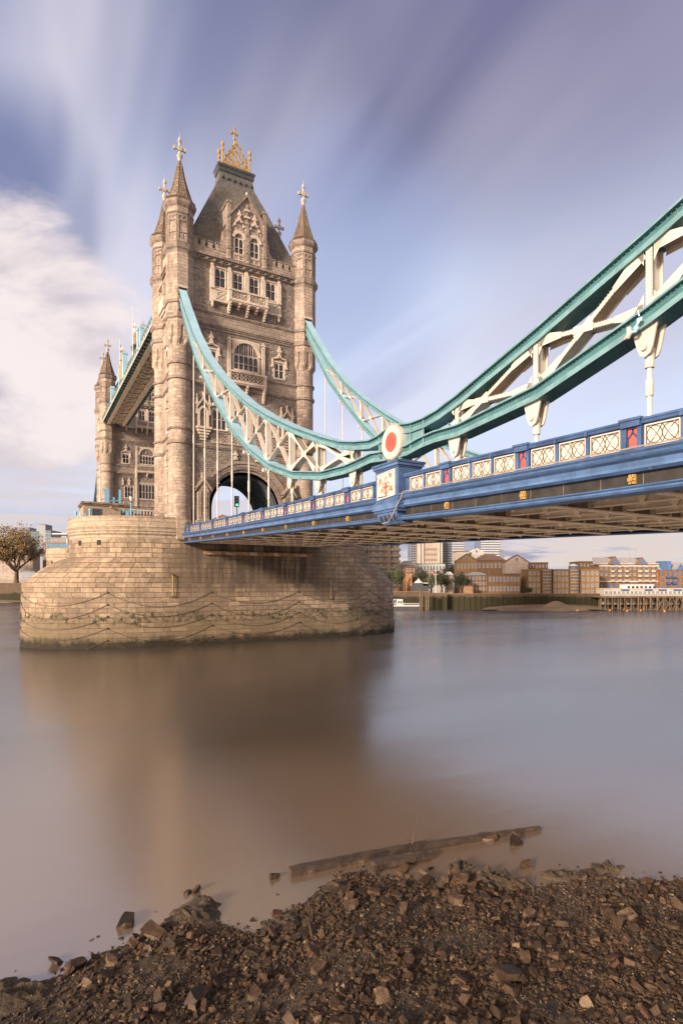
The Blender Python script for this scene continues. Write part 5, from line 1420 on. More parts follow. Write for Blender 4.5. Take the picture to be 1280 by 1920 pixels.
for k in range(8): f = k / 7.; m.tube([(-24.9 + 1.5 * f, 3.4 - 6.8 * f, 17.0), (-24.9 + 1.5 * f, 3.4 - 6.8 * f, 19.1)], .03, 4)
tag(m.build('railing', 'sky_blue_paint'), 'thin blue railing at the left rim of the near pier top', 'railing')
# person leaning on the parapet
def person(x_, y_, z_, label):
    r = empty('person', (x_, y_, z_), label, 'person')
    V = [((0, 0, .95), .17), ((0, 0, 1.2), .16), ((.03, -.03, 1.42), .17), ((.04, -.05, 1.52), .065), ((.05, -.07, 1.6), .08), ((.06, -.08, 1.7), .1), ((.06, -.08, 1.77), .07),
         ((-.1, 0, .9), .1), ((-.11, .02, .5), .075), ((-.11, .04, .08), .05), ((-.11, -.12, .04), .04), ((.1, 0, .9), .1), ((.12, .02, .5), .075), ((.13, .04, .08), .05), ((.13, -.12, .04), .04),
         ((-.2, -.03, 1.4), .065), ((-.28, -.12, 1.18), .05), ((-.12, -.34, 1.28), .035), ((.26, -.05, 1.4), .065), ((.34, -.14, 1.18), .05), ((.18, -.36, 1.28), .035)]
    E_ = [(0, 1), (1, 2), (2, 3), (3, 4), (4, 5), (5, 6), (0, 7), (7, 8), (8, 9), (9, 10), (0, 11), (11, 12), (12, 13), (13, 14), (2, 15), (15, 16), (16, 17), (2, 18), (18, 19), (19, 20)]
    me = bpy.data.meshes.new('body'); me.from_pydata([v for v, _ in V], E_, []); me.materials.append(M['jacket'])
    o = bpy.data.objects.new('body', me); COL.objects.link(o); o.parent = r
    sk = o.modifiers.new('skin', 'SKIN'); 
    for i, (_, rr_) in enumerate(V): me.skin_vertices[0].data[i].radius = (rr_, rr_)
    me.skin_vertices[0].data[0].use_root = True
    o.modifiers.new('sub', 'SUBSURF').levels = 1; o.modifiers['sub'].render_levels = 2
    h = MB(); h.lathe([(.02, 1.50), (.07, 1.53), (.1, 1.62), (.095, 1.70), (.02, 1.71)], x_ + .055, y_ - .085, 10); h.v = [(a, b, c + z_) for a, b, c in h.v]; h.build('face', 'skin', r, True)
    h = MB(); h.lathe([(.105, 1.66), (.115, 1.72), (.09, 1.80), (.02, 1.83)], x_ + .06, y_ - .07, 10); h.v = [(a, b, c + z_) for a, b, c in h.v]; h.build('hair', 'hair', r, True)
person(-20.6, -7.15, 17.0, 'person in a dark blue jacket leaning at the parapet of the near pier')
tl = empty('traffic_light', (-4.0, -13.0, 16.1), 'traffic signal showing green in front of the road arch', 'traffic light'); tx, ty = -4.0, -13.0
m = MB(); m.tube([(tx, ty, 15.9), (tx, ty, 20.4)], .07, 6); m.box((tx - .32, ty - .02, 20.15), (tx + .32, ty + .3, 21.75)); m.build('housing', 'dark_hole', tl)
q_, b_ = mat('green_signal'); b_.inputs['Base Color'].default_value = (0, .3, .1, 1); b_.inputs['Emission Color'].default_value = (.05, 1, .35, 1); b_.inputs['Emission Strength'].default_value = 3
def lens(z_, mt, nm):
    m = MB(); m.face([(tx + .17 * cos(k * pi / 6), ty - .04, z_ + .17 * sin(k * pi / 6)) for k in range(12)]); m.build(nm, mt, tl)
lens(21.45, 'lead', 'red_lens'); lens(20.95, 'lead', 'amber_lens'); lens(20.42, 'green_signal', 'green_lens')
# cctv camera on the chain
cc = empty('cctv_camera', (-11.2, -80.1, 18.5), 'white security camera on a light blue bracket fixed to the near chain', 'camera')
m = MB(); m.tube([(-11.15, -79.55, 18.78), (-11.15, -79.55, 18.50), (-11.15, -79.5, 18.44), (-11.15, -79.35, 18.4)], [.09, .09, .1, .03], 10); m.build('housing', 'cream_paint', cc)
m = MB(); m.box((-11.05, -80.0, 18.9), (-10.98, -79.8, 19.05)); m.bar((-11.05, -79.95, 18.95), (-11.12, -79.75, 18.65), .07, .07); m.tube([(-11.05, -79.9, 19.1), (-11.05, -79.85, 19.35)], .03, 6); m.tube([(-11.1, -79.9, 18.7), (-11.1, -79.78, 18.55), (-11.1, -79.62, 18.58)], .06, 8); m.build('bracket', 'teal_top', cc)
def bird(x_, y_, z_, label, a):
    r = empty('pigeon', (x_, y_, z_), label, 'bird', 'pigeons on the chains'); ca, sa = cos(a), sin(a)
    m = MB(); P = [(-.19, .05), (-.1, .08), (0, .12), (.07, .17), (.09, .22), (.13, .235)]; m.tube([(x_ + ca * p, y_ + sa * p, z_ + q) for p, q in P], [.012, .04, .065, .05, .032, .012], 8)
    for s in (-.02, .02): m.tube([(x_ + s, y_, z_ - .02), (x_ + s, y_, z_ + .08)], .008, 4)
    m.build('body', 'feather', r, True)
bird(-10.6, -68.35, interp(BOT, -68.35) + .72, 'grey pigeon perched low on the chain just right of the roundel', 2.4)
bird(-10.6, -73.85, interp(BOT, -73.85) + .74, 'grey pigeon perched higher up the near chain, farther right', .4)
bird(-10.95, -61.75, 17.12, 'dark pigeon perched at the left edge of the roundel', 3.0)
m = MB(); P = []
for k in range(60):
    y = -64.9 - k * .3; P.append((-11.4 - .01 * sin(k * 1.3), y, zf(y, 1.24) + .015 + .02 * abs(sin(k * .9))))
m.tube([(-11.6, -63.0, 12.72), (-11.62, -63.7, 12.75), (-11.62, -64.2, 13.2), (-11.6, -64.55, 13.6), (-11.5, -64.7, 14.0), (-11.42, -64.8, 14.1)] + P, .028, 5)
tag(m.build('cable', 'cream_shadow'), 'loose pale cable draped along the blue ledge beside the hinge pedestal', 'cable')

# ================================================================ far banks
def U(x, d): return (x - 640) / 1075.0 * d
def Zp(y, d): return CAM[2] + (1095 - y) / 1075.0 * d
def bank(u, o, z): # frame square to the view: u across, o towards the viewer, measured from the camera
    return (CAM[0] + RT[0] * u - FW[0] * o, CAM[1] + RT[1] * u - FW[1] * o, z)
def frame(d): return lambda u, o, z: bank(u, o - d, z)
def face_grid(root, T, u0, u1, z0, z1, cols, rows, ww, wh, name='window', fr='white_paint', gl='glass_blue', o=0.0, sill=True, skip=None):
    for j in range(rows):
        for i in range(cols):
            if skip and skip(i, j): continue
            c = u0 + (u1 - u0) * (i + .5) / cols; z = z0 + (z1 - z0) * (j + .5) / rows
            m = MB(T); a, b, e, f = c - ww / 2, c + ww / 2, z - wh / 2, z + wh / 2; t_ = .06
            for q in ((a - t_, a, e, f), (b, b + t_, e, f), (a - t_, b + t_, f, f + .08), (a - t_, b + t_, e - .1, e), (c - .03, c + .03, e, f)): m.fb(q[0], q[1], q[2], q[3], o, o + .1)
            m.face([(a, o + .03, e), (b, o + .03, e), (b, o + .03, f), (a, o + .03, f)], 1)
            m.build(name, [fr, gl], root)
def block(label, cat, x0, x1, y0, y1, d, dep, wallm, cols, rows, wr=(.45, .55), roof=None, roofm='roof_brown', name='building', yw=None, group=None, fr='white_paint', gl='glass_blue', gable=None, top=None, parap=True):
    T = frame(d); u0, u1 = U(x0, d), U(x1, d); z1, z0 = Zp(y0, d), Zp(y1, d)
    r = empty(name, bank((u0 + u1) / 2, -d, z0 - 1), label, cat, group)
    m = MB(T)
    if gable is None:
        m.fb(u0, u1, z0 - 3, z1, -dep, 0)
    else:
        zg = Zp(gable, d)
        m.fb(u0, u1, z0 - 3, z1, -dep, 0)
        m.face([(u0, 0, z1), (u1, 0, z1), ((u0 + u1) / 2, 0, zg)]); m.face([(u0, -dep, z1), (u1, -dep, z1), ((u0 + u1) / 2, -dep, zg)])
    m.build('wall', wallm, r)
    m = MB(T)
    if gable is not None:
        c = (u0 + u1) / 2
        for s in (-1, 1):
            e = u0 - .3 if s < 0 else u1 + .3
            m.face([(e, .25, z1 - .15), (c, .25, zg + .1), (c, -dep, zg + .1), (e, -dep, z1 - .15)]); m.face([(e, .25, z1 - .15), (c, .25, zg + .1), (c, .25, zg + .4), (e, .25, z1 + .15)])
        m.build('roof', roofm, r)
        w = MB(T); w.face([(c + .55 * cos(k * pi / 8), .03, (z1 + zg) / 2 - .3 + .55 * sin(k * pi / 8)) for k in range(16)]); w.build('round_window', gl, r)
    elif roof == 'hip':
        h = (z1 - z0) * .22; i = min(dep, u1 - u0) * .35
        m.loft([[T(u0 - .3, .3, z1), T(u1 + .3, .3, z1), T(u1 + .3, -dep - .3, z1), T(u0 - .3, -dep - .3, z1)], [T(u0 + i, -i, z1 + h), T(u1 - i, -i, z1 + h), T(u1 - i, -dep + i, z1 + h), T(u0 + i, -dep + i, z1 + h)]], cap1=True) if False else None
        q = [(u0 - .3, .3, z1), (u1 + .3, .3, z1), (u1 + .3, -dep - .3, z1), (u0 - .3, -dep - .3, z1)]; p = [(u0 + i, -i, z1 + h), (u1 - i, -i, z1 + h), (u1 - i, -dep + i, z1 + h), (u0 + i, -dep + i, z1 + h)]
        for k in range(4): m.face([q[k], q[(k + 1) % 4], p[(k + 1) % 4], p[k]])
        m.face(p); m.build('roof', roofm, r)
    elif parap:
        m.fb(u0 - .12, u1 + .12, z1, z1 + .35, -dep, .12); m.build('roof', roofm, r)
    if cols:
        H = (z1 - z0) / rows; Wd = (u1 - u0) / cols
        face_grid(r, T, u0, u1, z0, z1 if top is None else Zp(top, d), cols, rows, Wd * wr[0], H * wr[1], fr=fr, gl=gl)
    return r, T, u0, u1, z0, z1
# land behind the two river walls
m = MB(); m.face([bank(U(700, 215), -206, 4.6), bank(U(1500, 215), -206, 4.6), bank(900, -700, 4.6), bank(60, -700, 4.6)]); tag(m.build('ground', 'land'), kind='structure')
m = MB(); m.face([bank(-420, -285, 5.5), bank(U(300, 285), -285, 5.5), bank(-60, -800, 5.5), bank(-900, -800, 5.5)]); tag(m.build('ground', 'land'), kind='structure')
def quay(label, xs, y0, y1, d, name='river_wall', m_='quay_wall', cap='concrete', dep=6):
    T = frame(d); r = empty(name, bank(U(xs[0], d), -d, 0), label, 'river wall'); m = MB(T)
    u0, u1 = U(xs[0], d), U(xs[1], d); m.fb(u0, u1, -1, Zp(y0, d), -dep, 0); m.build('wall', m_, r)
    m = MB(T); m.fb(u0, u1, Zp(y0, d), Zp(y0, d) + .25, -1, .12)
    m.build('coping', 'brick_brown', r)
    return T, r, u0, u1
quay('dark green weedy river wall behind the floating pontoon', (690, 803), 1110, 1138, 205)
T, r, u0, u1 = quay('mossy river wall with brown top, right of the brown piles', (803, 838), 1113, 1140, 200)
T, r, u0, u1 = quay('long brown and green river wall below the brick warehouses', (838, 1460), 1114, 1136, 203)
m = MB(T)
for k in range(60): u = u0 + (u1 - u0) * k / 60; m.fb(u - .15, u + .15, 0, Zp(1116, 203), 0, .3)
m.build('fender', 'quay_wall', r)
T, r, u0, u1 = quay('river wall with dark weed on the far left bank below the big tree', (-260, 60), 1094, 1128, 280, dep=8)
m = MB(T)
for k in range(90): u = u0 + (u1 - u0) * k / 90; m.fb(u - .04, u + .04, Zp(1094, 280), Zp(1088, 280), -.1, 0)
m.fb(u0, u1, Zp(1088, 280) - .1, Zp(1088, 280), -.1, 0); m.build('railing', 'lead', r)
# sloping foreshore under the walls
def shore(xa, xb, da, db, h, nm='sand'):
    m = MB(frame(0)); rn = random.Random(int(xa)); N = 60
    P = []
    for i in range(N + 1):
        x = xa + (xb - xa) * i / N; e = 1.5 * mnoise.noise((i * .25, 0, xa))
        e2 = sin(pi * i / N) ** .5
        P.append(((U(x, db), -db, h * e2), (U(x, da), -(da + 0.3 * (db - da) + e * e2), h * .35 * e2), (U(x, da), -(da + (1 - e2) * (db - da) + e), -.15)))
    for a, b in zip(P, P[1:]):
        for k in (0, 1): m.face([a[k], b[k], b[k + 1], a[k + 1]])
    return tag(m.build(nm, 'silt', smooth=True), kind='structure')
shore(905, 1150, 188, 203, 1.7); shore(1130, 1400, 194, 203, 1.2); shore(-250, 60, 268, 280, 1.6)
m = MB(frame(0)); c = U(1042, 199)
for k in range(24):
    a, b = 2 * pi * k / 24, 2 * pi * (k + 1) / 24
    for r0, r1, z0_, z1_ in ((6.0, 3.4, .7, 1.7), (3.4, 1.2, 1.7, 2.8), (1.2, 0, 2.8, 3.0)): m.face([(c + r0 * cos(a) * 1.1, -199 + r0 * .5 * sin(a), z0_), (c + r0 * cos(b) * 1.1, -199 + r0 * .5 * sin(b), z0_), (c + r1 * cos(b) * 1.1, -199 + r1 * .5 * sin(b), z1_), (c + r1 * cos(a) * 1.1, -199 + r1 * .5 * sin(a), z1_)])
tag(m.build('sand_heap', 'silt', smooth=True), 'pale conical heap of sand against the far river wall', 'sand heap')

# ---- trees
def tree(name, label, base, h, cw, leaf, kind=0, seed=1, group=None, trunkf=.3, nleaf=2600, ls=.5, tilt=0):
    rn = random.Random(seed); r = empty(name, base, label, 'tree', group)
    t_ = MB(); B = Vector(base); R0 = h * .035
    top = B + Vector((0, 0, h * trunkf))
    t_.tube([tuple(B - Vector((0, 0, 1))), tuple(B + Vector((0, 0, .15 * h * trunkf))), tuple(top)], [R0 * 1.6, R0 * 1.05, R0 * .85], 8)
    tips = []
    def limb(p, d, L, rad, lv):
        q = p; pts = [tuple(p)]; rs = [rad]; n = 4
        for i in range(n):
            d = (d + Vector((rn.uniform(-.25, .25), rn.uniform(-.25, .25), rn.uniform(-.05, .22)))).normalized()
            q = q + d * (L / n); pts.append(tuple(q)); rs.append(rad * (1 - .55 * (i + 1) / n))
            if lv < 2 and i >= 1:
                for _ in range(2 if lv == 0 else 1):
                    dd = (d + Vector((rn.uniform(-1, 1), rn.uniform(-1, 1), rn.uniform(-.25, .6)))).normalized()
                    limb(q, dd, L * rn.uniform(.45, .65), rad * .5, lv + 1)
        t_.tube(pts, rs, 5 if lv else 6); tips.append((q, lv)); 
        if lv >= 1: tips.append((Vector(pts[2]), lv))
    nb = 7 if kind == 0 else 5
    for k in range(nb):
        a = 2 * pi * k / nb + rn.uniform(-.3, .3); el_ = rn.uniform(.45, 1.25)
        limb(top - Vector((0, 0, rn.uniform(0, h * .05))), Vector((cos(a) * cos(el_), sin(a) * cos(el_), sin(el_))), h * rn.uniform(.32, .5), R0 * .55, 0)
    t_.build('trunk', 'bark', r)
    c_ = MB(); cz = B.z + h * (trunkf * .55 + .5); hz = h * (1 - trunkf * .55) * .5
    clumps = []
    for q, lv in tips:
        if rn.random() < .85: clumps.append((q, (rn.uniform(.05, .10) if kind == 0 else rn.uniform(.10, .17)) * cw))
    n_c = 70 if kind == 0 else 40
    for _ in range(n_c):
        a = rn.uniform(0, 2 * pi); e = math.asin(rn.uniform(-.75, 1)); rr_ = rn.uniform(.55, 1.0)
        taper = 1.0 if kind == 0 else (1.0 - .35 * max(0, sin(e)))
        clumps.append((Vector((B.x + cw * .5 * rr_ * cos(a) * cos(e) * taper * rn.uniform(.85, 1.1), B.y + cw * .5 * rr_ * sin(a) * cos(e) * taper, cz + hz * .93 * sin(e) * rr_)), (rn.uniform(.045, .10) if kind == 0 else rn.uniform(.09, .16)) * cw))
    per = max(8, nleaf // len(clumps))
    for p, s in clumps:
        for _ in range(per):
            v = Vector((rn.gauss(0, .5), rn.gauss(0, .5), rn.gauss(0, .42 if kind != 2 else .75))) * s
            o = p + v
            if o.z < B.z + h * trunkf * .45: continue
            a = Vector((rn.uniform(-1, 1), rn.uniform(-1, 1), rn.uniform(-1, 1))).normalized(); b = a.cross(Vector((rn.uniform(-1, 1), rn.uniform(-1, 1), rn.uniform(-1, 1)))).normalized()
            l = ls * rn.uniform(.6, 1.3); i0 = len(c_.v)
            c_.v += [tuple(o - a * l), tuple(o + b * l * .55), tuple(o + a * l), tuple(o - b * l * .55)]
            c_.f.append((i0, i0 + 1, i0 + 2, i0 + 3)); c_.m.append(0); c_.u.append([(0, 0)] * 4)
    c_.build('crown', leaf, r)
    return r
def ptree(name, label, x, yt, yb, w, d, leaf, **k):
    h = (yb - yt) / 1075.0 * d; base = bank(U(x, d), -d, Zp(yb, d)); return tree(name, label, base, h, w / 1075.0 * d, leaf, **k)
ptree('plane_tree', 'large bare-limbed plane tree in thin brown autumn leaf at the far left edge', 31, 984, 1092, 104, 300, 'leaf_autumn', nleaf=15000, ls=.42, seed=4, trunkf=.22)
ptree('plane_tree', 'smaller brown tree mostly cut off at the left border behind the big plane tree', -22, 1003, 1090, 60, 320, 'leaf_autumn', nleaf=7000, ls=.5, seed=9)
ptree('evergreen_tree', 'darkest round tree, just right of the near pier across the river', 716, 1063, 1108, 44, 212, 'leaf_dark', nleaf=5200, ls=.22, seed=11, kind=1, trunkf=.12)
ptree('willow_tree', 'pale green drooping birch-like tree beside the dark tree', 745, 1059, 1107, 28, 210, 'leaf_green', nleaf=4200, ls=.2, seed=12, kind=2, trunkf=.15)
TG = 'bushy trees along the far quay'
ptree('bushy_tree', 'bushy green tree just left of the tall white flagpole', 787, 1062, 1106, 30, 216, 'leaf_olive', nleaf=4200, ls=.22, seed=13, kind=1, trunkf=.12, group=TG)
ptree('bushy_tree', 'bushy green tree directly behind the tall white flagpole', 808, 1064, 1108, 28, 213, 'leaf_green', nleaf=4200, ls=.2, seed=14, kind=1, trunkf=.12, group=TG)
ptree('bushy_tree', 'bushy green tree between the tall flagpole and the pale narrow building', 828, 1066, 1106, 26, 215, 'leaf_olive', nleaf=4200, ls=.2, seed=15, kind=1, trunkf=.12, group=TG)
ptree('bushy_tree', 'small tree top showing above and behind the pale narrow building', 846, 1057, 1090, 28, 240, 'leaf_olive', nleaf=3500, ls=.22, seed=16, kind=1, trunkf=.12, group=TG)
ptree('bushy_tree', 'rounded dark green tree in front of the gabled brown warehouse', 863, 1069, 1106, 30, 206, 'leaf_dark', nleaf=4600, ls=.2, seed=17, kind=1, trunkf=.10, group=TG)
ptree('shrub', 'low green shrub at the foot of the white gabled building', 990, 1100, 1113, 18, 205, 'leaf_olive', nleaf=1500, ls=.15, seed=18, kind=1, trunkf=.1)

# ---- right bank buildings
r, T, u0, u1, z0, z1 = block('brutalist brown hotel with stacked horizontal balconies behind the dark tree', 'hotel', 680, 748, 1012, 1100, 255, 16, 'concrete_band', 0, 8)
for j in range(8):
    z = Zp(1100 - 11.2 * j, 255)
    m = MB(T); m.fb(u0, u1 + .5, z, z + 1.0, 0, .9); m.fb(u1 - .1, u1 + .6, z, z + 1.0, -14, .9); m.build('balcony_band', 'concrete_band', r)
    for i in range(5):
        a = u0 + (u1 - u0) * (i + .1) / 5; b = u0 + (u1 - u0) * (i + .8) / 5; m = MB(T)
        m.face([(a, .05, z + 1.15), (b, .05, z + 1.15), (b, .05, z + 2.3), (a, .05, z + 2.3)], 0); m.fb(a - .1, a, z + 1.0, z + 2.5, 0, .3, 1); m.fb((a + b) / 2 - .08, (a + b) / 2 + .08, z + 1.1, z + 2.4, 0, .12, 2); m.build('window', ['glass_blue', 'tower_bronze', 'white_paint'], r)
m = MB(T); m.fb(U(727, 255), U(731, 255), z0, z1, 0, 1.2); m.build('rib', 'concrete_band', r)
r, T, u0, u1, z0, z1 = block('cream office tower with brown window stripes seen under the deck', 'tower block', 783, 829, 1012, 1100, 330, 14, 'pale_wall', 0, 1)
for (a, b) in ((783, 788), (790, 794), (820, 824), (826, 829)): m = MB(T); m.fb(U(a, 330), U(b, 330), z0, z1, 0, .8); m.build('pier_strip', 'concrete', r)
for j in range(7):
    m = MB(T); zz = Zp(1092 - 10 * j, 330); m.fb(U(795, 330), U(819, 330), zz, zz + 1.3, 0, .1); m.build('window', 'tower_bronze', r)
def glasst(label, x0, x1, y0, d, n, mm='glass_blue', rows=10):
    r, T, u0, u1, z0, z1 = block(label, 'tower block', x0, x1, y0, 1100, d, 16, mm, 0, 1)
    m = MB(T)
    for k in range(n + 1): u = u0 + (u1 - u0) * k / n; m.fb(u - .12, u + .12, z0, z1, 0, .15)
    m.build('mullion', 'grey_metal', r); m = MB(T)
    for k in range(rows * 2): z = z0 + (z1 - z0) * k / rows / 2; m.fb(u0, u1, z, z + .5, 0, .12)
    m.build('floor_band', 'white_paint' if n > 6 else 'grey_metal', r)
glasst('narrow dark glass tower left of the cream office tower', 770, 783, 1010, 335, 3, 'glass')
glasst('dark reflective glass slab right of the cream office tower', 829, 846, 1010, 335, 3, 'glass')
glasst('grey banded apartment tower beside the dark glass slab', 847, 869, 1010, 330, 8, 'glass_blue')
glasst('grey banded apartment tower rising alone above the warehouse roof', 901, 938, 1011, 330, 8, 'glass_blue')
glasst('short step of banded balconies at the right of the lone apartment tower', 938, 944, 1033, 328, 7, 'glass_blue', 5)
block('low cream terrace with small roof turrets above the quay trees', 'terrace', 747, 781, 1060, 1100, 262, 10, 'pale_wall', 5, 3, roof='hip', roofm='concrete')
block('long white house with green edged flat roof behind the quay trees', 'house', 781, 834, 1058, 1100, 268, 10, 'white_paint', 9, 3, roofm='green_paint')
block('orange brick block partly hidden behind the bushy trees', 'building', 760, 778, 1064, 1104, 225, 8, 'brick_orange', 3, 4)
r, T, u0, u1, z0, z1 = block('pale stone narrow building standing between two quay trees', 'building', 838, 849, 1078, 1106, 218, 5, 'pale_wall', 0, 1, roof='hip', roofm='white_paint')
block('cream top floor block above the gabled warehouse', 'building', 855, 879, 1035, 1060, 262, 8, 'pale_wall', 6, 2)
block('pale glazed pediment roof showing above the warehouse ridge', 'building', 880, 907, 1037, 1060, 264, 8, 'concrete', 6, 2, gable=1029, roofm='white_paint')
block('tan brick warehouse end with pointed gable and round window', 'warehouse', 855, 895, 1052, 1108, 222, 4, 'brick_tan', 6, 3, gable=1039, wr=(.35, .4))
block('long brown brick warehouse side under one low brown roof', 'warehouse', 895, 948, 1051, 1108, 222, 10, 'brick_brown', 7, 3, roof='hip', wr=(.4, .4))
r, T, u0, u1, z0, z1 = block('white and pink rendered warehouse with pointed gable and round window', 'warehouse', 947, 990, 1054, 1113, 218, 4, 'pale_wall', 6, 5, gable=1041, wr=(.32, .4))
block('brown warehouse return with flat top just right of the white gable', 'warehouse', 990, 1027, 1056, 1113, 222, 12, 'brick_brown', 6, 5, roofm='roof_brown', wr=(.3, .4))
block('dark brick dockmaster house with low hipped slate roof and white windows', 'house', 877, 916, 1079, 1109, 210, 7, 'brick_brown', 6, 3, roof='hip', roofm='roof_grey', wr=(.35, .5))
block('plain brown brick riverside block with two rows of white windows', 'warehouse', 915, 975, 1077, 1113, 208, 8, 'brick_brown', 9, 2, wr=(.42, .42))
block('small dark red hut on the quay beside the dockmaster house', 'hut', 871, 886, 1100, 1111, 204.5, 3, 'rust', 0, 1)
# curved tan warehouse front
for k, (a, b, lb) in enumerate(((990, 1013, 'flat tan brick bay at the left end of the curved warehouse row'), (1037, 1066, 'wide flat tan brick bay between the two rounded towers'), (1089, 1123, 'tan brick bay right of the rounded tower with the glass lantern'))):
    block(lb, 'warehouse', a, b, 1069, 1115, 208, 8, 'brick_tan', 4 if k else 3, 4, wr=(.4, .42), roofm='brick_tan')
def roundbay(x0, x1, d, lb, lantern):
    T = frame(d); c = (U(x0, d) + U(x1, d)) / 2; R_ = (U(x1, d) - U(x0, d)) / 2; z0, z1 = Zp(1115, d), Zp(1067, d)
    r = empty('round_bay', bank(c, -d, z0), lb, 'warehouse'); m = MB()
    q = bank(c, -d - 1.5, 0); m.loft([[(q[0] + R_ * cos(2 * pi * k / 20), q[1] + R_ * sin(2 * pi * k / 20), z) for k in range(20)] for z in (z0 - 2, z1)], cap1=True); m.build('wall', 'brick_tan', r)
    for j in range(4):
        for s in (-.55, 0, .55):
            n_ = (sin(s) * RT[0] - cos(s) * FW[0], sin(s) * RT[1] - cos(s) * FW[1]); t_ = (cos(s) * RT[0] + sin(s) * FW[0], cos(s) * RT[1] + sin(s) * FW[1])
            TT = lambda u, o, z, n_=n_, t_=t_: (q[0] + n_[0] * (R_ + .02 + o) + t_[0] * u, q[1] + n_[1] * (R_ + .02 + o) + t_[1] * u, z)
            z = z0 + 1 + j * 2.25; w = MB(TT); w.face([(-.3, .03, z), (.3, .03, z), (.3, .03, z + 1), (-.3, .03, z + 1)], 1); w.fb(-.4, .4, z - .15, z, -.1, .1); w.fb(-.4, .4, z + 1, z + 1.12, -.1, .1); w.build('window', ['white_paint', 'glass_blue'], r)
    if lantern:
        m = MB(); m.lathe([(R_ * .85, z1), (R_ * .85, z1 + 1.1), (R_ * .9, z1 + 1.2), (R_ * .3, z1 + 1.9)], q[0], q[1], 12, ms=[1, 0, 0]); m.build('lantern', ['white_paint', 'glass_blue'], r)
roundbay(1015, 1036, 208, 'left rounded tan brick tower without a lantern', False); roundbay(1067, 1088, 208, 'right rounded tan brick tower topped by a glass lantern', True)
# hotel
r, T, u0, u1, z0, z1 = block('long brown riverside hotel with white balconies and glazed gables', 'hotel', 1123, 1238, 1058, 1117, 218, 12, 'brick_brown', 13, 5, wr=(.36, .40), roofm='concrete', top=1060, fr='concrete')
d = 218
for (a, b, pk) in ((1138, 1162, 1043), (1188, 1214, 1045)):
    m = MB(T); c = U((a + b) / 2, d); m.face([(U(a + 6, d), .2, z1), (U(b, d), .2, z1), (U((a + b) / 2 + 3, d), .2, Zp(pk, d))], 1)
    m.face([(U(a, d), .3, z1), (U(a + 12, d), .3, Zp(pk, d)), (U((a + b) / 2 + 3, d), .3, Zp(pk, d)), (U(a + 8, d), .4, z1)], 0); m.face([(U((a + b) / 2 + 3, d), .2, Zp(pk, d)), (U(b, d), .2, z1), (U(b, d), -9, z1), (U((a + b) / 2 + 3, d), -9, Zp(pk, d))], 0)
    m.build('gable', ['roof_brown', 'glass_blue'], r)
m = MB(T); m.face([(U(1114, d), -1, z1), (U(1236, d), -1, z1), (U(1196, d), -6, Zp(1044, d)), (U(1122, d), -6, Zp(1044, d))]); m.build('roof', 'roof_grey', r)
m = MB(T)
for y in (1091, 1062): m.fb(u0, u1, Zp(y, d), Zp(y, d) + .35, 0, .2)
m.build('string_course', 'white_paint', r)
for j in range(4):
    for x in (1147, 1160, 1173, 1198, 1210, 1223):
        m = MB(T); u = U(x, d); z = Zp(1091 - 9 * j, d); m.fb(u - .75, u + .75, z, z + .12, 0, .8); m.fb(u - .75, u + .75, z + .12, z + .75, .72, .8); m.build('balcony', 'concrete', r)
for x in range(1140, 1236, 13):
    m = MB(T); u = U(x, d); m.face([(u + .95 * cos(k * pi / 8), .1, Zp(1105, d) + max(0, 1) * 1.2 + .95 * sin(k * pi / 8)) for k in range(9)] + [(u - .95, .1, Zp(1107, d)), (u + .95, .1, Zp(1107, d))]); m.build('arched_window', 'glass_blue', r)
for x, y in ((1186, 1024), (1199.5, 1025)): m = MB(T); m.tube([(U(x, d), -3, z1), (U(x, d), -3, Zp(y, d))], .07, 4); m.build('mast', 'grey_metal', r)
block('plain brown upper block left of the gabled hotel', 'building', 1086, 1124, 1054, 1113, 226, 10, 'brick_brown', 6, 5, roofm='roof_brown', wr=(.3, .35))
r, T, u0, u1, z0, z1 = block('yellow brick block with bright blue balconies and blue roof at the right edge', 'apartment block', 1238, 1330, 1069, 1118, 216, 12, 'brick_orange', 10, 4, fr='blue_paint', roofm='blue_light'); d = 216
m = MB(T); m.face([(U(1234, d), .3, z1), (U(1330, d), .3, z1), (U(1330, d), -5, Zp(1054, d)), (U(1240, d), -5, Zp(1054, d))], 1); m.fb(U(1240, d), U(1258, d), z1, Zp(1052, d), -4, 0, 0)
for x in (1249, 1275, 1300): m.face([(U(x - 8, d), .35, z1), (U(x + 8, d), .35, z1), (U(x, d), .35, Zp(1056, d))], 0)
m.build('blue_dormer', ['blue_light', 'roof_grey'], r)
for j in range(3):
    for x in (1251, 1262, 1290): m = MB(T); u = U(x, d); z = Zp(1106 - 11 * j, d); m.fb(u - .8, u + .8, z, z + .7, 0, .8); m.build('balcony', 'blue_paint', r)
# restaurant on the wharf
r, T, u0, u1, z0, z1 = block('long low white riverside restaurant standing on the timber wharf', 'restaurant', 1132, 1340, 1105, 1117.5, 200, 6, 'concrete', 26, 1, wr=(.6, .45), roofm='concrete')
m = MB(T); m.fb(U(1174, 200), U(1228, 200), z1, Zp(1096, 200), -5, -.8); m.build('upper_floor', 'white_paint', r)
for x in range(1178, 1227, 8): m = MB(T); m.fb(U(x, 200), U(x + 5, 200), Zp(1103, 200), Zp(1099, 200), -.8, -.74); m.build('window', 'glass', r)
for x in (1164, 1208, 1234, 1262): m = MB(T); m.fb(U(x, 200), U(x + 15, 200), Zp(1108, 200), Zp(1105, 200), .02, .15); m.build('sign_band', 'navy', r)
wf = empty('timber_wharf', bank(U(1122, 196), -196, 0), 'timber wharf on rows of brown piles under the white restaurant', 'wharf')
T = frame(196); m = MB(T); m.fb(U(1122, 196), U(1400, 196), Zp(1120.5, 196), Zp(1118, 196), -7, 1.5)
for x in range(1124, 1400, 3): m.fb(U(x, 196) - .03, U(x, 196) + .03, Zp(1118, 196), Zp(1114.5, 196), 1.4, 1.5)
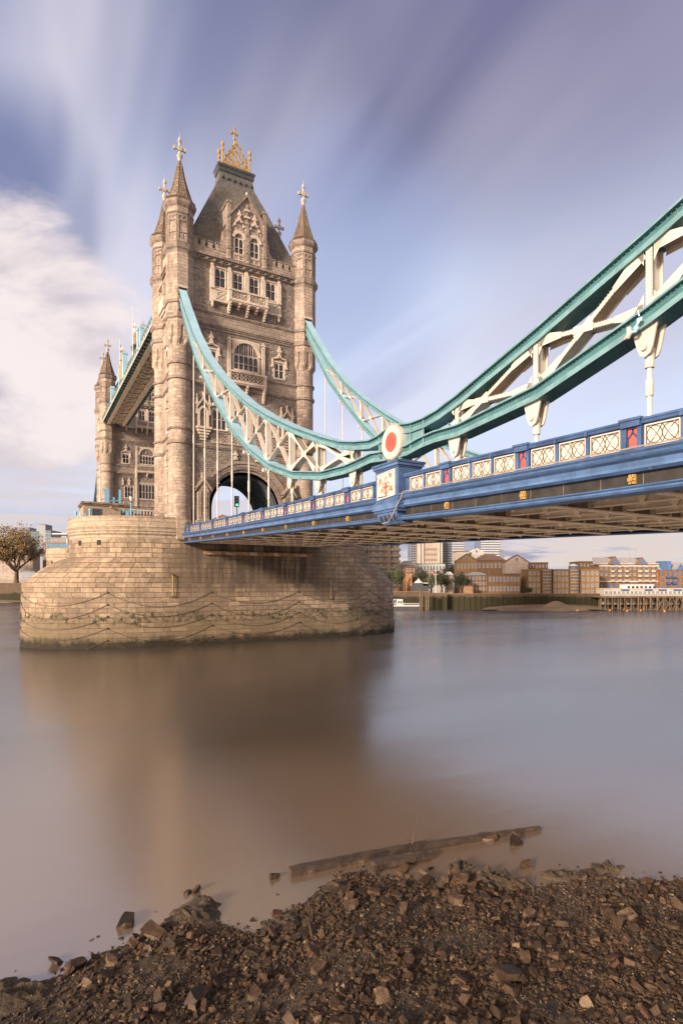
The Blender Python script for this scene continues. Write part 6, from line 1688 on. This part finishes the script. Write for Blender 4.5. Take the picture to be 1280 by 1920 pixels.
m.fb(U(1124, 196), U(1400, 196), Zp(1114.8, 196), Zp(1114.3, 196), 1.4, 1.5); m.build('deck', 'wood_pile', wf)
rn = random.Random(8)
for i, x in enumerate(range(1126, 1400, 6)):
    for o in ((1.2, -3.5) if i % 2 else (0.2, )):
        m = MB(T); u = U(x + rn.uniform(-1, 1), 196); rr_ = rn.uniform(.15, .3); m.tube([(u, o, -1), (u, o, Zp(1119, 196))], rr_, 6); m.build('pile', 'wood_pile', wf)
for x in range(1228, 1395, 14):
    m = MB(T); m.bar((U(x, 196), 1.3, 0), (U(x + 12, 196), 1.3, Zp(1120, 196)), .25, .2); m.bar((U(x + 12, 196), 1.3, 0), (U(x, 196), 1.3, Zp(1120, 196)), .25, .2); m.build('cross_bracing', 'wood_pile', wf)
# pontoon, piles and flagpole
pt = empty('pontoon', bank(U(765, 194), -194, 0), 'white railed landing pontoon with a small white kiosk right of the near pier', 'pontoon'); T = frame(194)
m = MB(T); m.fb(U(700, 194), U(794, 194), -.3, Zp(1137, 194), -4, 0, 1); m.fb(U(700, 194), U(794, 194), Zp(1137, 194), Zp(1135.5, 194), -4, .1, 0)
for k in range(26): u = U(700 + 3.6 * k, 194); m.fb(u - .05, u + .05, .2, .55, 0, .2, 2)
m.build('hull', ['white_paint', 'lead', 'wood_pile'], pt)
m = MB(T); a, b = U(702, 194), U(788, 194)
for k in range(40): u = a + (b - a) * k / 39; m.fb(u - .03, u + .03, Zp(1135.5, 194), Zp(1131.5, 194), -.2, -.12)
m.fb(a, b, Zp(1131.8, 194), Zp(1131.2, 194), -.2, -.12); m.build('railing', 'white_paint', pt)
m = MB(T); m.fb(U(744, 194), U(755, 194), Zp(1135.5, 194), Zp(1124.5, 194), -3, -.6, 0); m.fb(U(743.5, 194), U(755.5, 194), Zp(1124.5, 194), Zp(1123.8, 194), -3.2, -.4, 0); m.fb(U(746, 194), U(749, 194), Zp(1132, 194), Zp(1127, 194), -.6, -.56, 1); m.fb(U(750.5, 194), U(753.5, 194), Zp(1132, 194), Zp(1127, 194), -.6, -.56, 1); m.build('kiosk', ['white_paint', 'glass'], pt)
m = MB(T); m.fb(U(755.5, 194), U(759, 194), Zp(1135.5, 194), Zp(1131, 194), -1.5, -.7); m.build('locker', 'green_paint', pt)
m = MB(T); m.fb(U(734, 194), U(741.5, 194), Zp(1125, 194), Zp(1124, 194), -3, -.6); 
for x in (734.3, 737.5, 741): m.fb(U(x, 194) - .04, U(x, 194) + .04, Zp(1135, 194), Zp(1125, 194), -.8, -.6)
m.build('canopy', 'white_paint', pt)
for i, (x, yt, rr_) in enumerate(((787, 1103, .3), (790.5, 1106, .22), (798, 1110, .25), (802, 1108, .3))):
    m = MB(T); m.tube([(U(x, 194), .8, -1), (U(x, 194), .8, Zp(yt, 194))], rr_, 8)
    tag(m.build('mooring_pile', 'wood_pile'), ['tallest brown mooring pile, leftmost of four at the pontoon end', 'thin second brown pile of four at the pontoon end', 'third brown pile from the left at the pontoon end', 'rightmost thick brown pile of four at the pontoon end'][i], 'pile', 'mooring piles by the pontoon')
fp = empty('flagpole', bank(U(816.6, 205), -205, 4.5), 'tall white mast with cross yard and small red flag on the far quay', 'flagpole'); T = frame(205)
m = MB(T); m.tube([(U(816.6, 205), 0, 4.5), (U(816.6, 205), 0, Zp(1053, 205))], [.16, .08], 6); m.bar((U(811.5, 205), 0, Zp(1077, 205)), (U(822, 205), 0, Zp(1077, 205)), .1, .1); m.bar((U(816, 205), 0, Zp(1083, 205)), (U(810.5, 205), 0, Zp(1070, 205)), .08, .08); m.build('mast', 'white_paint', fp)
m = MB(T); m.face([(U(807, 205), 0, Zp(1078, 205)), (U(810.5, 205), 0, Zp(1076, 205)), (U(811, 205), 0, Zp(1072, 205)), (U(808, 205), 0, Zp(1074, 205))]); m.build('flag', 'red_paint', fp)
pv = empty('pavilion', bank(U(790, 207), -207, 4.6), 'dark pavilion with white crown shaped roof below the quay trees', 'pavilion'); T = frame(207)
m = MB(T); m.fb(U(771, 207), U(804, 207), 4.5, Zp(1099, 207), -5, 0, 0); m.fb(U(776, 207), U(793, 207), Zp(1099, 207), Zp(1093, 207), -4, -.5, 0); m.build('walls', 'lead', pv)
m = MB(T); c = U(786, 207); m.lathe([(1.7, Zp(1093, 207)), (1.5, Zp(1091.5, 207)), (.8, Zp(1089, 207)), (.35, Zp(1086.5, 207)), (.02, Zp(1084.5, 207))], c, -2, 8); m.fb(U(793, 207), U(803, 207), Zp(1094, 207), Zp(1092.8, 207), -3, 0); m.build('roof', 'white_paint', pv)
cr_ = empty('orange_frame', bank(U(764, 209), -209, 4.6), 'orange and yellow angled steel frame in front of the orange brick block', 'crane'); T = frame(209)
m = MB(T); m.bar((U(760, 209), 0, Zp(1085, 209)), (U(770, 209), 0, Zp(1076, 209)), .3, .3); m.bar((U(761, 209), 0, Zp(1090, 209)), (U(772, 209), 0, Zp(1077, 209)), .3, .3); m.fb(U(770, 209), U(771.5, 209), 4.5, Zp(1076, 209), -.2, .2); m.fb(U(761, 209), U(762, 209), 4.5, Zp(1085, 209), -.2, .2); m.build('boom', 'buoy_orange', cr_)
for i, (x, y, s) in enumerate(((1018.5, 1142, 1), (1082, 1144.5, 1), (1143, 1144, .9), (1175.5, 1145.5, 1), (1200.5, 1144.3, .7), (1245.5, 1146, 1))):
    d = CAM[2] * 1075 / (y + 1 - 1095.0); q = bank(U(x, d), -d, 0); m = MB(); m.lathe([(.05, -.2), (.35 * s, -.05), (.42 * s, .12), (.3 * s, .32), (.08, .42 * s), (.06, .6 * s)], q[0], q[1], 10)
    tag(m.build('mooring_buoy', 'buoy_orange', smooth=True), ['leftmost small orange buoy on the far water', 'second small orange buoy from the left on the far water', 'orange buoy off the left end of the timber wharf', 'largest orange buoy off the wharf piles', 'tiniest orange buoy off the wharf piles', 'rightmost orange buoy off the far wharf'][i], 'buoy', 'orange buoys on the far water')

# ---- left bank
block('pale stone fortress wall behind the plane tree', 'wall', -60, 62, 1040, 1092, 345, 8, 'pale_wall', 14, 3, wr=(.15, .2), name='fortress_wall', roofm='concrete')
block('low pale quay wall with pillars below the plane tree', 'wall', -60, 40, 1079, 1092, 320, 3, 'pale_wall', 0, 1, name='garden_wall', roofm='concrete')
block('tall blank grey tower block left of the cutwater', 'tower block', 74, 85, 984, 1090, 420, 10, 'grey_metal', 0, 1)
glasst('dark green glass block right of the blank grey tower', 85.5, 95, 995, 420, 3, 'glass_teal', 8)
block('pale green glass office behind the plane tree crown', 'office', 55, 74, 997, 1090, 430, 10, 'glass_teal', 5, 10, fr='grey_metal')
block('grey flat office roof peeking over the plane tree', 'office', 26, 55, 990, 1090, 440, 10, 'glass_blue', 8, 10, fr='concrete')
r, T, u0, u1, z0, z1 = block('brown office with window row right of the green glass block', 'office', 95, 128, 1009, 1090, 400, 10, 'tower_bronze', 12, 6, roofm='roof_grey')
r, T, u0, u1, z0, z1 = block('orange brick terrace with arcade beside the far pier', 'terrace', 80, 150, 1018, 1092, 360, 10, 'brick_orange', 12, 4, wr=(.5, .5), roofm='brick_orange')
r, T, u0, u1, z0, z1 = block('grey boxy kiosk left of the cutwater', 'kiosk', 39, 66, 1072, 1092, 300, 5, 'grey_metal', 0, 1, roofm='grey_metal')
cp = empty('canopy_roof', bank(U(118, 330), -330, 20), 'thin flat white canopy roof beside the near drum', 'canopy'); T = frame(330)
m = MB(T); m.fb(U(104, 330), U(140, 330), Zp(1003, 330), Zp(1001, 330), -6, 4); m.fb(U(124, 330), U(125.5, 330), 5, Zp(1003, 330), -1, -.5); m.build('roof_slab', 'white_paint', cp)
m = MB(); 
for k in range(16): a = -25.6 + k * .6; m.tube([(a, 72.3, 18.4), (a, 72.3, 19.5)], .05, 4)
m.tube([(-25.6, 72.3, 19.5), (-16, 72.3, 19.5)], .07, 5); m.box((-25.6, 72.27, 18.5), (-16, 72.33, 19.2)); tag(m.build('railing', 'sky_blue_paint'), 'light blue railing along the top of the far pier', 'railing')
block('red roofed brick house seen low through the road arch', 'house', 396, 440, 975, 1060, 300, 10, 'brick_orange', 5, 5, gable=966)
block('distant stone church spire base behind the bollard posts', 'building', 148, 156, 960, 1060, 600, 8, 'concrete', 0, 1, gable=948)

# ================================================================ muddy foreshore in front of the viewer
SHD = [(-14, 11.0), (-9.0, 11.6), (-7.65, 12.2), (-7.07, 12.1), (-6.58, 12.9), (-5.78, 13.8), (-4.87, 14.7), (-4.0, 15.95), (-3.25, 15.19), (-2.3, 14.56), (-1.72, 15.43), (-1.04, 15.95), (-0.63, 16.93), (0.16, 17.56), (0.98, 17.56), (1.92, 17.24), (2.97, 16.79), (3.49, 17.88), (3.92, 17.56), (4.49, 16.64), (5.72, 17.08), (7.19, 17.56), (8.66, 17.24), (10.26, 17.24), (16, 17.8), (30, 17)]
def gz(u, d):
    s = interp(SHD, u) - d
    n = mnoise.noise((u * .45, d * .45, 3.1)) * .8 + mnoise.noise((u * 1.3, d * 1.3, 7.7)) * .5 + mnoise.noise((u * 3.5, d * 3.5, 1.2)) * .28
    n2 = mnoise.noise((u * 9, d * 9, 5)) * .5 + mnoise.noise((u * 19, d * 19, 9)) * .3
    b = .085 * s if s > 0 else .16 * s
    return b + (.085 * n + .015) * min(1.0, max(0.15, .35 + s * .6)) + .05 * n2 * min(1, max(.2, .6 + s)) - .01
mm = MB(); du = .075
def grid(u0, u1, d0, d1, st):
    nu, nd = int((u1 - u0) / st), int((d1 - d0) / st); i0 = len(mm.v)
    for j in range(nd + 1):
        for i in range(nu + 1):
            u, d = u0 + i * st, d0 + j * st; mm.v.append(bank(u, -d, gz(u, d)))
    for j in range(nd):
        for i in range(nu):
            a = i0 + j * (nu + 1) + i; mm.f.append((a, a + 1, a + nu + 2, a + nu + 1)); mm.m.append(0); mm.u.append([(0, 0)] * 4)
grid(-12, 18, 9.0, 19.5, .07)
tag(mm.build('mud_bank', 'mud', smooth=True), kind='structure')
mm = MB(); grid(-40, 50, -14, 9.05, .9); grid(-40, -11.9, 8.9, 19, .9); grid(17.9, 50, 8.9, 19, .9); tag(mm.build('mud_bank', 'mud', smooth=True), kind='structure')

rn = random.Random(77)
def zone(u, d):     # density of rubble
    s = interp(SHD, u) - d
    if s < -1.1: return 0
    return .12 + .88 * min(1, max(0, 2.2 * mnoise.noise((u * .55, d * .75, 20)) + .55))
# numerous small fragments as one mass
mb = MB(); cnt = 0
while cnt < 23000:
    u, d = rn.uniform(-11, 17.5), rn.uniform(9.2, 18.2)
    s = interp(SHD, u) - d
    if s < -1.1 or rn.random() > zone(u, d) + .1 or (s < .1 and rn.random() < .72) or (s < -.25 and rn.random() < .85): continue
    k = rn.uniform(.024, .082) * (1 if rn.random() < .85 else 1.5); z = gz(u, d)
    if z < -.045 - .3 * (s < -.25): continue
    z = max(z, -.035)
    p = bank(u, -d, z + k * .22); hullbox(mb, rn, p, (k * rn.uniform(.8, 1.9), k, k * rn.uniform(.4, .9)), jit=.28); cnt += 1
tag(mb.build('rubble', 'rubble_stone'), 'dark angular rubble covering the muddy foreshore', 'rubble', kind='stuff')
mb = MB(); cnt = 0
while cnt < 33000:
    u, d = rn.uniform(-11, 17.5), rn.uniform(9.2, 18.0)
    s = interp(SHD, u) - d
    if s < -.1: continue
    g_ = mnoise.noise((u * .7, d * .7, 40))
    if rn.random() > .25 + 1.4 * max(0, g_): continue
    k = rn.uniform(.010, .028); z = gz(u, d)
    if z < 0: continue
    p = bank(u, -d, z + k * .4); i0 = len(mb.v); a = rn.uniform(0, 6)
    mb.v += [(p[0] + k * cos(a), p[1] + k * sin(a), p[2]), (p[0] + k * .8 * cos(a + 2), p[1] + k * .8 * sin(a + 2), p[2]), (p[0] + k * cos(a + 4.1), p[1] + k * sin(a + 4.1), p[2]), (p[0], p[1], p[2] + k * .8), (p[0], p[1], p[2] - k)]
    for f in ((0, 1, 3), (1, 2, 3), (2, 0, 3), (0, 1, 4), (1, 2, 4), (2, 0, 4)): mb.f.append(tuple(i0 + q for q in f)); mb.m.append(0); mb.u.append([(0, 0)] * 3)
    cnt += 1
tag(mb.build('gravel', 'pebble'), 'fine light and dark gravel between the rubble', 'gravel', kind='stuff')
# single stones
def rock_mesh(kind, seed):
    r_ = random.Random(seed); m = MB()
    if kind == 'brick': hullbox(m, r_, (0, 0, 0), (.22, .11, .075), rot=0, jit=.07)
    elif kind == 'slab': hullbox(m, r_, (0, 0, 0), (.32, .24, .06), rot=0, jit=.2)
    else: hullbox(m, r_, (0, 0, 0), (.24, .18, .12), rot=0, jit=.26)
    me_o = m.build(kind, 'rubble_stone' if kind != 'brick' else 'red_brick_bit'); me = me_o.data; bpy.data.objects.remove(me_o)
    if kind == 'stone':
        pass
    return me
meshes = {k: [rock_mesh(k, 10 * i + len(k)) for i in range(6)] for k in ('brick', 'slab', 'stone')}
placed = 0
LB = {'brick': ('broken_brick', 'worn brick fragment lying in the foreshore rubble', 'brick', 'brick fragments in the foreshore rubble'),
      'slab': ('flat_stone', 'flat dark stone slab piece lying in the foreshore rubble', 'stone', 'flat stones in the foreshore rubble'),
      'stone': ('stone', 'rough dark angular stone lying in the foreshore rubble', 'stone', 'angular stones in the foreshore rubble')}
def put(kind, u, d, s, rz=None, tilt=.35, label=None, dz=.3, name=None, grp=True):
    me = rn.choice(meshes[kind]); nm, lb, ct, gr = LB[kind]
    o = bpy.data.objects.new(name or nm, me); COL.objects.link(o)
    z = max(gz(u, d), -.06); o.location = bank(u, -d, z + .05 * s * (1 + dz)); o.scale = (s * rn.uniform(.8, 1.2), s * rn.uniform(.8, 1.2), s * rn.uniform(.8, 1.25))
    o.rotation_euler = (rn.uniform(-tilt, tilt), rn.uniform(-tilt, tilt), rn.uniform(0, 6.3) if rz is None else rz)
    tag(o, label or lb, ct, gr if (grp and not label) else None); return o
while placed < 285:
    u, d = rn.uniform(-8.2, 10.8), rn.uniform(9.6, 17.6); s_ = interp(SHD, u) - d
    if s_ < -.25 or rn.random() > zone(u, d) or gz(u, d) < -.03: continue
    if abs(u) > d * .62: continue
    k = rn.choice(('brick', 'slab', 'stone', 'stone'))
    put(k, u, d, rn.uniform(.5, 1.15) * (1.3 if rn.random() < .2 else 1)); placed += 1
def atpx(x, y): d = CAM[2] * 1075 / (y - 1095.0); return (x - 640) / 1075. * d, d
for x, y, s, k, lb in ((237, 1727, 1.7, 'stone', 'dark boulder standing alone in the shallows on the left'), (352, 1671, .9, 'stone', 'smaller of two dark stones poking out of the water'), (366, 1668, 1.3, 'stone', 'larger of two dark stones poking out of the water'),
                       (515, 1642, 1.4, 'stone', 'knobbly dark stone in the water left of the long beam'), (110, 1800, 1.1, 'slab', 'flat dark stone at the water edge far left'), (131, 1812, 1.0, 'stone', 'squat dark stone beside the flat one at the water edge far left'),
                       (290, 1757, 1.6, 'slab', 'rounded pale slab near the left shoreline'), (370, 1905, 1.5, 'stone', 'square topped block at the bottom edge left of centre'), (955, 1872, 1.7, 'slab', 'large upright pitted block near the bottom edge right of centre'),
                       (968, 1580, 1.4, 'slab', 'thin dark stone awash near the beam tip'), (985, 1624, 1.5, 'stone', 'brown stone in the pool between beam and beach'), (755, 1632, 1.5, 'stone', 'pointed stone leaning beside the short beam'),
                       (800, 1640, 1.7, 'slab', 'long brown stone just right of the short beam'), (1100, 1640, 1.2, 'stone', 'brown block at the waterline right of the muddy spit'), (912, 1568, 1.7, 'slab', 'flat stone resting against the long beam near its tip')):
    u, d = atpx(x, y + 4); o = put(k, u, d, s, label=lb, grp=False, tilt=.25)
    o.name = 'stone'
# clay humps: small eroded lumps of mud
def hump(x, y, L_, W_, h, rz, seed, lb):
    u0, d0 = atpx(x, y); m = MB(); n = 26; k = int(n * max(1, L_ / W_) * .8); G = []
    for i in range(k + 1):
        row = []
        for j in range(n + 1):
            a, b = 2 * i / k - 1, 2 * j / n - 1; r2 = a * a + b * b
            e = max(0, 1 - r2 ** 1.2) ; q = .55 + .6 * mnoise.noise((i * .18 + seed, j * .2, seed)) + .22 * mnoise.noise((i * .5, j * .55 + seed, 2))
            x_, y_ = a * L_ / 2, b * W_ / 2; u, d = u0 + x_ * cos(rz) - y_ * sin(rz), d0 + x_ * sin(rz) + y_ * cos(rz)
            row.append(bank(u, -d, max(gz(u, d), -.1) - .05 + h * e * max(.15, q)))
        G.append(row)
    for i in range(k):
        for j in range(n): m.face([G[i][j], G[i + 1][j], G[i + 1][j + 1], G[i][j + 1]], raw=True)
    tag(m.build('clay_lump', 'mud', smooth=True), lb, 'mud lump')
hump(925, 1650, 2.8, 1.0, .55, -.42, 3, 'ridge of lumpy clay reaching into the pool below the long beam')
hump(370, 1712, 1.8, 1.7, .42, .2, 5, 'rounded clay spit reaching into the water left of centre')
hump(10, 1870, 2.0, 1.6, .5, .1, 9, 'dark clay hummock at the bottom left corner')
hump(1135, 1628, 1.7, .8, .4, .1, 12, 'low clay islet at the right shoreline')
hump(1050, 1643, 1.7, .8, .38, -.2, 15, 'muddy mound at the right shoreline left of the islet')
hump(862, 1632, 1.0, .9, .5, .3, 18, 'knobbly clay head at the left tip of the ridge in the pool')
hump(540, 1735, 1.6, .9, .3, .3, 21, 'dark clay shelf at the shoreline below the short beam')
# timber
def beam(p, q, w, h, lb, z0, z1, seed):
    (u0, d0), (u1, d1) = p, q; m = MB(); r_ = random.Random(seed); n = 26; R = []
    L = hypot(u1 - u0, d1 - d0); dx, dy = (u1 - u0) / L, (d1 - d0) / L; nx, ny = -dy, dx
    for i in range(n + 1):
        f = i / n; u, d = u0 + (u1 - u0) * f, d0 + (d1 - d0) * f; zb = z0 + (z1 - z0) * f; ring = []
        for a, b in ((-1, -1), (0, -1), (1, -1), (1, 0), (1, 1), (.3, 1), (-.4, 1), (-1, 1), (-1, 0)):
            ww = w / 2 * (1 - .25 * f) * a + r_.uniform(-.010, .010); ring.append(bank(u + nx * ww, -(d + ny * ww), zb + h / 2 * (1 - .2 * f) * b + r_.uniform(-.008, .008)))
        R.append(ring)
    m.loft(R, cap0=True, cap1=True); return tag(m.build('timber_beam', 'driftwood'), lb, 'beam')
beam(atpx(543, 1642), atpx(800, 1590), .30, .24, 'thick left length of the long waterlogged timber in the shallows', .10, .12, 1)
beam(atpx(796, 1592), atpx(1012, 1556), .19, .17, 'long thin right length of timber running out into the river', .12, .05, 2)
beam(atpx(560, 1640), atpx(700, 1606), .22, .2, 'dark plank edge lying behind the thick timber', .1, .12, 6)
beam(atpx(697, 1630), atpx(808, 1610), .36, .20, 'short wide square cut plank lying in front of the long timber', .14, .14, 3)
u, d = atpx(772, 1596); b0 = Vector(bank(u, -d, .1)); m = MB()
m.tube([tuple(b0), tuple(b0 + Vector((.05, 0, .35))), tuple(b0 + Vector((.1, .0, .62))), tuple(b0 + Vector((.22, 0, .95)))], [.022, .018, .012, .005], 5)
for q, v in (((.03, 0, .15), (-.2, .05, .32)), ((.04, 0, .2), (-.28, 0, .38)), ((.06, 0, .3), (-.14, 0, .5)), ((.04, 0, .1), (.14, 0, .02)), ((.03, 0, .12), (-.1, 0, -.02)), ((.07, 0, .4), (.0, 0, .6))): m.tube([tuple(b0 + Vector(q)), tuple(b0 + Vector(v))], [.012, .004], 4)
tag(m.build('dead_twig', 'bark'), 'upright dead twig caught behind the long timber', 'twig')
for i, (x0, y0, x1, y1, lb) in enumerate(((845, 1750, 862, 1796, 'thin straw coloured stick lying on the rubble right of centre'), (1180, 1658, 1196, 1676, 'short pale stick near the right shoreline'), (1002, 1694, 1014, 1708, 'small twig on the beach below the clay ridge'), (632, 1742, 638, 1765, 'short stick poking up in the rubble at centre'))):
    a, b = atpx(x0, y0), atpx(x1, y1); m = MB(); m.tube([bank(a[0], -a[1], gz(*a) + .09), bank((a[0] + b[0]) / 2 + .03, -(a[1] + b[1]) / 2, gz(*b) + .12), bank(b[0], -b[1], gz(*b) + .08)], [.010, .012, .007], 5)
    tag(m.build('stick', 'bark'), lb, 'stick', 'sticks on the foreshore')
